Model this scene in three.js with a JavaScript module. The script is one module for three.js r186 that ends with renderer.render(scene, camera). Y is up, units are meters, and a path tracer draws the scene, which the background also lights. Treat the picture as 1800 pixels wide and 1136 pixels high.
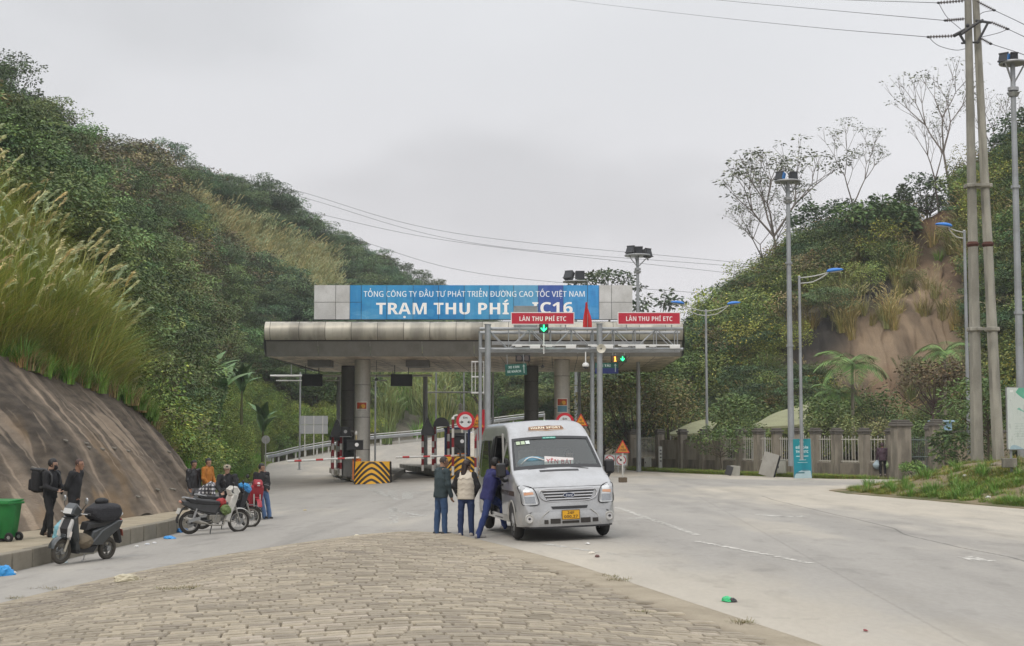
import * as THREE from 'three';
import { mergeGeometries, mergeVertices, toCreasedNormals } from 'three/addons/utils/BufferGeometryUtils.js';
import { RoundedBoxGeometry } from 'three/addons/geometries/RoundedBoxGeometry.js';

// ---------- camera, sky, sun, exposure ----------
const scene = new THREE.Scene();
const FPX = 2700, EYE = 2.1, PITCH = Math.atan(198 / FPX);
const camera = new THREE.PerspectiveCamera(2 * Math.atan(568 / FPX) * 180 / Math.PI, 1800 / 1136, 0.1, 6000);
camera.position.set(0, EYE, 0);
camera.rotation.x = PITCH;
scene.add(camera);
const renderer = new THREE.WebGLRenderer({ antialias: true });
renderer.setSize(1024, 646);
renderer.toneMapping = THREE.LinearToneMapping;
renderer.toneMappingExposure = 1.2;
renderer.shadowMap.enabled = true;

const rnd = (seed) => { let s = seed >>> 0; return () => { s = (s + 0x6d2b79f5) | 0; let t = Math.imul(s ^ (s >>> 15), 1 | s); t = (t + Math.imul(t ^ (t >>> 7), 61 | t)) ^ t; return ((t ^ (t >>> 14)) >>> 0) / 4294967296; }; };
const clamp = (x, a, b) => Math.min(b, Math.max(a, x)), lerp = (a, b, t) => a + (b - a) * t;
const smooth = (a, b, x) => { const t = clamp((x - a) / (b - a), 0, 1); return t * t * (3 - 2 * t); };
const hash3 = (x, y, z) => { let h = Math.imul(x | 0, 374761393) + Math.imul(y | 0, 668265263) + Math.imul(z | 0, 1274126177); h = Math.imul(h ^ (h >>> 13), 1274126177); return ((h ^ (h >>> 16)) >>> 0) / 4294967296; };
function vn(x, y, z = 0, per = 0) {               // value noise 0..1; per > 0 tiles in x and y
  const X = Math.floor(x), Y = Math.floor(y), Z = Math.floor(z), f = (t) => t * t * (3 - 2 * t), u = f(x - X), v = f(y - Y), w = f(z - Z);
  const pa = per[0] ?? per, pb = per[1] ?? per, m = (a, q) => q ? ((a % q) + q) % q : a, h = (i, j, k) => hash3(m(X + i, pa), m(Y + j, pb), Z + k);
  const a = lerp(lerp(h(0, 0, 0), h(1, 0, 0), u), lerp(h(0, 1, 0), h(1, 1, 0), u), v);
  if (w === 0) return a;
  return lerp(a, lerp(lerp(h(0, 0, 1), h(1, 0, 1), u), lerp(h(0, 1, 1), h(1, 1, 1), u), v), w);
}
function fbm(x, y, z = 0, oct = 4, per = 0) { let s = 0, a = 0.5, n = 0; for (let i = 0; i < oct; i++) { s += a * vn(x, y, z + i * 7, per); n += a; a *= 0.5; x *= 2; y *= 2; per = per[0] ? [per[0] * 2, per[1] * 2] : per * 2; } return s / n; }

{ // overcast sky
  const W = 1024, Hh = 512, data = new Float32Array(W * Hh * 4);
  for (let j = 0; j < Hh; j++) for (let i = 0; i < W; i++) {
    const up = ((j + 0.5) / Hh - 0.5) * Math.PI, az = ((i + 0.5) / W - 0.5) * 2 * Math.PI, y = Math.sin(up), x = Math.cos(az) * Math.cos(up), z = Math.sin(az) * Math.cos(up);
    const k = 1 / (Math.max(y, 0) + 0.16), n = fbm(x * k * 1.3 + 40, z * k * 1.3 + 40, 3, 5), n2 = fbm(x * 2.2 + 9, y * 5 + 9, z * 2.2 + 9, 4);
    let L = 0.71 * (1 + 0.95 * smooth(0.28, 1, y));
    L *= 1 - 0.13 * smooth(0.45, 0.68, n) - 0.08 * smooth(0.4, 0.7, n2) + 0.06 * smooth(0.25, 0.0, y);
    if (y < -0.02) L *= 0.6;
    const w = smooth(0.3, 0.0, y), o = (j * W + i) * 4;
    data[o] = L * lerp(0.985, 1.02, w); data[o + 1] = L * lerp(1.0, 0.99, w); data[o + 2] = L * lerp(1.035, 1.012, w); data[o + 3] = 1;
  }
  const sky = new THREE.DataTexture(data, W, Hh, THREE.RGBAFormat, THREE.FloatType);
  sky.mapping = THREE.EquirectangularReflectionMapping; sky.magFilter = THREE.LinearFilter; sky.minFilter = THREE.LinearFilter; sky.needsUpdate = true;
  scene.background = sky; scene.environment = sky;
}
const sun = new THREE.DirectionalLight(0xfff4e6, 0.9);
sun.position.set(-40, 120, 30); sun.target.position.set(0, 0, -60); sun.castShadow = true; sun.shadow.radius = 34; sun.shadow.mapSize.set(4096, 4096);
Object.assign(sun.shadow.camera, { left: -90, right: 90, top: 120, bottom: -160, near: 1, far: 400 });
scene.add(sun, sun.target);
scene.fog = new THREE.FogExp2(new THREE.Color(0.80, 0.84, 0.88), 0.0004);

// ---------- helpers ----------
const V = (x, y, z) => new THREE.Vector3(x, y, z);
const RC = Math.cos(PITCH), RS = Math.sin(PITCH);
function at(px, py, d) { const a = (px - 900) / FPX, b = (568 - py) / FPX, k = d / (RC - b * RS); return V(a * k, EYE + (b * RC + RS) * k, -d); }
function toPx(x, y, z) { const Y = y - EYE, dep = -z * RC + Y * RS, up = Y * RC + z * RS; return [900 + FPX * x / dep, 568 - FPX * up / dep]; }
const used = new Map();
function numbered(n) { const c = used.get(n) ?? 0; used.set(n, c + 1); return c ? n + '_' + String(c).padStart(3, '0') : n; }
function tag(o, label, category, group, kind) { if (label) o.userData.label = label; if (category) o.userData.category = category; if (group) o.userData.group = group; if (kind) o.userData.kind = kind; return o; }
function thing(name, label, category, pos = [0, 0, 0], ry = 0, group) { const o = new THREE.Group(); o.name = numbered(name); o.position.set(...(pos.isVector3 ? pos.toArray() : pos)); o.rotation.y = ry; scene.add(o); return tag(o, label, category, group); }
const ATT = ['position', 'normal', 'uv'];
function norm(g) { if (g.index) g = g.toNonIndexed(); if (!g.attributes.normal) g.computeVertexNormals(); if (!g.attributes.uv) g.setAttribute('uv', new THREE.BufferAttribute(new Float32Array(g.attributes.position.count * 2), 2)); for (const k of Object.keys(g.attributes)) if (!ATT.includes(k) && k !== 'color') g.deleteAttribute(k); return g; }
function merge(gs) { gs = [gs].flat(9).filter(Boolean); if (gs.length === 1) return gs[0]; gs = gs.map(norm); const anyC = gs.some((g) => g.attributes.color); if (anyC) gs.forEach((g) => { if (!g.attributes.color) g.setAttribute('color', new THREE.BufferAttribute(new Float32Array(g.attributes.position.count * 3).fill(1), 3)); }); return mergeGeometries(gs); }
function uvTri(g, s = 1) {                       // uv in metres from the dominant axis of each face
  if (g.index) g = g.toNonIndexed();
  const p = g.attributes.position, uv = new Float32Array(p.count * 2), a = V(), b = V(), c = V(), n = V();
  for (let i = 0; i < p.count; i += 3) {
    a.fromBufferAttribute(p, i); b.fromBufferAttribute(p, i + 1); c.fromBufferAttribute(p, i + 2);
    n.subVectors(b, a).cross(c.clone().sub(a)); const ax = Math.abs(n.x), ay = Math.abs(n.y), az = Math.abs(n.z);
    [a, b, c].forEach((q, k) => { const [u, v] = ay > ax && ay > az ? [q.x, q.z] : ax > az ? [q.z, q.y] : [q.x, q.y]; uv[(i + k) * 2] = u * s; uv[(i + k) * 2 + 1] = v * s; });
  }
  g.setAttribute('uv', new THREE.BufferAttribute(uv, 2)); return g;
}
function part(name, gs, mat, parent, label) {
  let g = merge(gs); if (mat.userData.tri) g = uvTri(g, mat.userData.tri);
  const m = new THREE.Mesh(g, mat); m.name = name; m.castShadow = m.receiveShadow = true; if (label) m.userData.label = label; parent.add(m); return m;
}
function whole(name, gs, mat, label, category, group, kind) { return tag(part(numbered(name), gs, mat, scene), label, category, group, kind); }
function struct(name, gs, mat) { return tag(part(numbered(name), gs, mat, scene), null, null, null, 'structure'); }
function share(mesh, parent, name, x, y, z, rx = 0, ry = 0, rz = 0) { const m = new THREE.Mesh(mesh.geometry, mesh.material); m.name = name ?? mesh.name; m.position.set(x, y, z); m.rotation.set(rx, ry, rz); m.castShadow = m.receiveShadow = true; parent.add(m); return m; }
// geometry
function bx(w, h, d, x = 0, y = 0, z = 0, ry = 0, rx = 0, rz = 0, bev = 0) { const g = bev ? new RoundedBoxGeometry(w, h, d, 1, bev) : new THREE.BoxGeometry(w, h, d); if (rx || ry || rz) g.applyMatrix4(new THREE.Matrix4().makeRotationFromEuler(new THREE.Euler(rx, ry, rz, 'YXZ'))); return g.translate(x, y, z); }
const up0 = V(0, 1, 0);
function cy(p, q, r0, r1 = r0, n = 10, open = false) { p = p.isVector3 ? p : V(...p); q = q.isVector3 ? q : V(...q); const d = q.clone().sub(p), L = d.length(); const g = new THREE.CylinderGeometry(r1, r0, L, n, 1, open); g.applyQuaternion(new THREE.Quaternion().setFromUnitVectors(up0, d.divideScalar(L))); return g.translate((p.x + q.x) / 2, (p.y + q.y) / 2, (p.z + q.z) / 2); }
function tb(pts, r, n = 6, seg = 0, closed = false) { const P = pts.map((p) => p.isVector3 ? p : V(...p)); return new THREE.TubeGeometry(new THREE.CatmullRomCurve3(P, closed, 'catmullrom', 0.5), seg || Math.max(2, (P.length - 1) * 4), r, n, closed); }
function sp(rx, ry, rz, x = 0, y = 0, z = 0, n = 12) { return new THREE.SphereGeometry(1, n, Math.max(4, n * 0.7 | 0)).scale(rx, ry, rz).translate(x, y, z); }
function la(pts, n = 14) { return new THREE.LatheGeometry(pts.map((p) => new THREE.Vector2(...p)), n); }
function shp(pts) { const s = new THREE.Shape(); pts.forEach((p, i) => i ? s.lineTo(...p) : s.moveTo(...p)); return s; }
function ex(pts, depth, bev = 0) { const g = new THREE.ExtrudeGeometry(Array.isArray(pts) ? shp(pts) : pts, { depth, bevelEnabled: bev > 0, bevelSize: bev, bevelThickness: bev, bevelSegments: 1, curveSegments: 10 }); return g; }
function mv(g, x = 0, y = 0, z = 0, ry = 0, rx = 0, rz = 0) { if (rx || ry || rz) g.applyMatrix4(new THREE.Matrix4().makeRotationFromEuler(new THREE.Euler(rx, ry, rz, 'YXZ'))); return g.translate(x, y, z); }
function spline(pts) { const P = pts.map((p) => V(p[0], p[1], p[2] ?? 0)); return (t) => { const n = P.length - 1, x = clamp(t, 0, 1) * n, i = Math.min(n - 1, Math.floor(x)), f = x - i, a = P[Math.max(0, i - 1)], b = P[i], c = P[i + 1], d = P[Math.min(n, i + 2)]; const o = V(); for (const k of ['x', 'y', 'z']) { const m0 = (c[k] - a[k]) / 2, m1 = (d[k] - b[k]) / 2, h = f * f, q = h * f; o[k] = (2 * q - 3 * h + 1) * b[k] + (q - 2 * h + f) * m0 + (-2 * q + 3 * h) * c[k] + (q - h) * m1; } return o; }; }
function lin(tab, x) { if (x <= tab[0][0]) return tab[0][1]; for (let i = 1; i < tab.length; i++) if (x <= tab[i][0]) return lerp(tab[i - 1][1], tab[i][1], (x - tab[i - 1][0]) / (tab[i][0] - tab[i - 1][0])); return tab[tab.length - 1][1]; }
// grid surface f(u, v) -> [x, y, z], optional colour c(u, v, p) -> [r, g, b], uv in f's 4th/5th entry
function grid(nu, nv, f, c, keep) {
  const pos = [], uv = [], col = [], idx = [];
  for (let j = 0; j <= nv; j++) for (let i = 0; i <= nu; i++) { const p = f(i / nu, j / nv); pos.push(p[0], p[1], p[2]); uv.push(p[3] ?? p[0], p[4] ?? p[2]); if (c) col.push(...c(i / nu, j / nv, p)); }
  for (let j = 0; j < nv; j++) for (let i = 0; i < nu; i++) { if (keep && !keep(i, j)) continue; const a = j * (nu + 1) + i, b = a + 1, d = a + nu + 1, e = d + 1; idx.push(a, b, d, b, e, d); }
  const g = new THREE.BufferGeometry(); g.setAttribute('position', new THREE.Float32BufferAttribute(pos, 3)); g.setAttribute('uv', new THREE.Float32BufferAttribute(uv, 2)); if (c) g.setAttribute('color', new THREE.Float32BufferAttribute(col, 3)); g.setIndex(idx); g.computeVertexNormals(); return g;
}
class Raw { constructor() { this.p = []; this.c = []; this.col = [1, 1, 1]; } tri(a, b, c) { for (const q of [a, b, c]) { this.p.push(q[0], q[1], q[2]); this.c.push(...this.col); } } quad(a, b, c, d) { this.tri(a, b, c); this.tri(a, c, d); }
  geo() { const g = new THREE.BufferGeometry(); g.setAttribute('position', new THREE.Float32BufferAttribute(this.p, 3)); g.setAttribute('color', new THREE.Float32BufferAttribute(this.c, 3)); g.computeVertexNormals(); g.setAttribute('uv', new THREE.BufferAttribute(new Float32Array(this.p.length / 3 * 2), 2)); return g; } }
function paint(g, r, gg, b) { g = norm(g); const n = g.attributes.position.count, a = new Float32Array(n * 3); for (let i = 0; i < n; i++) { a[i * 3] = r; a[i * 3 + 1] = gg; a[i * 3 + 2] = b; } g.setAttribute('color', new THREE.BufferAttribute(a, 3)); return g; }
// textures
function dataTex(w, h, f, srgb = false, rep = true) {
  const d = new Uint8Array(w * h * 4);
  for (let j = 0; j < h; j++) for (let i = 0; i < w; i++) { const c = f((i + 0.5) / w, (j + 0.5) / h), o = (j * w + i) * 4; for (let k = 0; k < 3; k++) { const x = Array.isArray(c) ? c[k] : c; d[o + k] = clamp((srgb ? (x <= 0.0031308 ? x * 12.92 : 1.055 * Math.pow(x, 1 / 2.4) - 0.055) : x) * 255, 0, 255); } d[o + 3] = 255; }
  const t = new THREE.DataTexture(d, w, h); t.magFilter = THREE.LinearFilter; t.minFilter = THREE.LinearMipmapLinearFilter; if (rep) t.wrapS = t.wrapT = THREE.RepeatWrapping; if (srgb) t.colorSpace = THREE.SRGBColorSpace; t.needsUpdate = true; return t;
}
function canvasTex(w, h, draw) { const c = document.createElement('canvas'); c.width = w; c.height = h; const x = c.getContext('2d'); draw(x, w, h); const t = new THREE.CanvasTexture(c); t.colorSpace = THREE.SRGBColorSpace; t.anisotropy = 8; return t; }
const T = {};
T.grain = dataTex(512, 512, (u, v) => 0.25 * fbm(u * 8, v * 8, 1, 4, 8) + 0.75 * vn(u * 170, v * 170, 2, 170));
T.dirt = dataTex(512, 512, (u, v) => { const a = fbm(u * 6, v * 6, 5, 5, 6), b = vn(u * 128, v * 128, 8, 128); const k = 0.7 + 0.36 * a + 0.12 * (b - 0.5); return [k, k * (0.985 + 0.015 * a), k * (0.95 + 0.05 * a)]; });
T.streak = dataTex(512, 512, (u, v) => { const a = fbm(u * 10, v * 2, 5, 5, [10, 2]), b = fbm(u * 5, v * 5, 9, 4, 5), c = vn(u * 200, v * 200, 3, 200); const k = 0.55 + 0.32 * smooth(0.3, 0.65, a) + 0.3 * (b - 0.4) + 0.08 * c; return [k, k * 0.98, k * 0.93]; });
T.leafy = dataTex(256, 256, (u, v) => fbm(u * 16, v * 16, 3, 4, 16));
function mat(c, rough = 0.8, o = {}) { const { tri, ...r } = o; const m = new (r.clearcoat || r.transmission ? THREE.MeshPhysicalMaterial : THREE.MeshStandardMaterial)({ roughness: rough, side: THREE.DoubleSide, ...r }); if (Array.isArray(c)) m.color.setRGB(...c); else m.color.set(c); if (tri) m.userData.tri = tri; return m; }
const rep = (t, s, s2 = s) => { const c = t.clone(); c.repeat.set(s, s2); c.needsUpdate = true; return c; };
const M = {
  steel: mat([0.42, 0.43, 0.44], 0.45, { metalness: 0.55, map: rep(T.dirt, 0.6), tri: 1 }),
  galv: mat([0.40, 0.42, 0.44], 0.5, { metalness: 0.45, map: rep(T.dirt, 0.5), tri: 1 }),
  white: mat([0.72, 0.72, 0.70], 0.55), offwhite: mat([0.6, 0.6, 0.57], 0.7, { map: rep(T.dirt, 0.7), tri: 1 }),
  black: mat([0.015, 0.015, 0.016], 0.5), rubber: mat([0.022, 0.021, 0.02], 0.85), dark: mat([0.05, 0.05, 0.052], 0.6),
  red: mat([0.5, 0.03, 0.035], 0.5), orange: mat([0.75, 0.2, 0.03], 0.55), yellow: mat([0.75, 0.45, 0.02], 0.6), blue: mat([0.02, 0.19, 0.62], 0.4),
  concrete: mat([0.34, 0.325, 0.29], 0.92, { map: rep(T.streak, 0.5), bumpMap: rep(T.grain, 2), bumpScale: 0.006, tri: 1 }),
  chrome: mat([0.75, 0.75, 0.76], 0.2, { metalness: 1 }), glassDark: mat([0.02, 0.022, 0.025], 0.08),
  bark: mat([0.12, 0.095, 0.07], 0.95), leaf: mat([1, 1, 1], 0.75, { vertexColors: true }),
};
// ---------- terrain heights ----------
const RAMP = [[-22, 0], [-19.3, 0.65], [-13.5, 1.65], [-8.3, 2.0], [-1.5, 2.8], [8, 3.6], [30, 4]];
function gY(x, z) {
  const d = -z, xc = clamp(x, -11, 2), soft = xc > 0 ? xc - xc * xc / 8 : xc;
  let y = 0.05 * soft;
  if (d > 100) y += lin(RAMP, x) * smooth(103, 141, d);
  if (x > 12 && d > 70) y += 0.5 * smooth(74, 95, d) * smooth(12, 18, x);
  return y;
}
function gnd(px, py, f = gY) { let lo = 3, hi = 400; for (let i = 0; i < 60; i++) { const m = (lo + hi) / 2, p = at(px, py, m); if (p.y > f(p.x, p.z)) lo = m; else hi = m; } const p = at(px, py, (lo + hi) / 2); return p; }
const XL = [[-20, -10.8], [10, -10.6], [28.5, -9.5], [40, -8.75], [47, -9.3], [52, -10.4], [58, -12.2], [75, -14.2], [91, -15.3], [110, -18], [125, -20], [140, -21.8]];
const XR = [[-20, 20], [30, 16.5], [38, 16], [43.5, 14.5], [49, 13.4], [56, 12], [59, 12.6], [62, 16], [64, 22], [70, 21], [72.5, 15.2], [78, 12.2], [84, 9.2], [90, 7.2], [100, 7], [112, 0], [140, 0]];
const bankX = [[30, 17.5], [38, 16], [43.5, 14.5], [49, 13.4], [54, 12.2], [57, 12.2], [60, 14.5], [62.5, 19], [66, 30]];
function bankY(x, z) { const d = -z, e = x - lin(bankX, d), h = lin([[36, 1.7], [48, 1.5], [56, 0.95], [62, 0.75]], d); return gY(x, z) + h * smooth(0, 5.5, e) * (0.85 + 0.3 * vn(x * 0.7, d * 0.7)) + (e > 0 ? 0.10 * (vn(x * 2.3, d * 2.3, 4) - 0.3) : 0); }

{ // the ground: one sheet to the horizon
  const xs = [-2600, -1200, -500, -220, -120], zs = [-200, -60];
  for (let x = -80; x <= 80; x += 2) xs.push(x); xs.push(120, 220, 500, 1200, 2600);
  for (let d = 0; d <= 175; d += 2.5) zs.push(d); zs.push(200, 240, 300, 400, 700, 1400, 3000);
  const g = grid(xs.length - 1, zs.length - 1, (u, v) => { const x = xs[Math.round(u * (xs.length - 1))], d = zs[Math.round(v * (zs.length - 1))]; return [x, gY(clamp(x, -60, 60), -d) - 0.09, -d]; });
  struct('ground', g, mat([0.16, 0.14, 0.095], 1, { map: rep(T.dirt, 0.2), bumpMap: rep(T.grain, 0.5), bumpScale: 0.03 }));
}
{ // concrete and asphalt road
  const D0 = -18, D1 = 146, X0 = -24, X1 = 26, W = 2048, Hh = 2048;
  const seams = [];
  const tex = dataTex(W, Hh, (u, v) => {
    const x = X0 + u * (X1 - X0), d = D0 + v * (D1 - D0), n = fbm(x * 0.35, d * 0.12, 2, 5), n2 = fbm(x * 1.6, d * 0.5, 8, 4), s = vn(x * 26, d * 11, 4);
    let k = 0.40 + 0.09 * (n - 0.5) + 0.06 * (n2 - 0.5) + 0.045 * (s - 0.5);
    k *= 0.80; let r = k * 1.02, g = k * 0.965, b = k * 0.87;                         // grey worn asphalt
    const edge = lin(XR, d) - x, right = clamp(smooth(9.5, 2.5, edge - 2.2 * (n2 - 0.5) * 2) * smooth(16, 24, d) + 0.25 * smooth(60, 90, d), 0, 1);
    const isl = smooth(3.2, 0.4, x - lin([[0, 5.6], [15.1, 2.95], [28.9, 0.0], [36, -2.6]], d) + 2 * (n2 - 0.5)) * smooth(33, 27, d) * (x > -2 ? 1 : 0);
    const dust = clamp(Math.max(right * 0.95, isl * 0.8) + 0.5 * smooth(0.55, 0.75, n), 0, 1), kd = 0.43 + 0.10 * (n2 - 0.5) + 0.04 * (s - 0.5);
    r = lerp(r, kd * 1.05, dust); g = lerp(g, kd * 0.955, dust); b = lerp(b, kd * 0.79, dust);
    const tr = Math.abs(x - 5.2 - 0.01 * d - 0.8 * vn(d * 0.06, 3)), tr2 = Math.abs(x - 9.5 + 0.02 * d - 0.9 * vn(d * 0.05, 9)), track = 0.07 * (smooth(0.35, 0.05, Math.abs(tr - 0.85)) + smooth(0.35, 0.05, Math.abs(tr2 - 0.85)) + smooth(0.3, 0.05, Math.abs(Math.abs(x + 4.2 - 0.05 * (d - 30)) - 0.8))) * fbm(x, d * 0.3, 7, 3) * 2;
    const path = track + 0.16 * smooth(0.62, 0.72, fbm(x * 2.1, d * 0.9, 31, 3)) * fbm(x * 9, d * 3, 6, 2) + smooth(0.8, 0, Math.abs(x - 7 - 0.02 * d)) * 0.04 + smooth(0.9, 0, Math.abs(x + 6.8 - 0.03 * (d - 40))) * 0.05 * smooth(30, 44, d);
    const dk = 1 - path - 0.12 * smooth(0.66, 0.78, fbm(x * 0.8 + 5, d * 0.16, 20, 4)) * smooth(60, 40, d);
    const crackA = Math.abs(x - 8.2 - 0.012 * (d - 30) - 0.35 * (vn(d * 0.35, 7) - 0.5)) < 0.025 && d < 52, slab = (Math.abs((d + 0.25 * x) % 9) < 0.05 && vn(x * 0.6, d, 5) > 0.3) || Math.abs(x - 4.9 - 0.05 * (d - 25)) < 0.02;
    const c = crackA ? 0.5 : slab ? 0.86 : 1;
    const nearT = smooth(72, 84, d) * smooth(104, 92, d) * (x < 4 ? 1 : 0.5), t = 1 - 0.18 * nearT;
    const mud = smooth(0.9, 0.1, edge + 0.8 * (n2 - 0.5)) * smooth(85, 60, d);
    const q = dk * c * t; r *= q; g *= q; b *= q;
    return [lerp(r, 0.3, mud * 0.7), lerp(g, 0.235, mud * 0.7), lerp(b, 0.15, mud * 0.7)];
  }, true, false);
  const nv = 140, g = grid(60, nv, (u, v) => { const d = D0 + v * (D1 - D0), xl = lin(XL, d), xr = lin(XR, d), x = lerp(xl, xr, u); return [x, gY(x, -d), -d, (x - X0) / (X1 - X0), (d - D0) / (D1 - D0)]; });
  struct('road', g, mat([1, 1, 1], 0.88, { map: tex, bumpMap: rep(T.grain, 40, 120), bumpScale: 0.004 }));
}
{ // lane markings, worn
  const worn = dataTex(256, 256, (u, v) => 0.85 * smooth(0.38, 0.58, fbm(u * 10, v * 10, 6, 4, 10)));
  const paintM = mat([0.62, 0.60, 0.55], 0.8, { alphaMap: rep(worn, 1.1), transparent: true, tri: 1 });
  const faint = mat([0.56, 0.55, 0.51], 0.85, { alphaMap: rep(dataTex(256, 256, (u, v) => smooth(0.42, 0.6, fbm(u * 10, v * 10, 16, 4, 10)) * 0.8), 0.8), transparent: true, tri: 1 });
  const strip = (pts, w) => { const P = pts.map((p) => gnd(p[0], p[1])), out = []; for (let i = 0; i < P.length - 1; i++) { const a = P[i], b = P[i + 1], n = V(b.z - a.z, 0, a.x - b.x).normalize().multiplyScalar(w / 2), r = 12; out.push(grid(1, r, (u, v) => { const x = lerp(a.x, b.x, v) + n.x * (u * 2 - 1), z = lerp(a.z, b.z, v) + n.z * (u * 2 - 1); return [x, gY(x, z) + 0.006, z]; })); } return out; };
  struct('lane_marking', [strip([[1083, 892], [1225, 941]], 0.16), strip([[1224, 952], [1330, 972], [1425, 991]], 0.15)], paintM);
  struct('lane_marking', [strip([[1100, 912], [1140, 911]], 0.3), strip([[1336, 905], [1372, 909], [1416, 908]], 0.35), strip([[1698, 979], [1722, 986], [1750, 987]], 0.3)], paintM);
  struct('lane_marking', [strip([[690, 893], [692, 921]], 0.25), strip([[690, 893], [704, 901], [748, 908]], 0.22), strip([[692, 910], [748, 908]], 0.25)], faint);
  struct('lane_marking', [strip([[640, 858], [742, 868]], 0.18), strip([[640, 858], [700, 879]], 0.2), strip([[662, 862], [668, 868]], 0.4), strip([[690, 864], [690, 874]], 0.4), strip([[716, 866], [716, 878]], 0.4), strip([[576, 867], [600, 868]], 0.4)], faint);
  struct('lane_marking', [strip([[960, 957], [1010, 965], [1085, 976]], 0.14)], faint);
}
// ---------- kerb, sidewalk, concreted slope ----------
const kerbP = (d) => [lin(XL, d), gY(lin(XL, d), -d), -d];
const TOE = spline([[-14.5, -0.25, 22], [-13.2, -0.22, 28], [-11.6, -0.2, 36.4], [-10.7, -0.18, 41], [-9.95, -0.17, 45.3], [-9.7, -0.2, 48.5], [-10.3, -0.35, 52], [-11.4, -0.5, 55]]);
const TOP = spline([[-19.5, 5.2, 24], [-18, 5.0, 30], [-16.2, 4.75, 38], [-14.6, 4.4, 43], [-13.8, 4.0, 46], [-12.7, 3.45, 49], [-12.3, 2.6, 52], [-12.2, 0.7, 55]]);
{
  const pave = thing('sidewalk', null, null); tag(pave, null, null, null, 'structure'); pave.name = 'sidewalk';
  const top = grid(10, 60, (u, v) => { const d = 14 + v * 37, k = lin(XL, d) - 0.22, t = TOE(clamp((d - 22) / 33, 0, 1)), xt = d < 28 ? -14 : Math.min(t.x, k - 0.2) - 0.9, x = lerp(k, xt, u); return [x, gY(x, -d) + 0.34 + 0.04 * u + 0.02 * vn(x * 2, d * 2), -d]; });
  part('pavement_slab', top, mat([0.43, 0.37, 0.27], 0.95, { map: rep(T.dirt, 0.35), bumpMap: rep(T.grain, 1.2), bumpScale: 0.012 }), pave);
  const R = rnd(3), km = [0, 1, 2].map((i) => mat([0.30 + 0.03 * i, 0.275 + 0.025 * i, 0.22 + 0.02 * i], 0.95, { map: rep(T.dirt, 0.5), bumpMap: rep(T.grain, 1.6), bumpScale: 0.012, tri: 1 }));
  for (let d = 14; d < 46.5; d += 1.02) { const a = kerbP(d), b = kerbP(d + 1), ang = Math.atan2(b[0] - a[0], -(b[2] - a[2])); part('kerb_stone', bx(0.24, 0.62, 0.99 - R() * 0.03, 0, 0, 0, 0, 0, 0, 0.03), km[R() * 3 | 0], pave).position.set((a[0] + b[0]) / 2 - 0.1 - R() * 0.015, (a[1] + b[1]) / 2 + 0.05 + R() * 0.012, (a[2] + b[2]) / 2); pave.children[pave.children.length - 1].rotation.y = -ang; }
}
function slopeP(u, v) { const a = TOE(u), b = TOP(u), d = lerp(a.z, b.z, v); let y = lerp(a.y, b.y, v), x = lerp(a.x, b.x, v - 0.13 * Math.sin(v * Math.PI) * (1 - u)); const n = fbm(u * 26, v * 1.6, 2, 4) - 0.5, m = fbm(u * 60, v * 30, 5, 3) - 0.5; x += n * 0.5 * Math.sin(Math.PI * clamp(v * 1.1, 0, 1)) + m * 0.07; y += n * 0.3 + m * 0.05; return [x, y, -d]; }
{ // shotcrete with run-off streaks
  const W = 1024, Hh = 512;
  const tex = dataTex(W, Hh, (u, v) => {
    const w = u + 0.012 * (vn(u * 8, v * 4, 3) - 0.5), a = fbm(w * 64, v * 1.3, 4, 4), b = fbm(w * 20, v * 1.0, 14, 4), c = fbm(u * 90, v * 40, 9, 3), e = fbm(u * 9, v * 3.2, 19, 3);
    const k = 0.03 + 0.09 * smooth(0.3, 0.75, a) * smooth(0.2, 0.7, b) + 0.11 * (b - 0.38) * (1 - 0.4 * v) + 0.09 * (c - 0.45) + 0.05 * smooth(0.5, 0, v);
    const pale = smooth(0.62, 0.72, fbm(w * 90, v * 1.7, 33, 3)) * 0.12 * smooth(1, 0.7, v), rust = smooth(0.58, 0.68, fbm(u * 22, v * 2.6, 44, 4)) * smooth(0.62, 0.4, v) * smooth(0.62, 0.4, u) ;
    const q = 0.012 + Math.max(0.03, k + pale + 0.03 * e) * 1.05;
    return [lerp(q * 1.2, 0.3, rust * 0.5), lerp(q * 0.95, 0.19, rust * 0.5), lerp(q * 0.7, 0.085, rust * 0.5)];
  }, true, false);
  const g = grid(220, 70, (u, v) => [...slopeP(u, v), u, v]);
  const o = struct('concrete_slope', g, mat([1, 1, 1], 0.95, { map: tex, bumpMap: rep(T.grain, 14, 3), bumpScale: 0.03 }));
  const R = rnd(8), nub = [];                                       // drain stubs
  for (const [px, py] of [[112, 775], [150, 785], [180, 787], [200, 790], [222, 792], [297, 796], [300, 802], [242, 873], [275, 862], [300, 861], [308, 862], [58, 822], [155, 788]]) {
    let best = null, bd = 1e9; for (let i = 0; i <= 90; i++) for (let j = 0; j <= 40; j++) { const p = slopeP(i / 90, j / 40), q = toPx(...p), e = (q[0] - px) ** 2 + (q[1] - py) ** 2; if (e < bd) { bd = e; best = p; } }
    const pipe = part('drain_pipe', cy([0, 0, 0], [0.13, -0.03, 0.04], 0.035, 0.032, 8), M.concrete, o); pipe.position.set(best[0] - 0.04, best[1] + 0.03, best[2]);
  }
}
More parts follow.
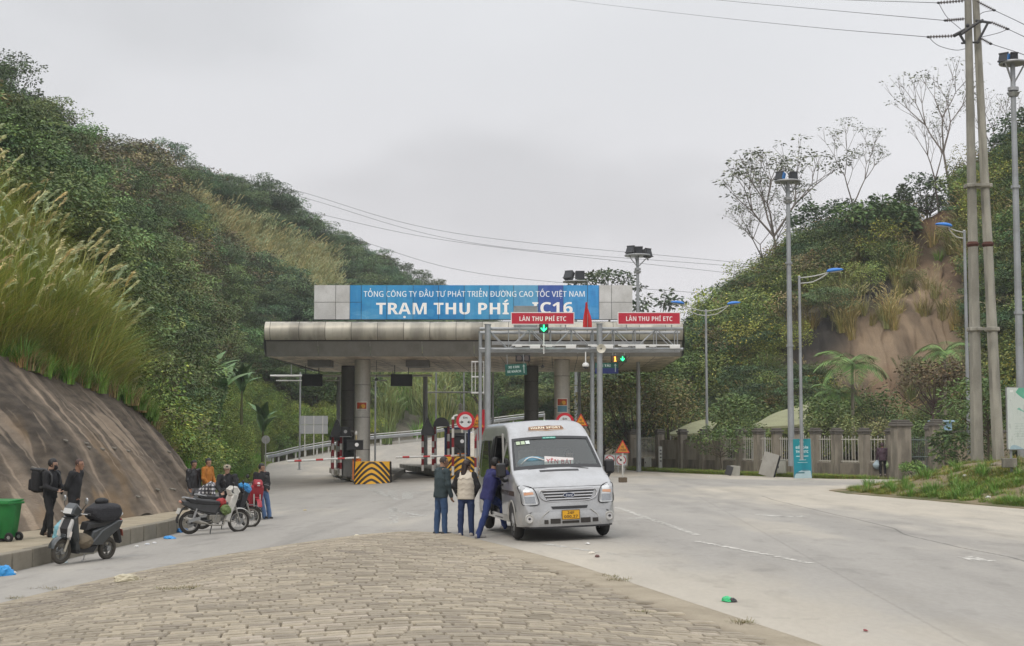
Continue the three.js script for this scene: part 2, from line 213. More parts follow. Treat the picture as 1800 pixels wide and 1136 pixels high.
// ---------- the paved island ----------
const ISL = [[-10.5, -14], [-9.6, 0], [-8.6, 14], [-7.55, 22.6], [-6.9, 26.5], [-5.8, 30.5], [-4.6, 33.2], [-3.4, 35.2], [-2.4, 35.6], [-1.3, 33.9], [-0.1, 29.2], [1.0, 24.5], [2.1, 19], [2.95, 15.1], [3.9, 10], [5.0, 0], [6, -14]];
function islDist(x, d) { let m = 1e9, inside = false; for (let i = 0, j = ISL.length - 1; i < ISL.length; j = i++) { const [ax, ad] = ISL[j], [bx2, bd] = ISL[i], ex2 = bx2 - ax, ey = bd - ad, t = clamp(((x - ax) * ex2 + (d - ad) * ey) / (ex2 * ex2 + ey * ey), 0, 1), D = Math.hypot(x - ax - ex2 * t, d - ad - ey * t); m = Math.min(m, D); if ((ad > d) !== (bd > d) && x < (bx2 - ax) * (d - ad) / (bd - ad) + ax) inside = !inside; } return inside ? m : -m; }
const islH = (x, d) => { const e = islDist(x, d); return gY(x, -d) + 0.035 + (lin([[10, 0.38], [22, 0.3], [30, 0.26], [35, 0.22]], d)) * smooth(0, 4.2, e) ; };
{
  const island = thing('paved_island'); tag(island, null, null, null, 'structure');
  // mortar bed with a plain concrete rim
  const cx = -2.6, bedT = [], NR = 16, per = 96, P = [];
  const pts = []; { let L = 0; const seg = ISL.map((a, i) => { const b = ISL[(i + 1) % ISL.length], l = Math.hypot(b[0] - a[0], b[1] - a[1]); L += l; return l; }); for (let k = 0; k < 220; k++) { let s = k / 220 * L, i = 0; while (s > seg[i]) s -= seg[i++]; const a = ISL[i], b = ISL[(i + 1) % ISL.length], t = s / seg[i]; pts.push([lerp(a[0], b[0], t), lerp(a[1], b[1], t)]); } }
  const spine = (d) => [lin([[-14, -2], [20, -2.4], [34, -2.6]], d), clamp(d, -10, 32)];
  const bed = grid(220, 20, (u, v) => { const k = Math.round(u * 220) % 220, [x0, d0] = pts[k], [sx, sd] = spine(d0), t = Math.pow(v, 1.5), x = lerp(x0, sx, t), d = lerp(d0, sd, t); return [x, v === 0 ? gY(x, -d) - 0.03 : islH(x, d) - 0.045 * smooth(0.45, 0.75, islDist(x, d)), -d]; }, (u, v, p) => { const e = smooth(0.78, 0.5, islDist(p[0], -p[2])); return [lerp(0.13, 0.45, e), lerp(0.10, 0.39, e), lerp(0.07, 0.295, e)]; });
  part('mortar_bed', bed, mat([1, 1, 1], 0.97, { vertexColors: true, map: rep(T.dirt, 0.5), bumpMap: rep(T.grain, 1.5), bumpScale: 0.01 }), island);
  // blocks in courses
  const R = rnd(77), dir = [-0.126, 0.992], rt = [0.992, 0.126], list = [];
  const o0 = [-1.2, 0];
  for (let row = 0; row < 150; row++) {
    const vD = 8 + row * 0.2; let s = -12 + R() * 0.3; const amp = (R() - 0.5) * 0.5;
    while (s < 9) {
      const w = 0.2 + R() * R() * 0.24 + 0.02, um = s + w / 2, wob = 0.055 * (vn(um * 0.35, row * 0.2, 3) - 0.5) * 2, vv = vD + wob, x = o0[0] + rt[0] * um + dir[0] * vv, d = o0[1] + rt[1] * um + dir[1] * vv, e = islDist(x, d);
      const rim = x > -1.5 ? 0.58 : 0.2;
      if (e > rim + 0.1 * R() && d > 8 && d < 35.5) { const q = toPx(x, islH(x, d), -d); if (q[0] > -160 && q[0] < 1900) list.push({ x, d, w: w - 0.014, v: 0.16, y: islH(x, d), r: R(), q }); }
      s += w;
    }
  }
  list.sort((a, b) => a.d - b.d);
  const tones = []; for (let i = 0; i < 9; i++) { const k = 0.31 + 0.034 * i + 0.03 * R(), y = R(); tones.push(mat([k * (1.06 + 0.02 * y), k * (0.935 + 0.01 * y), k * (0.72 + 0.06 * (1 - y))], 0.95, { map: rep(T.dirt, 1.3), bumpMap: rep(T.grain, 3), bumpScale: 0.008, tri: 1 })); }
  const block = (w, v, seed) => { const r = rnd(seed), j = () => (r() - 0.5) * 0.014, hw = w / 2, hv = v / 2, b = 0.01, R0 = new Raw(); const T0 = [[-hw + b + j() * .5, 0, hv - b + j() * .5], [hw - b + j() * .5, 0, hv - b + j() * .5], [hw - b + j() * .5, 0, -hv + b + j() * .5], [-hw + b + j() * .5, 0, -hv + b + j() * .5]].map((p) => [p[0], 0.003 * r(), p[2]]); const B = [[-hw, -0.014, hv], [hw, -0.014, hv], [hw, -0.014, -hv], [-hw, -0.014, -hv]].map((p) => [p[0] + j() * .4, p[1], p[2] + j() * .4]); const D = B.map((p) => [p[0], -0.06, p[2]]); R0.quad(...T0); for (let i = 0; i < 4; i++) { const k = (i + 1) % 4; R0.quad(B[i], B[k], T0[k], T0[i]); R0.quad(D[i], D[k], B[k], B[i]); } const g = R0.geo(); g.deleteAttribute('color'); return uvTri(g); };
  const shapes = []; for (let i = 0; i < 24; i++) shapes.push([0, block(0.2 + (i / 24) * 0.26, 0.152, 500 + i)]);
  const shown = list.filter((b) => b.q[1] > 0 && b.q[1] < 1150 && b.q[0] > -10 && b.q[0] < 1810).slice(0, 300), set = new Set(shown), rest = tones.map(() => []);
  for (const b of list) {
    const i = clamp(Math.round((b.w - 0.2) / 0.26 * 24), 0, 23), g = shapes[i][1];
    const e = 0.3, nx = (islH(b.x + e, b.d) - islH(b.x - e, b.d)) / (2 * e), nd = (islH(b.x, b.d + e) - islH(b.x, b.d - e)) / (2 * e);
    const n = V(-nx, 1, nd).normalize(), q = new THREE.Quaternion().setFromUnitVectors(up0, n).multiply(new THREE.Quaternion().setFromAxisAngle(up0, Math.atan2(-rt[1], rt[0]) * -1 + (hash3(b.x * 99, b.d * 99, 1) - 0.5) * 0.03));
    const tn = clamp((0.5 * fbm(b.x * 0.5, b.d * 0.35, 6, 3) + 0.5 * b.r - 0.12) / 0.75 * 9 | 0, 0, 8), y = b.y + (hash3(b.x * 777, b.d * 777, 2) - 0.5) * 0.007 + 0.004;
    if (set.has(b)) { const m = new THREE.Mesh(g, tones[tn]); m.name = 'paving_block'; m.position.set(b.x, y, -b.d); m.quaternion.copy(q); m.receiveShadow = m.castShadow = true; island.add(m); }
    else rest[tn].push(g.clone().applyMatrix4(new THREE.Matrix4().compose(V(b.x, y, -b.d), q, V(1, 1, 1))));
  }
  rest.forEach((gs, i) => { if (gs.length) { const m = new THREE.Mesh(mergeGeometries(gs), tones[i]); m.name = 'paving_blocks'; m.userData.kind = 'stuff'; m.receiveShadow = true; island.add(m); } });
  // sand and soil washed over the tip
}
{ // grass bank on the right (the soil; blades come with the plants)
  const g = grid(60, 60, (u, v) => { const d = 30 + v * 36, x = lin(bankX, d) - 0.5 + u * u * 26, y = u === 0 ? gY(x, -d) - 0.06 : bankY(x, -d) + 0.02; return [x, y, -d]; },
    (u, v, p) => { const n = fbm(p[0] * 0.9, p[2] * 0.9, 3, 4), bare = smooth(0.45, 0.6, n + 0.25 * smooth(46, 58, -p[2]) - 0.1); return [lerp(0.11, 0.24, bare), lerp(0.115, 0.19, bare), lerp(0.045, 0.115, bare)]; });
  struct('grass_bank', g, mat([1, 1, 1], 1, { vertexColors: true, bumpMap: rep(T.leafy, 1.2), bumpScale: 0.06 }));
}
// ---------- hillsides ----------
const HL = { base: spline([[-16, 2, 18], [-16.5, 4.3, 41], [-13.2, 3.0, 50], [-13.2, -0.8, 60], [-16.6, -0.7, 92], [-22.6, -0.6, 139], [-14, 1.2, 144.5], [-7, 2.0, 146], [0, 3, 149], [8, 3.4, 152], [16, 3.6, 156], [34, 4, 160]]),
  crest: spline([[-45, 27, 24], [-48, 31, 68], [-45, 31.5, 95], [-41.5, 27, 115], [-38, 25.6, 135], [-35.5, 29.6, 175], [-28, 29.8, 215], [-14, 23.4, 255], [-3, 18.5, 276], [6, 8.8, 282], [18, 9, 285], [50, 16, 285]]) };
const hillL = (u, v) => { const a = HL.base(u), b = HL.crest(u), t = v <= 1 ? v : 1 + (v - 1) * 1.0, n = fbm(u * 22, v * 5, 7, 4) - 0.5, amp = Math.sin(Math.PI * clamp(v, 0, 1)) * 2.4 + (v > 0.9 ? 1.2 : 0); let y = lerp(a.y, b.y, Math.pow(Math.min(t, 1), 0.92)); if (v > 1) y -= (v - 1) * (b.y - a.y) * 0.9; return [lerp(a.x, b.x, t) + n * amp * 0.5, y + n * amp, -lerp(a.z, b.z, t)]; };
const HR = { base: spline([[8, 1, 120], [11.5, 0.6, 113], [17, 0.5, 106], [23, 0.5, 102], [29, 0.5, 99], [34, 0.5, 96], [40, 0.6, 92], [52, 1, 84]]),
  crest: spline([[13, 5, 150], [17.8, 10, 140], [22.4, 14.8, 132], [27.6, 17.9, 130], [33.5, 19.6, 130], [38, 22.2, 125], [43, 25.2, 120], [56, 31, 112]]) };
const hillR = (u, v) => { const a = HR.base(u), b = HR.crest(u), t = v, n = fbm(u * 14, v * 5, 27, 4) - 0.5, g = v < 0.12 ? v * 0.9 : v < 0.4 ? lerp(0.108, 0.55, (v - 0.12) / 0.28) : lerp(0.55, 1, (Math.min(v, 1) - 0.4) / 0.6), amp = Math.sin(Math.PI * clamp(v, 0, 1)) * 2.6 + (v > 0.9 ? 0.8 : 0), m = 1.5 * (fbm(u * 90, v * 9, 37, 4) - 0.5); let y = lerp(a.y, b.y, g); if (v > 1) y -= (v - 1) * (b.y - a.y) * 0.7; return [lerp(a.x, b.x, t) + n * amp * 0.4 + m * 0.5, y + n * amp * 0.7, -lerp(a.z, b.z, t) + n * amp + m * 0.8]; };
const blob = (q, cx, cy2, rx, ry) => smooth(1.15, 0.55, Math.hypot((q[0] - cx) / rx, (q[1] - cy2) / ry));
const rag = (q) => { q[0] += 60 * (fbm(q[0] / 40, q[1] / 30, 2, 4) - 0.5); q[1] += 50 * (fbm(q[0] / 34 + 9, q[1] / 34, 5, 4) - 0.5); return q; };
const soilTan = (x, y, z) => { const q = rag(toPx(x, y, z)); return Math.max(blob(q, 1600, 605, 125, 90), blob(q, 1550, 645, 125, 50), blob(q, 1640, 525, 60, 70), blob(q, 1590, 680, 60, 60) * 0.7); };
const soilRed = (x, y, z) => { const q = rag(toPx(x, y, z)); return Math.max(blob(q, 1645, 385, 38, 50), blob(q, 1670, 500, 26, 60) * 0.6, blob(q, 1570, 690, 60, 40) * 0.6, blob(q, 1620, 440, 40, 50) * 0.5); };
const soilDark = (x, y, z) => { const q = rag(toPx(x, y, z)); return Math.max(blob(q, 1470, 620, 125, 95), blob(q, 1520, 520, 60, 50), blob(q, 1340, 690, 90, 25), blob(q, 1560, 740, 110, 45)); };
{
  const soil = rep(T.streak, 0.18), bm = rep(T.grain, 0.35);
  const gl = grid(200, 70, (u, v) => { const p = hillL(u, v * 1.35); return [...p, p[0] - p[2], p[1]]; }, (u, v, p) => { const n = fbm(p[0] * 0.2, p[1] * 0.2, p[2] * 0.2, 3), q = toPx(...p), sc = smooth(650, 680, q[0]) * smooth(890, 860, q[0]) * smooth(625, 650, q[1]); const k = [0.075 + 0.08 * n, 0.07 + 0.065 * n, 0.035 + 0.03 * n]; return [lerp(k[0], 0.16 + 0.12 * n, sc), lerp(k[1], 0.15 + 0.11 * n, sc), lerp(k[2], 0.125 + 0.09 * n, sc)]; });
  struct('left_hill', gl, mat([1.3, 1.3, 1.3], 1, { vertexColors: true, map: soil, bumpMap: bm, bumpScale: 0.2 }));
  const gr = grid(260, 150, (u, v) => { const p = hillR(u, v * 1.3); return [...p, p[0], p[1]]; }, (u, v, p) => {
    const n = fbm(p[0] * 0.3, p[1] * 0.3, p[2] * 0.3, 4) * 0.6 + 0.5 * fbm(p[0] * 1.6, p[1] * 0.5, p[2] * 1.6, 3), t = soilTan(...p), r = soilRed(...p), d = soilDark(...p); let c = [0.06 + 0.05 * n, 0.055 + 0.045 * n, 0.03 + 0.02 * n];
    const mix = (o, k) => { c = c.map((x, i) => lerp(x, o[i] * (0.7 + 0.6 * n), k)); }; mix([0.075, 0.067, 0.06], d); mix([0.37, 0.275, 0.19], t); mix([0.25, 0.15, 0.09], r * 0.9); return c; });
  struct('right_hill', gr, mat([1.25, 1.25, 1.25], 1, { vertexColors: true, map: soil, bumpMap: bm, bumpScale: 0.15 }));
}
// ---------- toll station ----------
const CD = 80;                                             // depth of the canopy's front
const fx = (px, d = CD) => at(px, 640, d).x, fy = (py, d = CD, px = 900) => at(px, py, d).y;
function TXT(x, s, cx, cy2, font, color, maxW) {       // centred text; Vietnamese marks are drawn over their letters
  x.font = font; x.fillStyle = x.strokeStyle = color; x.textAlign = 'left'; x.textBaseline = 'alphabetic'; x.lineCap = 'butt';
  const size = +/(\d+)px/.exec(font)[1], bold = /bold/.test(font), cap = size * 0.71, lw = size * (bold ? 0.1 : 0.06), cl = [...s].map((ch) => { const n = ch.normalize('NFD'); return [n[0], n.slice(1)]; }), w = cl.reduce((q, c) => q + x.measureText(c[0]).width, 0);
  x.save(); x.translate(cx, cy2 + cap / 2); if (maxW) x.scale(maxW / w, 1); let X = -w / 2; x.lineWidth = lw;
  for (const [b, m] of cl) {
    const bw = x.measureText(b).width, c = X + bw / 2; x.fillText(b, X, 0); let y = -cap - size * 0.07; const a = size * 0.13, st = (...p) => { x.beginPath(); p.forEach((q, i) => i ? x.lineTo(c + q[0] * a, y + q[1] * a) : x.moveTo(c + q[0] * a, y + q[1] * a)); x.stroke(); };
    for (const k of m) {
      if (k === '\u0302') { st([-1.2, 0.2], [0, -0.9], [1.2, 0.2]); y -= a * 1.2; } else if (k === '\u0306') { st([-1, -0.8], [-0.5, 0], [0.5, 0], [1, -0.8]); y -= a * 1.2; }
      else if (k === '\u031b') { x.beginPath(); x.moveTo(X + bw * 0.84, -cap * 0.97); x.quadraticCurveTo(X + bw * 1.08, -cap * 0.95, X + bw * 1.05, -cap * 1.2); x.stroke(); }
    }
    for (const k of m) {
      if (k === '\u0300') st([-0.8, -1], [0.5, 0.1]); else if (k === '\u0301') st([0.8, -1], [-0.5, 0.1]); else if (k === '\u0309') st([-0.5, -1.1], [0.3, -1.3], [0.5, -0.8], [0, -0.4], [0, 0.1]); else if (k === '\u0303') st([-1, 0], [-0.4, -0.6], [0.4, 0], [1, -0.6]);
      else if (k === '\u0323') { x.beginPath(); x.arc(c, size * 0.17, lw * 0.72, 0, 7); x.fill(); }
    }
    X += bw;
  }
  x.restore();
}
{
  const t = thing('toll_canopy', 'long grey metal toll plaza canopy with rounded front edge on four thick columns', 'toll canopy', [fx(833), gY(fx(833), -84), -CD]);
  const ox = t.position.x, oy = t.position.y, L = fx(469) - ox, Rr = fx(1198) - ox, yT = fy(567) - oy, yLip = fy(601) - oy, yB = fy(627) - oy, deep = 19.5, skew = -0.03;
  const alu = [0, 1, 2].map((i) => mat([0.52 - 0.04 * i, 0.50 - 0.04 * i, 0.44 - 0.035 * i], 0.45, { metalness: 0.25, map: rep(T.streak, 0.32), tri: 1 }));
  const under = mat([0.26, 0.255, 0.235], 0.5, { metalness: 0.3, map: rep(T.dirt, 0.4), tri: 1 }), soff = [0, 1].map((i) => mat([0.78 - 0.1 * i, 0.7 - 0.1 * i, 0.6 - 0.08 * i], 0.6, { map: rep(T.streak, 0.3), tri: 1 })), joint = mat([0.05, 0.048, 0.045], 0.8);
  const rad = (yT - yLip) / 2, prof = []; for (let k = 0; k <= 9; k++) { const a = Math.PI * (0.52 - k / 9 * 0.98); prof.push([Math.sin(a) * rad + yLip + rad, Math.cos(a) * rad * 0.95 + 0.55]); }
  const edges = [L, L + 0.29]; let ex0 = fx(529) - ox; while (ex0 < Rr - 0.3) { edges.push(ex0); ex0 += 1.352; } edges.push(Rr);
  for (let i = 0; i < edges.length - 1; i++) { const a = edges[i] + 0.012, b = edges[i + 1] - 0.012; part('fascia_panel', grid(1, 9, (u, v) => { const p = prof[Math.round(v * 9)]; return [lerp(a, b, u), p[0], p[1]]; }), alu[(i * 7) % 3], t); }
  part('fascia_backing', [grid(1, 9, (u, v) => { const p = prof[Math.round(v * 9)]; return [lerp(L, Rr, u), p[0] * 0.998, p[1] - 0.03]; }), bx(Rr - L - 0.05, 0.06, 1.2, (L + Rr) / 2, yT - 0.02, -0.05)], joint, t);
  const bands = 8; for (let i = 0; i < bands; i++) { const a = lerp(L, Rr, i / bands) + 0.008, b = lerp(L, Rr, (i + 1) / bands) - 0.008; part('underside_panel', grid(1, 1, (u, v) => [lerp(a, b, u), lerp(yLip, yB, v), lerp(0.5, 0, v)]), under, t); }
  const nr = 5, nc = 16; for (let j = 0; j < nr; j++) for (let i = 0; i < nc; i++) { const z0 = -j * deep / nr - 0.012, z1 = -(j + 1) * deep / nr + 0.012, xa = lerp(L, Rr, i / nc) + 0.012, xb = lerp(L, Rr, (i + 1) / nc) - 0.012; part('soffit_panel', grid(1, 1, (u, v) => [lerp(xa, xb, u) + lerp(z0, z1, v) * -skew * -1 * 8 / 8, yB + 0.01, lerp(z0, z1, v)]), soff[(i * 3 + j * 5) % 2 && (i === 3 || i === 7 || i === 6) ? 1 : 0], t); }
  part('soffit_backing', bx(Rr - L - 0.1, 0.12, deep - 0.1, (L + Rr) / 2, yB + 0.1, -deep / 2), joint, t);
  const side = mat([0.5, 0.5, 0.48], 0.5, { metalness: 0.3, map: rep(T.streak, 0.3), tri: 1 });
  for (const s of [0, 1]) part('side_fascia', grid(8, 4, (u, v) => { const x = s ? Rr : L; return [x + (s ? 1 : -1) * 0.16 * Math.sin(Math.PI * (0.15 + v * 0.7)), lerp(yT - 0.03, yB + 0.02, v), lerp(0.2, -deep, u)]; }), side, t);
  part('roof_sheet', bx(Rr - L + 0.2, 0.08, deep, (L + Rr) / 2, yT - 0.08, -deep / 2 + 0.1), side, t);
  for (const px of [531, 712]) { const a = fx(px + 0) - ox; part('soffit_box', bx(1.25, 0.5, 1.6, a + 0.4, yB - 0.1, -4.5), mat([0.2, 0.2, 0.2], 0.5, { map: rep(T.dirt, 0.5), tri: 1 }), t); }
  // columns
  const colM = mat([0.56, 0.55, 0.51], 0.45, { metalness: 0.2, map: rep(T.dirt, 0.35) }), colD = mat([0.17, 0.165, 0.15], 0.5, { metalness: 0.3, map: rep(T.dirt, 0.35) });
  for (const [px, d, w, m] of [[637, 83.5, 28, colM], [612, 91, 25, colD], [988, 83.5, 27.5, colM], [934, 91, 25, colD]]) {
    const x = at(px, 700, d).x - ox, r = w * d / FPX / 2, g0 = gY(x + ox, -d) - oy; let y = g0; const col = part('column', cy([x, g0 - 0.1, CD - d], [x, yB + 0.05, CD - d], r - 0.012, r - 0.012, 28), joint, t);
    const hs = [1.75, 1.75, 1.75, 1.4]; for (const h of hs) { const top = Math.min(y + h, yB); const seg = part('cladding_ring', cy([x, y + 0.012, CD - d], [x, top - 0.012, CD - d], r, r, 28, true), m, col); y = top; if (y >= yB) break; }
    if (m === colM) {                                        // poster on the front of the column
      const art = canvasTex(128, 192, (c, w2, h2) => { c.fillStyle = '#e9e6dc'; c.fillRect(0, 0, w2, h2); c.fillStyle = '#b8431f'; c.fillRect(10, 12, 108, 82); c.fillStyle = '#e0a51e'; c.beginPath(); c.arc(80, 60, 26, 0, 7); c.fill(); c.fillStyle = '#8a6a1a'; c.beginPath(); c.moveTo(30, 90); c.lineTo(52, 40); c.lineTo(76, 90); c.fill(); c.fillStyle = px > 900 ? '#5f93a6' : '#b9b7b0'; c.fillRect(8, 100, 112, px > 900 ? 80 : 20); });
      const py0 = px > 900 ? 700 : 706, py1 = px > 900 ? 726 : 722, ya = fy(py0, 83) - oy, yb = fy(py1, 83) - oy, ps = part('poster', grid(8, 1, (u, v) => { const a2 = (u - 0.5) * 1.45; return [x + Math.sin(a2) * (r + 0.012), lerp(yb, ya, v), CD - d + Math.cos(a2) * (r + 0.012), u, px > 900 ? v : lerp(0.4, 1, v)]; }), mat([0.85, 0.85, 0.85], 0.5, { map: art }), col);
    }
  }
}
{ // name board on top of the canopy
  const d = 80.6, X0 = fx(552, d), X1 = fx(1112, d), yb = fy(562.5, d), yt = fy(502, d), t = thing('station_name_board', 'long blue name board with white lettering and white end panels above the canopy', 'sign board', [(X0 + X1) / 2, yb, -d]);
  const tex = canvasTex(2048, 260, (c, w, h) => {
    const px = (p) => (p - 615) / 438 * w, py = (p) => (p - 502) / 60.5 * h;
    const cols = ['#2a84be', '#2f8cc4', '#3590c6', '#1f7fbd', '#2382c0', '#3b93c6', '#2d86be', '#4c9bc6', '#5c9fc8', '#3a55a0', '#3d8fca', '#3b92d2'], sx = [615, 635, 680, 726, 771, 816, 860, 877, 903, 946, 990, 1033, 1053];
    for (let i = 0; i < 12; i++) { c.fillStyle = cols[i]; c.fillRect(px(sx[i]), 0, px(sx[i + 1]) - px(sx[i]) + 1, h); }
    const R = rnd(5); for (let i = 0; i < 900; i++) { c.fillStyle = R() > 0.5 ? `rgba(190,215,228,${0.05 * R()})` : `rgba(10,70,130,${0.07 * R()})`; const x = R() * w, y = R() * h; c.fillRect(x, y - 20, 8 + R() * 50, 20 + R() * 90); }
    for (let i = 0; i < 26; i++) { c.fillStyle = `rgba(200,220,232,${0.12 * R()})`; c.beginPath(); c.ellipse(R() * w, h * (0.7 + 0.3 * R()), 30 + 60 * R(), 10 + 30 * R(), 0, 0, 7); c.fill(); }
    TXT(c, 'TỔNG CÔNG TY ĐẦU TƯ PHÁT TRIỂN ĐƯỜNG CAO TỐC VIỆT NAM', px(834), py(518), '58px sans-serif', '#eef2f4', px(1028) - px(638));
    TXT(c, 'TRẠM THU PHÍ', px(778), py(543.5), 'bold 120px sans-serif', '#f2f3f2', px(897) - px(662)); c.lineWidth = 5; c.strokeStyle = '#f2f3f2';
    TXT(c, 'IC16', px(971), py(542.5), 'bold 120px sans-serif', '#f2f3f2', px(1007) - px(934));
  });
  const pt = mat([1.25, 1.2, 1.15], 0.4, { map: tex }), wt = [0, 1, 2].map((i) => mat([0.66 + 0.03 * i, 0.66 + 0.03 * i, 0.65 + 0.03 * i], 0.5, { map: rep(T.dirt, 0.4), tri: 1 }));
  const ox = t.position.x, H = yt - yb;
  const pan = (p0, p1, v0, v1, m, uvs) => { const a = fx(p0, d) - ox + 0.012, b = fx(p1, d) - ox - 0.012, y0 = H * v0 + 0.012, y1 = H * v1 - 0.012, q = bx(b - a, y1 - y0, 0.05, (a + b) / 2, (y0 + y1) / 2, 0.26); if (uvs) { const P = q.attributes.position, U = q.attributes.uv; for (let i = 0; i < P.count; i++) U.setXY(i, (P.getX(i) - (fx(615, d) - ox)) / (fx(1053, d) - fx(615, d)), P.getY(i) / H); } part('sign_panel', q, m, t); };
  const sx = [635, 680, 726, 771, 816, 860, 903, 946, 990, 1033]; pan(615, 635, 0, 0.5, pt, 1); pan(615, 635, 0.5, 1, pt, 1); for (let i = 0; i < 9; i++) pan(sx[i], sx[i + 1], 0, 1, pt, 1); pan(1033, 1053, 0, 1, pt, 1);
  let k = 0; for (const [a, b] of [[552, 590], [590, 615], [1053, 1075], [1075, 1112]]) for (const [v0, v1] of [[0, 0.5], [0.5, 1]]) pan(a, b, v0, v1, wt[k++ % 3]);
  part('board_frame', bx(X1 - X0 - 0.02, H - 0.02, 0.46, 0, H / 2, 0), mat([0.1, 0.1, 0.1], 0.7), t);
}
// gantry in front of the canopy
const GD = 69.5;
{
  const t = thing('lane_gantry', 'galvanised truss gantry with tall round posts in front of the toll canopy', 'gantry', [fx(955, GD), gY(fx(955, GD), -GD), -GD]), ox = t.position.x, oy = t.position.y, X = (p, d = GD) => fx(p, d) - ox, Y = (p, d = GD) => fy(p, d) - oy;
  const zR = -1.3, yt = Y(578), yb = Y(614), x0 = X(843), x1 = X(1201);
  for (const [px, w, z, top] of [[857.5, 11, 0.25, 572], [843, 6.5, -1.5, 580], [1053.5, 10.5, 0.25, 571], [1044, 7.5, -1.5, 582]]) { const x = X(px), r = w * GD / FPX / 2, g = gY(x + ox, -GD) - oy; const p = part('post', cy([x, g - 0.05, z], [x, Y(top), z], r, r * 0.96, 18), M.galv, t); part('post_cap', cy([x, Y(top), z], [x, Y(top) + 0.04, z], r * 1.15, r * 1.15, 14), M.galv, p); part('base_plate', bx(r * 3.2, 0.05, r * 3.2, x, g + 0.03, z), M.galv, p); }
  for (const [y, z] of [[yt, 0], [yb, 0], [yt - 0.1, zR], [yb - 0.02, zR]]) part('chord', cy([x0, y, z], [x1, y, z], 0.07, 0.07, 10), M.galv, t);
  const n = 9; for (const z of [0, zR]) for (let i = 0; i <= n; i++) { const x = lerp(x0 + 0.35, x1 - 0.25, i / n), xn = lerp(x0 + 0.35, x1 - 0.25, (i + 1) / n); part('truss_upright', cy([x, yb, z], [x, yt, z], 0.028, 0.028, 6), M.galv, t); if (i < n) part('truss_diagonal', cy([i % 2 ? x : xn, yb, z], [i % 2 ? xn : x, yt, z], 0.028, 0.028, 6), M.galv, t); }
  for (let i = 0; i <= n; i++) { const x = lerp(x0 + 0.35, x1 - 0.25, i / n); part('cross_tie', [cy([x, yt, 0], [x, yt - 0.1, zR], 0.025, 0.025, 6), cy([x, yb, 0], [x, yb, zR], 0.025, 0.025, 6)], M.galv, t); }
  part('cable_tray', bx(X(1135) - X(864), 0.16, 0.25, (X(1135) + X(864)) / 2, Y(601), zR + 0.25), M.steel, t);
  for (const [a, b] of [[900, 950], [953, 1013], [1033, 1078], [1086, 1135], [1135, 1195]]) part('sensor_bracket', [bx(X(b) - X(a), 0.06, 0.1, (X(a) + X(b)) / 2, Y(607.5), 0.22), bx(0.45, 0.13, 0.2, X(b) - 0.25, Y(611), 0.3), bx(0.3, 0.08, 0.16, X(a) + 0.3, Y(609), 0.26)], M.white, t);
  const cage = []; for (const px of [828, 834, 842, 849]) cage.push(cy([X(px), Y(633), -1.6], [X(px), Y(689), -1.6], 0.018, 0.018, 5)); for (const py of [633, 660, 689]) cage.push(bx(X(850) - X(827), 0.06, 0.06, X(838.5), Y(py), -1.6)); part('ladder_cage', cage, M.white, t);
}
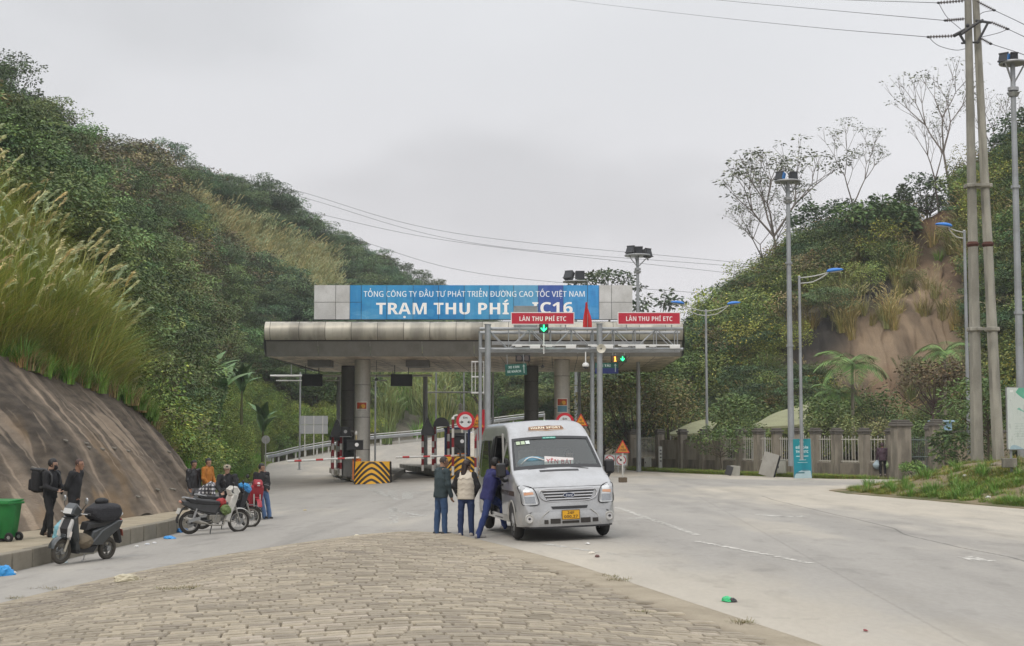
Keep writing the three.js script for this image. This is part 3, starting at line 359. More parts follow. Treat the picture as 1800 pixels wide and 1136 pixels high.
{
  const red = canvasTex(600, 120, (c, w, h) => { c.fillStyle = '#efe9e6'; c.fillRect(0, 0, w, h); c.fillStyle = '#c5203a'; c.fillRect(7, 7, w - 14, h - 14); TXT(c, 'LÀN THU PHÍ ETC', w / 2, h / 2 + 3, 'bold 60px sans-serif', '#f7f2ee', 450); });
  const place = (a, b, label) => { const d = GD - 0.15, x0 = fx(a, d), x1 = fx(b, d), y0 = fy(571, d), y1 = fy(549, d), t = thing('lane_sign', label, 'sign', [(x0 + x1) / 2, y0, -d], 0, 'red lane signs on the gantry'); const w = x1 - x0, h = y1 - y0; part('sign_face', grid(1, 1, (u, v) => [(u - 0.5) * (w - 0.01), v * (h - 0.01) + 0.005, 0.034, u, v]), mat([0.9, 0.9, 0.9], 0.4, { map: red }), t); part('sign_case', bx(w, h, 0.06, 0, h / 2, 0, 0, 0, 0, 0.02), M.white, t); for (const s of [-1, 1]) part('bracket', bx(0.05, 0.5, 0.05, s * w * 0.36, -0.03, -0.06), M.galv, t); };
  place(898, 1010, 'red lane sign above the green arrow light, left one on the gantry'); place(1086, 1197, 'red lane sign at the far right end of the gantry, beyond the red flag');
  const panelM = mat([0.33, 0.36, 0.36], 0.6, { map: rep(T.dirt, 0.6), tri: 1 });
  const bp = whole('equipment_panel', bx(1.05, 0.95, 0.08, 0, 0, 0, 0, 0, 0, 0.02), panelM, 'grey rear panel sticking up behind the left red lane sign', 'panel'); bp.position.set(fx(924, 70.6), fy(557, 70.6), -70.6); part('panel_rim', [bx(1.1, 0.04, 0.1, 0, 0.48, 0), bx(0.04, 1, 0.1, -0.53, 0, 0), bx(0.04, 1, 0.1, 0.53, 0, 0), bx(0.06, 1.3, 0.06, -0.3, -0.6, -0.06)], M.steel, bp);
  // lane lights
  const arrow = (s) => ex([[0, -0.5 * s], [0.42 * s, -0.08 * s], [0.42 * s, 0.14 * s], [0.1 * s, -0.14 * s], [0.1 * s, 0.5 * s], [-0.1 * s, 0.5 * s], [-0.1 * s, -0.14 * s], [-0.42 * s, 0.14 * s], [-0.42 * s, -0.08 * s]], 0.012);
  const glowG = mat([0.05, 0.5, 0.25], 0.4, { emissive: new THREE.Color(0.03, 0.95, 0.42), emissiveIntensity: 1 }), glowA = mat([0.6, 0.3, 0.05], 0.4, { emissive: new THREE.Color(1, 0.55, 0.12), emissiveIntensity: 1 });
  const lamp = (x, y, z, c, p) => { const l = new THREE.PointLight(c, 0.25, 6); l.position.set(x, y, z); l.castShadow = true; l.shadow.radius = 4; p.add(l); };
  { const d = GD - 0.2, t = thing('lane_signal', 'black lane signal box showing a lit green down arrow under the left red sign', 'signal light', [fx(956, d), fy(577.5, d), -d]); part('housing', bx(0.42, 0.4, 0.14, 0, 0, 0, 0, 0, 0, 0.03), M.black, t); part('green_arrow', mv(arrow(0.33), 0, 0, 0.075), glowG, t); lamp(0, 0, 0.2, 0x30ff90, t); part('pole', cy([0, -0.2, 0], [0, -1.15, 0], 0.03, 0.03, 6), M.white, t); }
  { const d = 78.6, t = thing('lane_signal', 'black two-aspect signal with amber number 1 and green arrow below the canopy', 'signal light', [fx(1087.5, d), fy(631, d), -d]); part('housing', bx(0.8, 0.36, 0.16, 0, 0, 0, 0, 0, 0, 0.03), M.black, t); const one = []; one.push(bx(0.055, 0.22, 0.02, -0.18, 0, 0.085), bx(0.05, 0.04, 0.02, -0.215, 0.08, 0.0852), bx(0.14, 0.035, 0.02, -0.18, -0.125, 0.085)); part('amber_number', one, glowA, t); part('green_arrow', mv(arrow(0.25), 0.2, 0, 0.085), glowG, t); lamp(-0.18, 0, 0.2, 0xffa030, t); lamp(0.2, 0, 0.2, 0x30ff90, t); part('hanger', [cy([-0.3, 0.18, 0], [-0.3, 0.36, 0], 0.02), cy([0.3, 0.18, 0], [0.3, 0.36, 0], 0.02)], M.steel, t); }
  { const d = 79.6, t = thing('lane_signal', 'unlit black two-lamp signal box above the green direction sign', 'signal light', [fx(919, d), fy(630, d), -d]); part('housing', bx(0.76, 0.34, 0.16, 0, 0, 0, 0, 0, 0, 0.03), M.black, t); for (const s of [-1, 1]) part('lens', mv(new THREE.CylinderGeometry(0.13, 0.13, 0.03, 16), s * 0.19, 0, 0.09, 0, Math.PI / 2), mat([0.1, 0.08, 0.07], 0.3), t); }
  const dirSign = (px0, px1, py0, py1, d, lines, c1, c2, label, rz) => { const x0 = fx(px0, d), x1 = fx(px1, d), y0 = fy(py1, d), y1 = fy(py0, d), w = x1 - x0, h = y1 - y0, t = thing('direction_sign', label, 'sign', [(x0 + x1) / 2, (y0 + y1) / 2, -d]); t.rotation.z = rz; const tx = canvasTex(256, 160, (c, W, H) => { c.fillStyle = c1; c.fillRect(0, 0, W, H); c.fillStyle = c2; c.fillRect(0, H * 0.5, W, H * 0.5); lines.forEach((s, i) => TXT(c, s, 106, 42 + i * 62, 'bold 44px sans-serif', '#e4efe9', Math.min(165, s.length * 22))); c.fillStyle = '#b9c9c2'; c.fillRect(218, 30, 9, 104); c.beginPath(); c.moveTo(222, 10); c.lineTo(238, 42); c.lineTo(207, 42); c.fill(); }); part('sign_face', grid(1, 1, (u, v) => [(u - 0.5) * w, (v - 0.5) * h, 0.035, u, v]), mat([0.75, 0.75, 0.75], 0.5, { map: tx }), t); part('sign_case', bx(w, h, 0.06, 0, 0, 0), M.dark, t); part('hanger', [cy([-w * 0.38, h / 2, 0], [-w * 0.38, h / 2 + 0.5, 0], 0.02), cy([w * 0.38, h / 2, 0], [w * 0.38, h / 2 + 0.5, 0], 0.02)], M.steel, t); };
  dirSign(888, 926, 640, 660, 79.2, ['XE CON', 'XE KHÁCH'], '#0f5a4c', '#0f5a4c', 'green hanging direction sign with two lines and an up arrow, tilted', 0.06);
  dirSign(1046, 1087, 638, 657, 79.2, ['XE TẢI'], '#0f5a4c', '#1a2a70', 'half green half navy hanging sign with an up arrow beside the right gantry post', 0);
  // flag
  const fl = thing('flag', 'limp red flag hanging from a stick on the gantry between the red signs', 'flag', [fx(1033, GD), fy(578, GD), -GD - 0.1]); part('flag_stick', cy([0, -0.2, 0], [0.03, 1.25, 0], 0.015, 0.012, 6), M.steel, fl);
  part('flag_cloth', grid(10, 14, (u, v) => { const w = 0.08 + 0.33 * smooth(0, 0.8, 1 - v); return [0.03 - 0.09 + (u - 0.35) * w, v * 1.2 + 0.03 * u, 0.06 * Math.sin(u * 9 + v * 2) * (1 - v * 0.6)]; }), mat([0.55, 0.03, 0.03], 0.8), fl);
  // small hung things
  const cam = thing('dome_camera', 'white dome camera hanging under the gantry truss', 'camera', [fx(1030, 69), fy(618, 69), -69.3]); part('drop_pipe', cy([0, 0, 0], [0, -0.5, 0], 0.03, 0.03, 8), M.white, cam); part('camera_shell', mv(la([[0.03, 0.12], [0.1, 0.1], [0.16, 0.02], [0.16, -0.05], [0.13, -0.08], [0, -0.08]]), 0, -0.6, 0), M.white, cam); part('lens_dome', sp(0.12, 0.1, 0.12, 0, -0.68, 0), M.glassDark, cam);
  const sp1 = thing('horn_speaker', 'round cream horn speaker fixed to the right gantry post', 'speaker', [fx(1057, 69), fy(613, 69), -69.1]); part('horn', mv(la([[0.02, -0.2], [0.05, -0.1], [0.2, 0.05], [0.21, 0.06], [0.19, 0.05], [0.04, -0.05]]), 0, 0, 0.05, 0, Math.PI / 2), mat([0.6, 0.57, 0.48], 0.5), sp1); part('bracket', bx(0.05, 0.05, 0.2, 0, 0, -0.15), M.galv, sp1);
  const hl = thing('pendant_lamp', 'small dark pendant lamp hung from the canopy soffit mid gantry', 'lamp', [fx(954, 81), fy(628, 81), -81]); part('cord', cy([0, 0, 0], [0, -0.4, 0], 0.012, 0.012, 5), M.dark, hl); part('lamp_shade', mv(la([[0.02, 0.12], [0.09, 0], [0.07, -0.06], [0, -0.07]]), 0, -0.5, 0), M.dark, hl);
  const hl2 = thing('pendant_lamp', 'small dark pendant lamp hung beside the left front column', 'lamp', [fx(662, 84), fy(640, 84), -84]); part('cord', cy([0, 0.2, 0], [0, -0.75, 0], 0.012, 0.012, 5), M.dark, hl2); part('lamp_shade', mv(la([[0.02, 0.12], [0.09, 0], [0.07, -0.06], [0, -0.07]]), 0, -0.85, 0), M.dark, hl2);
  for (const [a, b, w] of [[531, 567, 'left'], [687, 725, 'right']]) { const d = 86, t = thing('display_screen', w === 'left' ? 'black display board hanging at the left bay of the canopy' : 'black display board hanging between the columns of the canopy', 'display', [(fx(a, d) + fx(b, d)) / 2, fy(668.5, d), -d], 0, 'black hanging displays'); const W = fx(b, d) - fx(a, d), H = fy(658, d) - fy(679, d); part('housing', bx(W, H, 0.14, 0, 0, 0, 0, 0, 0, 0.02), M.black, t); for (const s of [-1, 1]) { part('screen', bx(W * 0.46, H * 0.85, 0.02, s * W * 0.24, 0, 0.075), M.black, t); part('hanger', cy([s * W * 0.32, H / 2, 0], [s * W * 0.32, H / 2 + 0.5, 0], 0.025), M.dark, t); } }
  // rear lighting beam
  const d = 98, bm = thing('lighting_beam', 'slim white pipe beam with strip lamps below the rear edge of the canopy', 'beam', [fx(618, d), fy(661, d), -d]); part('pipe', cy([fx(475, d) - fx(618, d), 0, 0], [fx(760, d) - fx(618, d), 0.02, 0], 0.07, 0.07, 8), M.white, bm); for (const px of [498, 520, 585, 668, 700]) part('strip_lamp', bx(0.85, 0.07, 0.1, fx(px, d) - fx(618, d), -0.3, 0.1), M.white, bm); for (const px of [512, 690]) part('hanger', bx(0.05, 1.2, 0.05, fx(px, d) - fx(618, d), 0.6, 0), M.steel, bm);
}
// ---------- toll islands ----------
const chev = canvasTex(512, 320, (c, w, h) => { c.fillStyle = '#dda51c'; c.fillRect(0, 0, w, h); c.strokeStyle = '#2b211c'; c.lineWidth = 33; for (let k = -1; k < 6; k++) { c.beginPath(); const y0 = h * 1.02 - k * 82 + 10; c.moveTo(w * 0.5 - 330, y0 + 330); c.quadraticCurveTo(w * 0.5 - 120, y0 + 20, w * 0.5, y0); c.quadraticCurveTo(w * 0.5 + 120, y0 + 20, w * 0.5 + 330, y0 + 330); c.stroke(); } const R = rnd(9); for (let i = 0; i < 500; i++) { c.fillStyle = `rgba(90,70,40,${0.1 * R()})`; c.fillRect(R() * w, R() * h, 2 + 10 * R(), 2 + 5 * R()); } });
const nose = (t, x0, x1, y0, y1, z) => { const w = x1 - x0, h = y1 - y0; return part('crash_block', merge([grid(10, 6, (u, v) => { const a = (u - 0.5) * 2, k = 1 - 0.16 * v * Math.abs(a) - 0.03; return [(x0 + x1) / 2 + a * w / 2 * (1 - 0.05 * v), y0 + h * v, z + 0.35 * (1 - a * a) - 0.3 * v, u, v]; }), grid(10, 2, (u, v) => { const a = (u - 0.5) * 2; return [(x0 + x1) / 2 + a * w / 2 * 0.95, y1 + 0.002, lerp(z + 0.35 * (1 - a * a) - 0.3, z - 1.6, v), 0.02, 0.99]; }), ...[0, 1].map((s) => grid(2, 2, (u, v) => [(s ? x1 - 0.05 * v * w / 2 : x0 + 0.05 * v * w / 2), y0 + h * v, lerp(z - 0.3 * v, z - 1.6, u), 0.02, 0.6]))]), mat([1, 1, 1], 0.6, { map: chev }), t); };
const bandTex = canvasTex(16, 256, (c, w, h) => { for (let i = 0; i < 6; i++) { c.fillStyle = i % 2 ? '#d9d6d0' : '#8f1a22'; c.fillRect(0, i * h / 6, w, h / 6 + 1); } });
const bandM = mat([0.85, 0.85, 0.85], 0.5, { map: bandTex });
function barrier(label, pxBox, pyBox, pxTip, pyTip, d) { const b = at(pxBox, pyBox, d), g = gY(b.x, b.z) + 0.2, t = thing('barrier_gate', label, 'barrier', [b.x, g, b.z]), e = at(pxTip, pyTip, d + 0.4), hy = b.y - g + 0.22; part('motor_box', bx(0.42, 1.05, 0.36, 0, 0.525, 0, 0, 0, 0, 0.03), M.orange, t); part('box_lid', bx(0.46, 0.06, 0.4, 0, 1.08, 0, 0, 0, 0, 0.02), M.orange, t); const arm = part('boom_arm', bx(0.001, 0.001, 0.001, 0, hy, 0.2), M.white, t); const dx = e.x - b.x, dy = e.y - (g + hy); for (let i = 0; i < 10; i++) part('boom_stripe', cy([lerp(0.15, dx, i / 10), hy + dy * i / 10, 0.24], [lerp(0.15, dx, (i + 1) / 10), hy + dy * (i + 1) / 10, 0.24], 0.055, 0.05, 8), i % 3 === 2 ? M.red : M.white, arm); return t; }
function hoop(t, px0, px1, pyTop, pyBot, d, kind, bands = true) { const X = (p) => at(p, 800, d).x - t.position.x, x0 = X(px0), x1 = X(px1), z = -d - t.position.z, yT = fy(pyTop, d) - t.position.y, yB = fy(pyBot, d) - t.position.y, mid = (x0 + x1) / 2, h = kind === 'gable' ? 0.95 : 0.5; for (const x of [x0 + 0.06, x1 - 0.06]) { const p = part('striped_post', cy([x, yB, z], [x, yT - h, z], 0.075, 0.075, 10), bandM, t); } const dk = M.dark; if (kind === 'gable') part('hood', mv(ex([[x0, yT - h], [x1, yT - h], [x1, yT - h + 0.25], [mid, yT], [x0, yT - h + 0.25]], 0.9), 0, 0, z - 0.4), dk, t); else part('hood', mv(ex((() => { const a = []; for (let i = 0; i <= 10; i++) { const q = Math.PI * i / 10; a.push([mid + Math.cos(q) * (x1 - x0) / 2, yT - h + Math.sin(q) * h]); } return a; })(), 0.9), 0, 0, z - 0.4), dk, t); }
function booth(label, px0, px1, pyT, pyB, d, color) { const a = at(px0, pyB, d), b = at(px1, pyT, d), w = b.x - a.x, h = b.y - a.y, t = thing('toll_booth', label, 'booth', [a.x + w / 2, a.y, -d]), m = mat(color, 0.5, { map: rep(T.dirt, 0.8), tri: 1 }), D = 2.2; part('base_panel', bx(w, h * 0.42, D, 0, h * 0.21, -D / 2, 0, 0, 0, 0.02), m, t); for (const s of [-1, 1]) for (const z of [0, -D]) part('corner_post', bx(0.09, h, 0.09, s * (w / 2 - 0.045), h / 2 + 0.002, z + (z ? 0.045 : -0.045)), m, t); for (const [gw, x, z, r] of [[w - 0.18, 0, -0.04, 0], [w - 0.18, 0, -D + 0.04, 0], [D - 0.18, -w / 2 + 0.04, -D / 2, Math.PI / 2], [D - 0.18, w / 2 - 0.04, -D / 2, Math.PI / 2]]) part('window_pane', mv(new THREE.BoxGeometry(gw, h * 0.5, 0.012), x, h * 0.67, z, r), M.glassDark, t); part('booth_roof', bx(w + 0.1, 0.1, D + 0.1, 0, h + 0.05, -D / 2, 0, 0, 0, 0.03), m, t); return t; }
const islandM = mat([0.36, 0.34, 0.30], 0.9, { map: rep(T.streak, 0.6), bumpMap: rep(T.grain, 2), bumpScale: 0.006, tri: 1 });
function tollIsland(label, nx0, nx1, d, grp) { const a = at(nx0, 850, d), b = at(nx1, 850, d), g = gY((a.x + b.x) / 2, -d), t = thing('toll_island', label, 'traffic island', [(a.x + b.x) / 2, g, -d], 0, grp), w = b.x - a.x; nose(t, -w / 2, w / 2, -0.02, 1.12, 0); const pts = [[-w / 2 + 0.05, 1.6], [w / 2 - 0.05, 1.6], [w / 2 - 0.1 - 0.3, 24], [-w / 2 - 3.6, 24]]; const sh = pts.map(([x, z]) => [x - z * 0.02, z]); part('kerb_body', mv(ex(sh, 0.3, 0.03), 0, 0, 0, 0, -Math.PI / 2).translate(0, 0, 0), islandM, t); return t; }
{
  const isl = tollIsland('concrete toll island with black and yellow chevron nose at the left lane', 622, 685, 79);
  tollIsland('concrete toll island whose chevron nose shows behind the white vest', 782, 846, 80); tollIsland('concrete toll island hidden mostly behind the minibus', 978, 1040, 80);
  const fr1 = thing('striped_guard_frame', 'red and white striped guard frame with pointed dark hood on the left island', 'guard frame', at(592, 835, 84)); hoop(fr1, 583, 601, 738, 836, 84, 'gable'); hoop(fr1, 582, 597, 745, 833, 86, 'gable');
  const fr2 = thing('striped_guard_frame', 'striped guard frame with pointed dark hood on the middle island', 'guard frame', at(752, 830, 84)); hoop(fr2, 741, 763, 735, 828, 84, 'gable');
  const fr3 = thing('striped_guard_frame', 'striped guard frame with rounded dark hood left of the blue booth', 'guard frame', at(777, 830, 84.6)); hoop(fr3, 762, 790, 734, 828, 84.6, 'round');
  booth('grey toll booth cabinet beside the left front column', 600, 626, 760, 838, 85, [0.35, 0.35, 0.34]); booth('navy blue toll booth behind the striped posts', 781, 825, 755, 832, 85, [0.04, 0.06, 0.2]);
  barrier('orange barrier box with boom closed across the left lane', 627, 812, 508, 811, 80.5); barrier('orange barrier box with boom ending above the teal jacket', 812, 808, 697, 804, 81);
  const cam = (label, px, py, w, h, d) => { const p = at(px, py, d), g = gY(p.x, p.z) + 0.25, t = thing('lane_camera', label, 'camera', [p.x, g, p.z]), y = p.y - g; part('screen_housing', bx(w, h, 0.2, 0, y, 0, 0, 0, 0, 0.03), M.black, t); part('lens', mv(new THREE.CylinderGeometry(0.1, 0.1, 0.05, 14), 0.1, y + 0.03, 0.12, 0, Math.PI / 2), mat([0.75, 0.76, 0.78], 0.3), t); part('stand', cy([0, -0.1, 0], [0, y - h / 2, 0], 0.05, 0.05, 8), M.dark, t); part('visor', bx(w + 0.04, 0.03, 0.3, 0, y + h / 2 + 0.02, 0.05), M.dark, t); };
  cam('black camera housing with white lens above the left barrier', 624, 783, 0.85, 0.5, 80.2); cam('black camera housing with white lens in front of the navy booth', 809, 777, 0.75, 0.62, 80.2);
  const b2 = thing('speaker_box', 'black square speaker box beside the left front column', 'speaker', at(608, 759, 83.2)); part('housing', bx(0.5, 0.5, 0.4, 0, 0, 0, 0, 0, 0, 0.02), M.black, b2); part('cone', mv(new THREE.CylinderGeometry(0.09, 0.05, 0.05, 14), 0, 0, 0.21, 0, Math.PI / 2), mat([0.4, 0.4, 0.4], 0.4), b2); part('shelf', bx(0.6, 0.03, 0.5, 0, -0.27, 0), M.steel, b2);
  const bl = thing('beacon_stand', 'small brass beacon lamp on a short stand by the left front column', 'beacon', at(626, 775, 80.6)); part('stand', cy([0, 0, 0], [0, 0.3, 0], 0.06, 0.05, 8), mat([0.5, 0.42, 0.25], 0.4, { metalness: 0.6 }), bl); part('beacon', mv(la([[0.07, 0], [0.08, 0.1], [0.04, 0.2], [0, 0.22]]), 0, 0.3, 0), M.offwhite, bl);
  const pst = thing('striped_post', 'red and white striped post left of the round width limit sign', 'post', at(796, 836, 79.5)); part('shaft', cy([0, 0, 0], [0, 2.9, 0], 0.07, 0.07, 10), bandM, pst); part('cap', sp(0.09, 0.09, 0.09, 0, 2.92, 0), M.white, pst); part('bent_arm', tb([[0, 2.85, 0], [0.05, 3.05, 0], [0.25, 3.1, 0]], 0.05, 6), M.white, pst);
  const pst2 = thing('striped_post', 'red and white striped post right of the navy booth', 'post', at(836, 838, 79.4)); part('shaft', cy([0, 0, 0], [0, 2.9, 0], 0.07, 0.07, 10), bandM, pst2); part('cap', sp(0.09, 0.09, 0.09, 0, 2.92, 0), M.white, pst2);
  const roundT = canvasTex(256, 256, (c) => { c.fillStyle = '#c81f2d'; c.beginPath(); c.arc(128, 128, 127, 0, 7); c.fill(); c.fillStyle = '#dcdcdc'; c.beginPath(); c.arc(128, 128, 90, 0, 7); c.fill(); TXT(c, '6m', 128, 84, 'bold 44px sans-serif', '#222'); c.fillStyle = '#161616'; for (const s of [-1, 1]) { c.beginPath(); c.moveTo(128 + s * 22, 146); c.lineTo(128 + s * 58, 124); c.lineTo(128 + s * 54, 140); c.lineTo(128 + s * 84, 140); c.lineTo(128 + s * 84, 152); c.lineTo(128 + s * 54, 152); c.lineTo(128 + s * 58, 168); c.fill(); } });
  const disc = (label, px, py, d, r) => { const p = at(px, py, d), t = thing('width_limit_sign', label, 'road sign', p); part('sign_face', grid(32, 1, (u, v) => [Math.cos(u * 2 * Math.PI) * r * v, Math.sin(u * 2 * Math.PI) * r * v, 0.025, 0.5 + 0.5 * v * Math.cos(u * 2 * Math.PI), 0.5 + 0.5 * v * Math.sin(u * 2 * Math.PI)]), mat([0.9, 0.9, 0.9], 0.4, { map: roundT }), t); part('sign_plate', mv(new THREE.CylinderGeometry(r, r, 0.03, 28), 0, 0, 0.005, 0, Math.PI / 2), M.steel, t); part('sign_pole', cy([0, -(p.y - gY(p.x, p.z)) + 0.1, -0.05], [0, r, -0.05], 0.04, 0.04, 8), M.galv, t); };
  disc('round red rimmed width limit sign in front of the navy booth', 818, 740, 78.6, 0.47); disc('round red rimmed width limit sign peeking over the minibus roof', 993, 742, 78.6, 0.47);
  const triT = (lines, bg) => canvasTex(256, 224, (c, w, h) => { c.fillStyle = '#c33022'; c.fillRect(0, 0, w, h); c.fillStyle = bg; c.beginPath(); c.moveTo(128, 34); c.lineTo(226, 206); c.lineTo(30, 206); c.fill(); lines.forEach((s, i) => TXT(c, s, 128, 118 + i * 54, 'bold 44px sans-serif', '#2a1a10')); });
  const triSign = (label, px, py, d, w, lines, bg, base, rim = 1) => { const p = at(px, py, d), h = w * 0.9, t = thing('slow_down_sign', label, 'warning sign', [p.x, base ? gY(p.x, p.z) : p.y, p.z]); const y = base ? p.y - t.position.y : 0; const gg = new THREE.BufferGeometry(); gg.setAttribute('position', new THREE.Float32BufferAttribute([-w / 2, y - h / 2, 0.026, w / 2, y - h / 2, 0.026, 0, y + h / 2, 0.026], 3)); gg.setAttribute('uv', new THREE.Float32BufferAttribute([0, 0, 1, 0, 0.5, 1], 2)); gg.computeVertexNormals(); part('sign_face', gg, mat([0.85, 0.85, 0.85], 0.5, { map: triT(lines, bg) }), t); part('sign_plate', ex([[-w / 2, y - h / 2], [w / 2, y - h / 2], [0, y + h / 2]], 0.02), M.steel, t); part('sign_pole', cy([0, base ? 0 : -(p.y - gY(p.x, p.z)) + 0.1, -0.03], [0, y + h * 0.2, -0.03], 0.035, 0.035, 8), base ? M.offwhite : M.galv, t); if (base) part('base_block', bx(0.36, 0.22, 0.36, 0, 0.11, 0, 0, 0, 0, 0.03), mat([0.12, 0.09, 0.06], 0.9), t); };
  triSign('yellow triangular slow sign with red rim beside the round sign', 839, 740, 78.8, 0.8, ['ĐI', 'CHẬM'], '#e59a1c'); triSign('yellow triangular slow sign peeking over the minibus roof', 1021, 738, 78.8, 0.72, ['ĐI', 'CHẬM'], '#e59a1c');
  triSign('faded orange triangular slow sign on a low base right of the minibus', 1094.5, 785, 67, 0.63, ['ĐI', 'CHẬM'], '#c88a2c', true);
  const fl2 = thing('flag', 'limp red flag beside the small triangular sign left of the minibus', 'flag', at(848, 775, 79)); part('flag_stick', cy([0.1, -0.6, 0], [0.12, 1.75, 0], 0.015, 0.012, 6), M.steel, fl2); part('flag_cloth', grid(8, 12, (u, v) => [0.12 - u * (0.12 + 0.4 * (1 - v)), v * 1.6, 0.05 * Math.sin(u * 9 + v * 2)]), mat([0.55, 0.03, 0.05], 0.8), fl2);
  // no-truck signs stood behind the low sign
  const noT = canvasTex(128, 128, (c) => { c.fillStyle = '#b9c0c4'; c.fillRect(0, 0, 128, 128); c.fillStyle = '#e6e4df'; c.beginPath(); c.arc(64, 64, 58, 0, 7); c.fill(); c.strokeStyle = '#b03038'; c.lineWidth = 12; c.beginPath(); c.arc(64, 64, 54, 0, 7); c.stroke(); c.beginPath(); c.moveTo(28, 28); c.lineTo(100, 100); c.stroke(); c.fillStyle = '#333'; c.fillRect(46, 50, 34, 26); });
  for (const [px, l] of [[1072, 'left of the orange triangular sign pole'], [1092, 'right behind the orange triangular sign pole']]) { const p = at(px, 809, 76), t = thing('prohibition_sign', 'small round no entry style sign ' + l, 'road sign', p, 0, 'prohibition signs behind the minibus'); part('sign_face', grid(1, 1, (u, v) => [(u - 0.5) * 0.5, (v - 0.5) * 0.5, 0.03, u, v]), mat([0.8, 0.8, 0.8], 0.5, { map: noT }), t); part('sign_plate', bx(0.52, 0.52, 0.04, 0, 0, 0), M.steel, t); for (const x of [-0.15, 0.15]) part('sign_leg', cy([x, -0.6, 0], [x, -0.2, 0], 0.02), M.steel, t); }
  // slim posts and a pipe frame behind the plaza
  for (const [px, yt, yb, d, w, l] of [[594, 660, 800, 99, 8, 'beside the left rear column'], [747, 658, 740, 99, 9, 'at the middle bay of the canopy'], [766, 655, 770, 104, 3.5, 'right of the middle bay post'], [815, 655, 700, 106, 3, 'right of the pipe frame'], [659, 662, 770, 106, 3.5, 'right of the left front column'], [526, 655, 790, 112, 3.5, 'left of the grey board backs'], [866, 655, 748, 88, 5, 'right of the left gantry post'], [1019, 655, 740, 100, 6, 'right of the right front column']]) { const b = at(px, 840, d), g = gY(b.x, b.z); const o = thing('steel_post', 'slim grey steel post ' + l, 'post', [b.x, g, b.z]); const h = fy(yt, d) - g, r = w * d / FPX / 2; part('shaft', cy([0, 0, 0], [0, h, 0], r, r * 0.9, 10), M.galv, o); part('foot_plate', bx(r * 4, 0.04, r * 4, 0, 0.02, 0), M.galv, o); }
  const pf = thing('pipe_frame', 'white pipe frame with small white box between the middle posts', 'frame', at(810, 690, 100)); part('rail', cy([-2.2, 0, 0], [1.5, 0, 0], 0.05, 0.05, 6), M.white, pf); part('drop_rod', cy([-0.02, 0, 0], [-0.02, -0.75, 0], 0.02, 0.02, 5), M.white, pf); part('sensor_box', bx(0.22, 0.42, 0.2, -0.02, -0.95, 0, 0, 0, 0, 0.03), M.white, pf); part('rail_upright', [cy([-2.2, 0.5, 0], [-2.2, -3.5, 0], 0.05), cy([1.5, 1, 0], [1.5, -3.5, 0], 0.05)], M.white, pf);
}
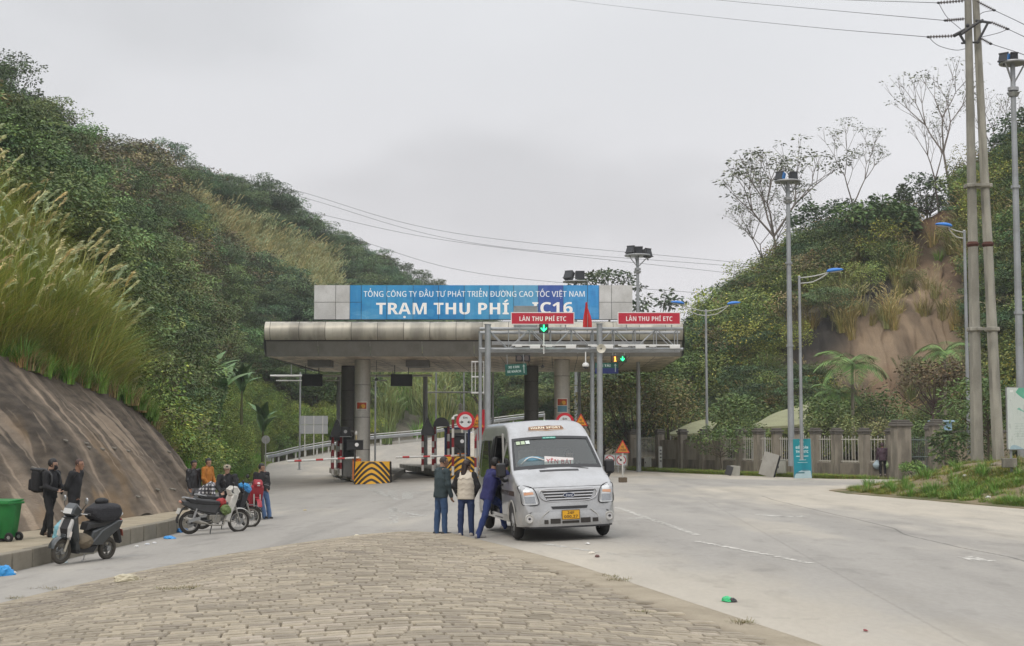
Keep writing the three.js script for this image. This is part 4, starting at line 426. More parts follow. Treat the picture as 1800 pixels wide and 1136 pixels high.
{ // guard rail and things beyond the plaza
  const rail = thing('guard_rail', 'long galvanised guard rail climbing the ramp behind the toll plaza', 'guard rail', [0, 0, 0]), P = [[-22.2, 139], [-21.6, 139.6], [-19.3, 140.3], [-16, 140.6], [-13.5, 140.8], [-8.3, 141.2], [-4, 141.6], [-1.5, 142], [3, 142.6]].map(([x, d]) => V(x, gY(x, -Math.min(d, 141)), -d)), c = new THREE.CatmullRomCurve3(P);
  const N = 26, pm = M.galv; for (let i = 0; i <= N; i++) { const p = c.getPoint(i / N); part('rail_post', bx(0.14, 1.0, 0.16, p.x, p.y + 0.4, p.z - 0.14), M.offwhite, rail); }
  const prof = [[-0.16, 0], [-0.12, 0.05], [-0.05, 0.08], [0, 0.02], [0.05, 0.08], [0.12, 0.05], [0.16, 0]];
  for (let k = 0; k < 8; k++) part('rail_beam', grid(6, 6, (u, v) => { const p = c.getPoint((k + u * 0.995) / 8), q = prof[Math.round(v * 6)]; return [p.x, p.y + 0.72 + q[0], p.z + q[1]]; }), pm, rail);
  for (let k = 0; k < 8; k++) part('upper_pipe', grid(6, 6, (u, v) => { const p = c.getPoint((k + u) / 8), a = v * Math.PI * 2; return [p.x, p.y + 1.02 + 0.06 * Math.sin(a), p.z - 0.12 + 0.06 * Math.cos(a)]; }), M.offwhite, rail);
  const e = P[0]; part('end_terminal', mv(la([[0.02, 0], [0.3, 0.04], [0.3, 0.36], [0.02, 0.4]], 12), e.x - 0.1, e.y + 0.5, e.z), M.offwhite, rail);
  { const d = 132, a = at(527, 731, d), b = at(576, 763, d), w = b.x - a.x, h = a.y - b.y, t = thing('board_backs', 'pair of grey sign boards seen from behind on white striped legs', 'sign board', [(a.x + b.x) / 2, gY(a.x, -d), -d]), y = b.y - t.position.y; for (const k of [0, 1]) part('board', bx(w, h / 2 - 0.03, 0.05, 0, y + h * (k ? 0.75 : 0.25), 0), mat([0.33, 0.34, 0.35], 0.6), t); for (const s of [-0.32, 0.0, 0.32]) part('leg', cy([s * w, 0, -0.06], [s * w, y + h, -0.06], 0.05, 0.05, 6), M.offwhite, t); for (const s of [-0.32, 0.0, 0.32]) part('back_stripe', bx(0.07, h * 0.96, 0.02, s * w, y + h / 2, 0.04), M.offwhite, t); }
  { const d = 92, p = at(467, 773, d), t = thing('round_sign_back', 'round grey sign seen from behind on a slim pole at the left road edge', 'road sign', [p.x, gY(p.x, -d), -d]), y = p.y - t.position.y; part('sign_plate', mv(new THREE.CylinderGeometry(0.25, 0.25, 0.02, 20), 0, y, 0, 0, Math.PI / 2), mat([0.42, 0.42, 0.42], 0.6), t); part('sign_pole', cy([0, -0.1, 0.03], [0, y + 0.15, 0.03], 0.04, 0.035, 8), M.offwhite, t); part('clamp', bx(0.09, 0.04, 0.06, 0, y, 0.03), M.galv, t); }
  { const p = gnd(466, 855), t = thing('traffic_cone', 'red traffic cone with dark tip at the left road edge', 'cone', p); part('cone_body', la([[0.2, 0.03], [0.17, 0.06], [0.05, 0.72], [0.035, 0.76], [0, 0.77]], 16), mat([0.6, 0.05, 0.06], 0.6), t); part('cone_base', bx(0.44, 0.04, 0.44, 0, 0.02, 0, 0, 0, 0, 0.015), mat([0.45, 0.04, 0.05], 0.7), t); part('cone_band', cy([0, 0.38, 0], [0, 0.5, 0], 0.122, 0.1, 16, true), M.offwhite, t); }
  { const p = gnd(461, 848), t = thing('road_bollard', 'dark flexible bollard standing just behind the red cone', 'bollard', p); part('post', cy([0, 0, 0], [0, 0.85, 0], 0.075, 0.06, 12), M.black, t); part('red_band', cy([0, 0.12, 0], [0, 0.38, 0], 0.08, 0.076, 12, true), M.red, t); part('foot', cy([0, 0, 0], [0, 0.04, 0], 0.16, 0.14, 12), M.black, t); }
}
// ---------- masts, lamps, power poles and wires ----------
{
  const mast = (label, px, py, pTop, d, rBot, lamps, group) => { const b = at(px, py, d), g = Math.min(b.y, gY(b.x, b.z) + 3), t = thing('floodlight_mast', label, 'floodlight mast', [b.x, b.y, -d]), top = at(pTop[0], pTop[1], d).y - b.y; part('mast_pole', cy([0, -1.2, 0], [0, top, 0], rBot, rBot * 0.55, 14), M.galv, t); for (const f of [0.36, 0.68]) part('mast_flange', cy([0, top * f, 0], [0, top * f + 0.1, 0], rBot * 1.05, rBot * 1.05, 14), M.galv, t);
    const s = d / 68; part('collar', [cy([0, top * 0.93, 0], [0, top * 0.93 + 0.12, 0], rBot * 1.25, rBot * 1.25, 14), cy([0, top * 0.925, 0], [0, top * 0.915, 0], rBot * 1.5, rBot, 14)], M.steel, t);
    part('ring_platform', mv(new THREE.TorusGeometry(0.55 * s, 0.05, 6, 24), 0, top + 0.02, 0, 0, Math.PI / 2), M.steel, t); for (const a of [0.4, 2.5, 4.6]) part('platform_strut', cy([0, top * 0.945, 0], [Math.cos(a) * 0.55 * s, top, Math.sin(a) * 0.55 * s], 0.03, 0.03, 6), M.steel, t); part('platform_plate', cy([0, top - 0.02, 0], [0, top + 0.03, 0], 0.52 * s, 0.52 * s, 20), M.steel, t);
    lamps.forEach(([x, y, w, ry, rx, c], i) => { const f = part('floodlight', bx(w * s, w * 0.9 * s, 0.22 * s, 0, 0, 0, 0, 0, 0, 0.03), c ? mat([0.03, 0.16, 0.42], 0.5) : M.dark, t); f.position.set(x * s, top + y * s, 0.12); f.rotation.set(rx, ry, 0, 'YXZ'); part('lamp_glass', bx(w * 0.85 * s, w * 0.74 * s, 0.02, 0, 0, 0.12 * s), M.glassDark, f); part('lamp_bracket', bx(0.05, 0.25 * s, 0.05, 0, -w * 0.45 * s, -0.05), M.dark, f); for (const k of [-1, 1]) part('lamp_rim', bx(w * s, 0.04, 0.06, 0, k * w * 0.43 * s, 0.12 * s), M.dark, f); }); return t; };
  const L2 = [[-0.35, 0.22, 0.42, -0.75, -0.35, 1], [0.22, 0.25, 0.38, 0.15, -0.05, 0]];
  mast('tall floodlight mast with blue and black lamps left of the street lamp with blue head', 1391, 775, [1385, 320], 73, 0.16, L2);
  mast('tall floodlight mast at the right edge beside the concrete twin poles', 1797, 805, [1780, 112], 54, 0.155, [[-0.42, 0.2, 0.46, -0.75, -0.35, 1], [0.0, 0.28, 0.36, 0.1, -0.02, 0], [0.75, 0.05, 0.5, 0.9, -0.3, 0]]);
  mast('floodlight mast standing right of the canopy, tops above the right red sign', 1123, 815, [1115, 450], 86, 0.14, [[-0.3, 0.22, 0.4, -0.6, -0.5, 0], [0.05, 0.24, 0.34, 0, 0, 0], [0.42, 0.1, 0.42, 0.8, -0.3, 0]]);
  mast('floodlight mast behind the name board with only its lamps showing above it', 1013, 800, [1012, 496], 118, 0.16, [[-0.3, 0.28, 0.42, -0.6, -0.5, 0], [0.18, 0.3, 0.4, 0.1, 0, 0]]);
  const head = (t, x, y, z, ry, s, rz = 0.12) => { const g = sp(0.42 * s, 0.13 * s, 0.2 * s, 0, 0, 0, 16); const P = g.attributes.position; for (let i = 0; i < P.count; i++) { const u = P.getX(i) / (0.42 * s); P.setY(i, P.getY(i) < 0 ? P.getY(i) * 0.45 : P.getY(i) * (1 - 0.25 * u)); } g.computeVertexNormals(); const h = part('lamp_head', g, M.blue, t); h.position.set(x, y, z); h.rotation.set(0, ry, rz); part('lamp_glass', sp(0.3 * s, 0.05 * s, 0.14 * s, 0.03, -0.05 * s, 0, 12), M.offwhite, h); };
  const lamp = (label, px, pyB, pyT, d, r, arms, s) => { const b = at(px, pyB, d), t = thing('street_lamp', label, 'street lamp', b), X = (p) => at(p, 500, d).x - b.x, Y = (p) => at(px, p, d).y - b.y, top = Y(pyT); part('lamp_pole', cy([0, -1, 0], [0, top, 0], r, r * 0.7, 12), M.galv, t); part('pole_cap', sp(r * 0.8, r * 0.8, r * 0.8, 0, top, 0, 8), M.galv, t); for (const [hx, hy, dz, ry] of arms) { const x = X(hx), y = Y(hy), k = Math.sign(x); for (const [o, sag] of [[0, 0.05], [-0.16, 0.14]]) part('lamp_arm', tb([[0, top - 0.05 + o * 1.6, 0], [x * 0.4, lerp(top + o * 1.4, y, 0.28) - sag, dz * 0.4], [x * 0.75, lerp(top, y, 0.72) - sag * 0.7, dz * 0.75], [x - k * 0.3 * s, y - 0.03 + o * 0.1, dz]], 0.026, 6), M.offwhite, t); head(t, x, y, dz, ry, s); } return t; };
  lamp('street lamp with one blue head reaching right, beside the middle floodlight mast', 1409, 770, 487, 71, 0.085, [[1466, 477, 0.3, 0]], 0.95);
  lamp('double armed street lamp with two blue heads near the right hill foot', 1243, 768, 546, 88, 0.085, [[1289, 534, 0.2, 0], [1190, 533, 0.2, Math.PI]], 0.95);
  lamp('street lamp with blue head reaching left, beside the twin concrete poles', 1703, 760, 407, 66, 0.085, [[1659, 397, 0.2, Math.PI]], 0.9);
  lamp('small distant street lamp with blue head in front of the bare soil', 1579, 770, 610, 118, 0.075, [[1593, 587, 0.4, 0.4]], 0.7);
  // twin concrete poles
  const d = 58, con = mat([0.43, 0.42, 0.375], 0.9, { map: rep(T.streak, 0.3), bumpMap: rep(T.grain, 2), bumpScale: 0.004, tri: 1 }), base = at(1719, 822, d), t = thing('power_pole', 'twin leaning concrete power poles tied together with insulators at the top', 'power pole', base), o = (px, py, dd = 0) => { const p = at(px, py, d + dd).sub(base); return p; };
  const A0 = o(1719, 850), A1 = o(1700, -90), B0 = o(1764, 850, 0.3), B1 = o(1711, -90, 0.3); B0.x = o(1762, 850).x;
  for (const [a, b, r0, r1] of [[A0, A1, 0.24, 0.12], [B0, B1, 0.225, 0.12]]) { const p = part('concrete_pole', cy(a, b, r0, r1, 18), con, t); const at2 = (f) => a.clone().lerp(b, f); for (const f of [0.436]) { const q = at2(f), rr = lerp(r0, r1, f); part('joint_flange', [cy(q, q.clone().add(V(-0.005, 0.1, 0)), rr * 1.0, rr * 1.3, 18), cy(q.clone().add(V(-0.005, 0.1, 0)), q.clone().add(V(-0.01, 0.2, 0)), rr * 1.3, rr * 0.96, 18)], mat([0.09, 0.035, 0.025], 0.9), p); } }
  const bar = (f, h) => { const a = A0.clone().lerp(A1, f), b = B0.clone().lerp(B1, f); part('tie_clamp', [bx(b.x - a.x, 0.1, 0.1, (a.x + b.x) / 2, a.y, 0.32), bx(0.5, h, 0.5, a.x, a.y, a.z, 0, 0, 0, 0.04), bx(0.48, h, 0.48, b.x, b.y, b.z, 0, 0, 0, 0.04)], con, t); }; bar(0.283, 0.16); bar(0.55, 0.16);
  const ins = (x0, y0, x1, y1) => { const a = o(x0, y0), b = o(x1, y1), g = [cy(a, b, 0.02, 0.02, 6)], n = 9; for (let i = 1; i < n; i++) { const q = a.clone().lerp(b, i / n), q2 = a.clone().lerp(b, i / n + 0.03); g.push(cy(q, q2, 0.075, 0.05, 8)); } const m = part('insulator', g, mat([0.09, 0.07, 0.06], 0.5), t); part('end_fitting', sp(0.07, 0.05, 0.05, b.x, b.y, b.z, 8), M.dark, m); };
  for (const q of [[1697, 1, 1650, 5], [1697, 33, 1662, 36], [1678, 63, 1632, 65], [1717, 2, 1748, 18], [1740, 38, 1772, 51], [1722, 66, 1742, 77]]) ins(...q);
  const ca = (a, b, r = 0.05) => part('cross_arm', cy(o(...a), o(...b), r, r, 6), M.dark, t); ca([1677, 63], [1728, 36, 0.4], 0.07); ca([1690, 60, -0.3], [1722, 38, -0.3], 0.06); ca([1697, 76], [1687, 60]); ca([1718, 76], [1737, 40]); ca([1715, 36], [1742, 40]); ca([1690, 76], [1722, 74], 0.04);
  part('crossbar_bolts', [sp(0.1, 0.1, 0.1, o(1693, 56).x, o(1693, 56).y, 0, 8), sp(0.08, 0.08, 0.08, o(1700, 46).x, o(1700, 46).y, 0.1, 8)], M.dark, t);
  // wires
  const wireM = mat([0.05, 0.05, 0.055], 0.6), wire = (label, pts, r) => whole('power_line', tb(pts.map((p) => at(...p)), r, 5, 30), wireM, label, 'wire');
  wire('upper power line running left from the top of the twin poles', [[1650, 5, d], [1450, -2, d + 26], [1250, -14, d + 62]], 0.013);
  wire('middle power line from the twin poles leaving the top of the picture', [[1662, 36, d], [1460, 18, d + 26], [1262, 0, d + 60], [1100, -16, d + 100]], 0.014);
  wire('lowest of the power lines running left from the twin poles', [[1632, 65, d], [1420, 47, d + 28], [1200, 24, d + 70], [1000, 0, d + 120], [850, -22, d + 170]], 0.014);
  wire('power line leaving the twin poles to the right at the very top', [[1748, 18, d], [1810, 48, d - 6], [1900, 100, d - 14]], 0.014); wire('power line leaving the twin poles to the right below the top one', [[1772, 51, d], [1815, 72, d - 5], [1900, 120, d - 13]], 0.014); wire('lowest power line leaving the twin poles to the right', [[1742, 77, d], [1810, 100, d - 6], [1900, 140, d - 14]], 0.014);
  wire('looped jumper wire hanging left of the twin poles at mid arm', [[1650, 5, d], [1665, 30, d + 0.3], [1690, 52, d + 0.3]], 0.012); wire('looped jumper wire hanging lowest at the left of the twin poles', [[1632, 65, d], [1650, 80, d + 0.3], [1680, 88, d + 0.3], [1700, 85, d + 0.3]], 0.012); wire('looped jumper wire right of the twin poles', [[1748, 18, d], [1728, 22, d + 0.3], [1716, 32, d + 0.3]], 0.012); wire('looped jumper wire low at the right of the twin poles', [[1772, 51, d], [1755, 58, d + 0.2], [1722, 66, d + 0.2]], 0.012);
  const far = (l, a, m, b) => wire(l, [a, m, b], 0.03);
  far('topmost distant power line crossing the sky above the name board', [520, 335, 250], [800, 410, 250], [1300, 462, 250]); far('distant power line second from the top above the name board', [525, 345, 251], [830, 427, 251], [1300, 469, 251]); far('distant power line just above the second one over the name board', [540, 372, 252], [800, 425, 252], [1290, 481, 252]); far('lowest distant power line close above the name board', [620, 420, 250], [850, 482, 250], [1290, 520, 250]);
}
// ---------- fence, gate and things along it ----------
{
  const wallM = mat([0.27, 0.24, 0.2], 0.95, { map: rep(T.streak, 0.6), bumpMap: rep(T.grain, 2), bumpScale: 0.01, tri: 1 }), pilM = mat([0.37, 0.335, 0.285], 0.95, { map: rep(T.streak, 0.5), bumpMap: rep(T.grain, 2), bumpScale: 0.01, tri: 1 }), railM = mat([0.6, 0.58, 0.52], 0.6, { map: rep(T.dirt, 1), tri: 1 }), capM = mat([0.15, 0.138, 0.12], 0.95, { map: rep(T.dirt, 0.8), tri: 1 });
  const Fp = [[1112, 93], [1160, 90], [1200, 87.5], [1238, 85.5], [1270, 83.5], [1302, 82], [1334, 80.5], [1366, 79], [1400, 77.6], [1434, 76.6], [1471, 75.5], [1520, 74.6], [1568, 74]].map(([px, d]) => { const p = at(px, 800, d); return V(p.x, gY(p.x, p.z) - 0.02, -d); });
  const H = [1.95, 2.1];
  const f = thing('boundary_fence', 'weathered masonry fence with capped pillars and pale iron railings along the right side', 'fence'), bar0 = new THREE.CylinderGeometry(0.016, 0.016, 1.22, 6), tip0 = new THREE.ConeGeometry(0.03, 0.1, 6);
  Fp.forEach((p, i) => { const pl = part('fence_pillar', bx(0.42, 2.25, 0.42, p.x, p.y + 1.1, p.z, 0.3, 0, 0, 0.02), pilM, f); part('pillar_cap', [bx(0.56, 0.1, 0.56, p.x, p.y + 2.27, p.z, 0.3, 0, 0, 0.03), bx(0.48, 0.08, 0.48, p.x, p.y + 2.15, p.z, 0.3, 0, 0, 0.02), bx(0.4, 0.1, 0.4, p.x, p.y + 2.37, p.z, 0.3, 0, 0, 0.03)], capM, pl);
    if (i < Fp.length - 1) { const q = Fp[i + 1], L = p.distanceTo(q), ang = -Math.atan2(q.z - p.z, q.x - p.x), m = p.clone().add(q).multiplyScalar(0.5); part('base_wall', bx(L - 0.42, 0.72, 0.22, m.x, m.y + 0.34, m.z, ang), wallM, f); 
      if (i >= 1 && i < 4) part('wall_infill', bx(L - 0.42, 1.1, 0.14, m.x, m.y + 1.25, m.z, ang), pilM, f);
      else { for (const y of [0.8, 1.86]) part('rail', bx(L - 0.42, 0.045, 0.04, m.x, m.y + y, m.z, ang), railM, f); const n = Math.round(L / 0.16); for (let k = 2; k < n - 1; k++) { const x = lerp(p.x, q.x, k / n), z = lerp(p.z, q.z, k / n); const b = new THREE.Mesh(bar0, railM); b.name = 'railing_bar'; b.position.set(x, m.y + 1.35, z); f.add(b); if (k % 2 === 0 && i > 7) { const tp = new THREE.Mesh(tip0, railM); tp.name = 'spear_tip'; tp.position.set(0, 0.66, 0); b.add(tp); } } } } });
  const gp = (label, px, pyT, pyB, w, d) => { const b = at(px, pyB, d), h = at(px, pyT, d).y - b.y, t = thing('gate_pillar', label, 'gate pillar', b); part('shaft', bx(w, h + 0.2, w, 0, h / 2 - 0.1, 0, 0.25, 0, 0, 0.03), pilM, t); part('pillar_cap', [bx(w * 1.22, 0.12, w * 1.22, 0, h - 0.05, 0, 0.25, 0, 0, 0.03), bx(w * 1.12, 0.1, w * 1.12, 0, h + 0.06, 0, 0.25, 0, 0, 0.03), bx(w * 0.9, 0.1, w * 0.9, 0, h + 0.16, 0, 0.25, 0, 0, 0.03)], capM, t); };
  gp('wide stained gate pillar right of the woman with bags', 1585, 746, 838, 0.72, 72.5); gp('narrower gate pillar left of the low wall behind the shrub', 1648, 745, 830, 0.5, 72); gp('thin rear gate pillar just left of the narrow gate pillar', 1637, 752, 826, 0.4, 73.5);
  { const a = at(1600, 824, 73), b = at(1636, 822, 73.4), t = thing('garden_gate', 'narrow green grey iron gate between the two gate pillars', 'gate', a), dx = b.x - a.x, dz = b.z - a.z; const gm = mat([0.16, 0.2, 0.18], 0.6); for (const y of [0.1, 0.55, 1.35]) part('gate_rail', cy([0, y, 0], [dx, y, dz], 0.025, 0.025, 6), gm, t); for (let k = 0; k <= 10; k++) part('gate_bar', cy([dx * k / 10, 0.05, dz * k / 10], [dx * k / 10, 1.5, dz * k / 10], 0.014, 0.014, 5), gm, t); }
  { const a = at(1655, 825, 72.5), b = at(1776, 822, 68), t = thing('boundary_wall', 'low stained wall with dark coping behind the shrub and concrete poles', 'wall', a), dx = b.x - a.x, dz = b.z - a.z, L = Math.hypot(dx, dz), ang = -Math.atan2(dz, dx); part('wall_face', bx(L, 1.9, 0.2, dx / 2, 0.75, dz / 2, ang), mat([0.34, 0.29, 0.22], 0.95, { map: rep(T.streak, 0.4), bumpMap: rep(T.grain, 2), bumpScale: 0.008, tri: 1 }), t); part('coping', bx(L, 0.12, 0.32, dx / 2, 1.76, dz / 2, ang, 0, 0, 0.02), capM, t); }
  // banner stand
  const ban = canvasTex(320, 760, (c, w, h) => { const g = c.createLinearGradient(0, 0, 0, h); g.addColorStop(0, '#0f8f98'); g.addColorStop(0.7, '#1390a2'); g.addColorStop(1, '#2a86a0'); c.fillStyle = g; c.fillRect(0, 0, w, h); c.fillStyle = '#b9d2d8'; c.beginPath(); c.moveTo(20, 690); c.quadraticCurveTo(120, 560, 300, 620); c.lineTo(320, 760); c.lineTo(0, 760); c.fill(); c.fillStyle = '#3c7482'; c.fillRect(40, 640, 150, 26); c.fillStyle = '#6c98a4'; c.fillRect(150, 600, 120, 20); TXT(c, 'VETC', w / 2, 54, 'bold 34px sans-serif', '#a8e0dc', 90); TXT(c, 'ĐIỂM DÁN', w / 2, 165, 'bold 66px sans-serif', '#e9f4f2', 230); TXT(c, 'THẺ VETC', w / 2, 245, 'bold 66px sans-serif', '#e9f4f2', 230); c.fillStyle = '#d5ecea'; c.fillRect(50, 325, 220, 14); c.fillRect(95, 400, 130, 10); c.fillRect(70, 450, 180, 7); });
  { const a = at(1396, 841, 71.5), b = at(1426, 772, 71.5), t = thing('banner_stand', 'tall teal banner stand leaning by the fence with white lettering', 'banner', [(a.x + b.x) / 2, a.y, -71.5]), w = b.x - a.x, h = b.y - a.y; t.rotation.z = 0.02; part('banner_print', grid(1, 6, (u, v) => [(u - 0.5) * w, v * h, 0.04 + 0.02 * Math.sin(v * 5), u, v]), mat([0.95, 0.95, 0.95], 0.6, { map: ban }), t); part('frame', [bx(0.04, h, 0.03, -w / 2, h / 2, 0), bx(0.04, h, 0.03, w / 2, h / 2, 0), bx(w, 0.04, 0.03, 0, h, 0), cy([0, h * 0.8, 0], [0, 0, -0.6], 0.02)], M.steel, t); }
  // billboard at the right edge
  const bill = canvasTex(512, 720, (c, w, h) => { c.fillStyle = '#d5dcd6'; c.fillRect(0, 0, w, h); c.fillStyle = '#69b89c'; c.beginPath(); c.moveTo(150, 0); c.lineTo(512, 0); c.lineTo(512, 190); c.quadraticCurveTo(240, 190, 110, 50); c.fill(); c.fillStyle = '#86bfae'; c.beginPath(); c.moveTo(120, 250); c.lineTo(470, 380); c.lineTo(512, 390); c.lineTo(512, 320); c.quadraticCurveTo(260, 330, 150, 230); c.fill(); c.strokeStyle = '#aebdb6'; c.lineWidth = 3; for (let i = 0; i < 7; i++) { c.beginPath(); c.moveTo(90, 420 + i * 30); c.lineTo(420, 420 + i * 30); c.stroke(); } c.fillStyle = '#3b4a54'; c.beginPath(); c.moveTo(260, 700); c.lineTo(300, 600); c.lineTo(330, 660); c.lineTo(380, 560); c.lineTo(460, 720); c.fill(); c.fillStyle = '#a9c3ce'; c.beginPath(); c.moveTo(20, 720); c.quadraticCurveTo(40, 620, 200, 720); c.fill(); c.fillStyle = '#f0f2ee'; c.fillRect(36, 26, 40, 26); const R = rnd(4); for (let i = 0; i < 300; i++) { c.fillStyle = `rgba(${R() > 0.5 ? '255,255,250' : '120,130,120'},${0.12 * R()})`; c.fillRect(R() * w, R() * h, 3 + 20 * R(), 10 + 60 * R()); } });
  { const d = 50, a = at(1772, 790, d), b = at(1845, 682, d), g = bankY(a.x + 0.5, -d), t = thing('billboard', 'weathered green and white billboard cut by the right edge on a steel post', 'billboard', [a.x, g, -d]), w = b.x - a.x, h = b.y - a.y, y0 = a.y - g; part('billboard_print', grid(1, 1, (u, v) => [u * w, y0 + v * h, -u * 0.3 + 0.05, u, v]), mat([0.9, 0.9, 0.9], 0.6, { map: bill }), t); part('frame', [bx(0.05, h, 0.08, 0, y0 + h / 2, 0), bx(w + 0.06, 0.05, 0.08, w / 2, y0 + h, -0.15, 0.22), bx(w, 0.05, 0.08, w / 2, y0, -0.15, 0.22), bx(w - 0.05, h - 0.05, 0.02, w / 2, y0 + h / 2, -0.17, 0.22)], M.steel, t); for (const x of [0.13, w - 0.1]) part('post', cy([x, -0.2, -0.1], [x, y0 + h, -0.1], 0.045, 0.045, 8), M.galv, t); part('footing', bx(0.42, 0.3, 0.3, 0.02, 0.12, 0.05, 0, 0, 0, 0.02), M.concrete, t); }
  // boxes and boards by the fence
  const cab = (label, px, py, w, h, d, c) => { const b = at(px, py, d), t = thing('utility_cabinet', label, 'cabinet', b, -0.25); part('cabinet_body', bx(w, h, 0.4, 0, h / 2, 0, 0, 0, 0, 0.02), c, t); part('cabinet_door', bx(w * 0.86, h * 0.84, 0.02, 0, h * 0.5, 0.21), c, t); part('lock', bx(0.05, 0.1, 0.03, -w * 0.3, h * 0.5, 0.225), M.dark, t); part('cabinet_roof', bx(w + 0.06, 0.04, 0.46, 0, h + 0.02, 0), c, t); };
  const greyP = mat([0.42, 0.42, 0.38], 0.7, { map: rep(T.dirt, 0.9), tri: 1 }); cab('grey utility cabinet left of the teal banner stand', 1374, 833, 0.45, 0.66, 76, greyP); cab('small grey utility cabinet at the foot of the far left fence part', 1139, 821, 0.36, 0.5, 88, greyP);
  { const b = at(1352, 837, 75), t = thing('leaning_board', 'grey board leaning against the fence left of the cabinet', 'board', b); part('board', bx(0.75, 1.15, 0.05, 0, 0.55, 0, -0.4, -0.05, -0.28, 0.01), mat([0.4, 0.39, 0.36], 0.7, { map: rep(T.dirt, 0.8), tri: 1 }), t); part('rear_board', bx(0.7, 1.1, 0.05, 0.12, 0.53, -0.1, -0.4, -0.05, -0.3, 0.01), M.dark, t); }
  { const b = at(1289, 836, 78), t = thing('leaning_board', 'pair of small dark and pale panels propped under the fence shrubs', 'board', b); part('board', bx(0.5, 0.5, 0.04, 0.1, 0.24, 0, -0.3, 0, -0.1, 0.01), greyP, t); part('rear_board', bx(0.35, 0.48, 0.04, -0.2, 0.24, -0.06, -0.3, 0, -0.3, 0.01), M.dark, t); }
  { const b = at(1161, 826, 88), t = thing('marker_post', 'white painted marker post in front of the far left fence part', 'post', b); part('shaft', bx(0.2, 1.32, 0.2, 0, 0.64, 0, 0, 0, 0, 0.02), M.offwhite, t); part('cap', bx(0.22, 0.03, 0.22, 0, 1.31, 0), M.offwhite, t); for (let k = 0; k < 4; k++) part('dark_mark', bx(0.1, 0.08, 0.01, 0.01, 0.5 + k * 0.2, 0.105), M.dark, t); }
  // junk and a parked motorbike seen through the railings
  // green shelters
  const tarp = mat([0.29, 0.3, 0.165], 0.75, { map: rep(T.dirt, 0.3), tri: 1 });
  const shelter = (label, pts, d0, d1) => { const [l, m, r, yb] = pts, t = thing('arched_shelter', label, 'shelter', at(l[0], yb, d0)); const P = (q, d) => at(q[0], q[1], d).sub(t.position), v3 = (p) => [p.x, p.y, p.z], ex2 = lerp(m[0], r[0], 0.6), a = spline([0, 0.25, 0.5, 0.75, 1].map((k) => v3(P([lerp(l[0], ex2, k), l[1] - 5 * k + 2 * Math.sin(k * 3.14)], d0)))), b = spline([l, [lerp(l[0], m[0], 0.5), lerp(l[1], m[1], 0.66)], m, [lerp(m[0], r[0], 0.5), lerp(m[1], r[1], 0.4)], r].map((q) => v3(P(q, d1)))); part('roof_sheet', grid(16, 6, (u, v) => { const p = a(u), q = b(u); return [lerp(p.x, q.x, v), lerp(p.y, q.y, v) + 0.1 * Math.sin(v * 3.14), lerp(p.z, q.z, v)]; }), tarp, t); part('roof_edge', grid(16, 1, (u, v) => { const p = a(u); return [p.x, p.y - 0.12 * v, p.z + 0.01]; }), tarp, t); for (const u of [0.02, 0.25, 0.5, 0.75, 0.98]) { const p = a(u); part('shelter_post', cy([p.x, -1.4, p.z - 0.1], [p.x, p.y - 0.05, p.z - 0.1], 0.035, 0.035, 6), M.offwhite, t); } for (const v of [0.1, 0.9]) part('arch_rib', tb([0, 0.25, 0.5, 0.75, 1].map((u) => { const p = a(u), q = b(u); return [lerp(p.x, q.x, v), lerp(p.y, q.y, v) - 0.12, lerp(p.z, q.z, v)]; }), 0.03, 6), M.dark, t); };
  shelter('arched green shelter roof behind the fence, left one partly under shrubs', [[1178, 763], [1236, 738], [1262, 745], 800], 92, 97); shelter('arched green shelter roof behind the fence left of the banner stand', [[1322, 750], [1396, 716], [1426, 706], 790], 84, 90);
  { const b = at(1656, 742, 80), t = thing('small_kiosk', 'small pale blue roofed kiosk half hidden behind the dead tree', 'kiosk', b); part('kiosk_wall', bx(0.85, 0.5, 0.6, 0, -0.25, 0), mat([0.3, 0.47, 0.6], 0.7), t); part('kiosk_roof', bx(1.25, 0.09, 0.9, 0, 0.04, 0, 0, 0, 0, 0.02), mat([0.42, 0.6, 0.72], 0.6), t); part('kiosk_window', bx(0.2, 0.25, 0.02, -0.1, -0.22, 0.31), M.white, t); part('kiosk_leg', [cy([-0.35, -0.5, 0], [-0.35, -2.2, 0], 0.05), cy([0.35, -0.5, 0], [0.35, -2.2, 0], 0.05)], M.dark, t); }
  // houses in the gap behind the plaza
  const house = (label, px, py, d, w, h, roofC, wallC) => { const b = at(px, py, d), t = thing('hill_house', label, 'house', [b.x, b.y, b.z], 0.2); part('house_wall', bx(w, h, 6, 0, h / 2 - 0.6, 0), mat(wallC, 0.8, { map: rep(T.dirt, 0.3), tri: 1 }), t); part('house_roof', mv(ex([[-w / 2 - 0.4, h - 0.6], [w / 2 + 0.4, h - 0.6], [0, h + 1.1]], 6.8), 0, 0, -3.4), mat(roofC, 0.7), t); for (const s of [-1, 1]) part('window', bx(1.0, 1.0, 0.1, s * w * 0.22, h * 0.4, 3.02), M.glassDark, t); };
  house('far house with red roof seen left of the dark rear column', 884, 690, 215, 5, 2.2, [0.33, 0.09, 0.07], [0.5, 0.46, 0.42]); house('far house with red roof seen right beside the dark rear column', 914, 692, 222, 4.6, 2.4, [0.36, 0.08, 0.06], [0.45, 0.42, 0.4]); house('far grey roofed house seen between the two columns', 962, 700, 225, 5.5, 2.4, [0.25, 0.25, 0.26], [0.6, 0.58, 0.55]);
}
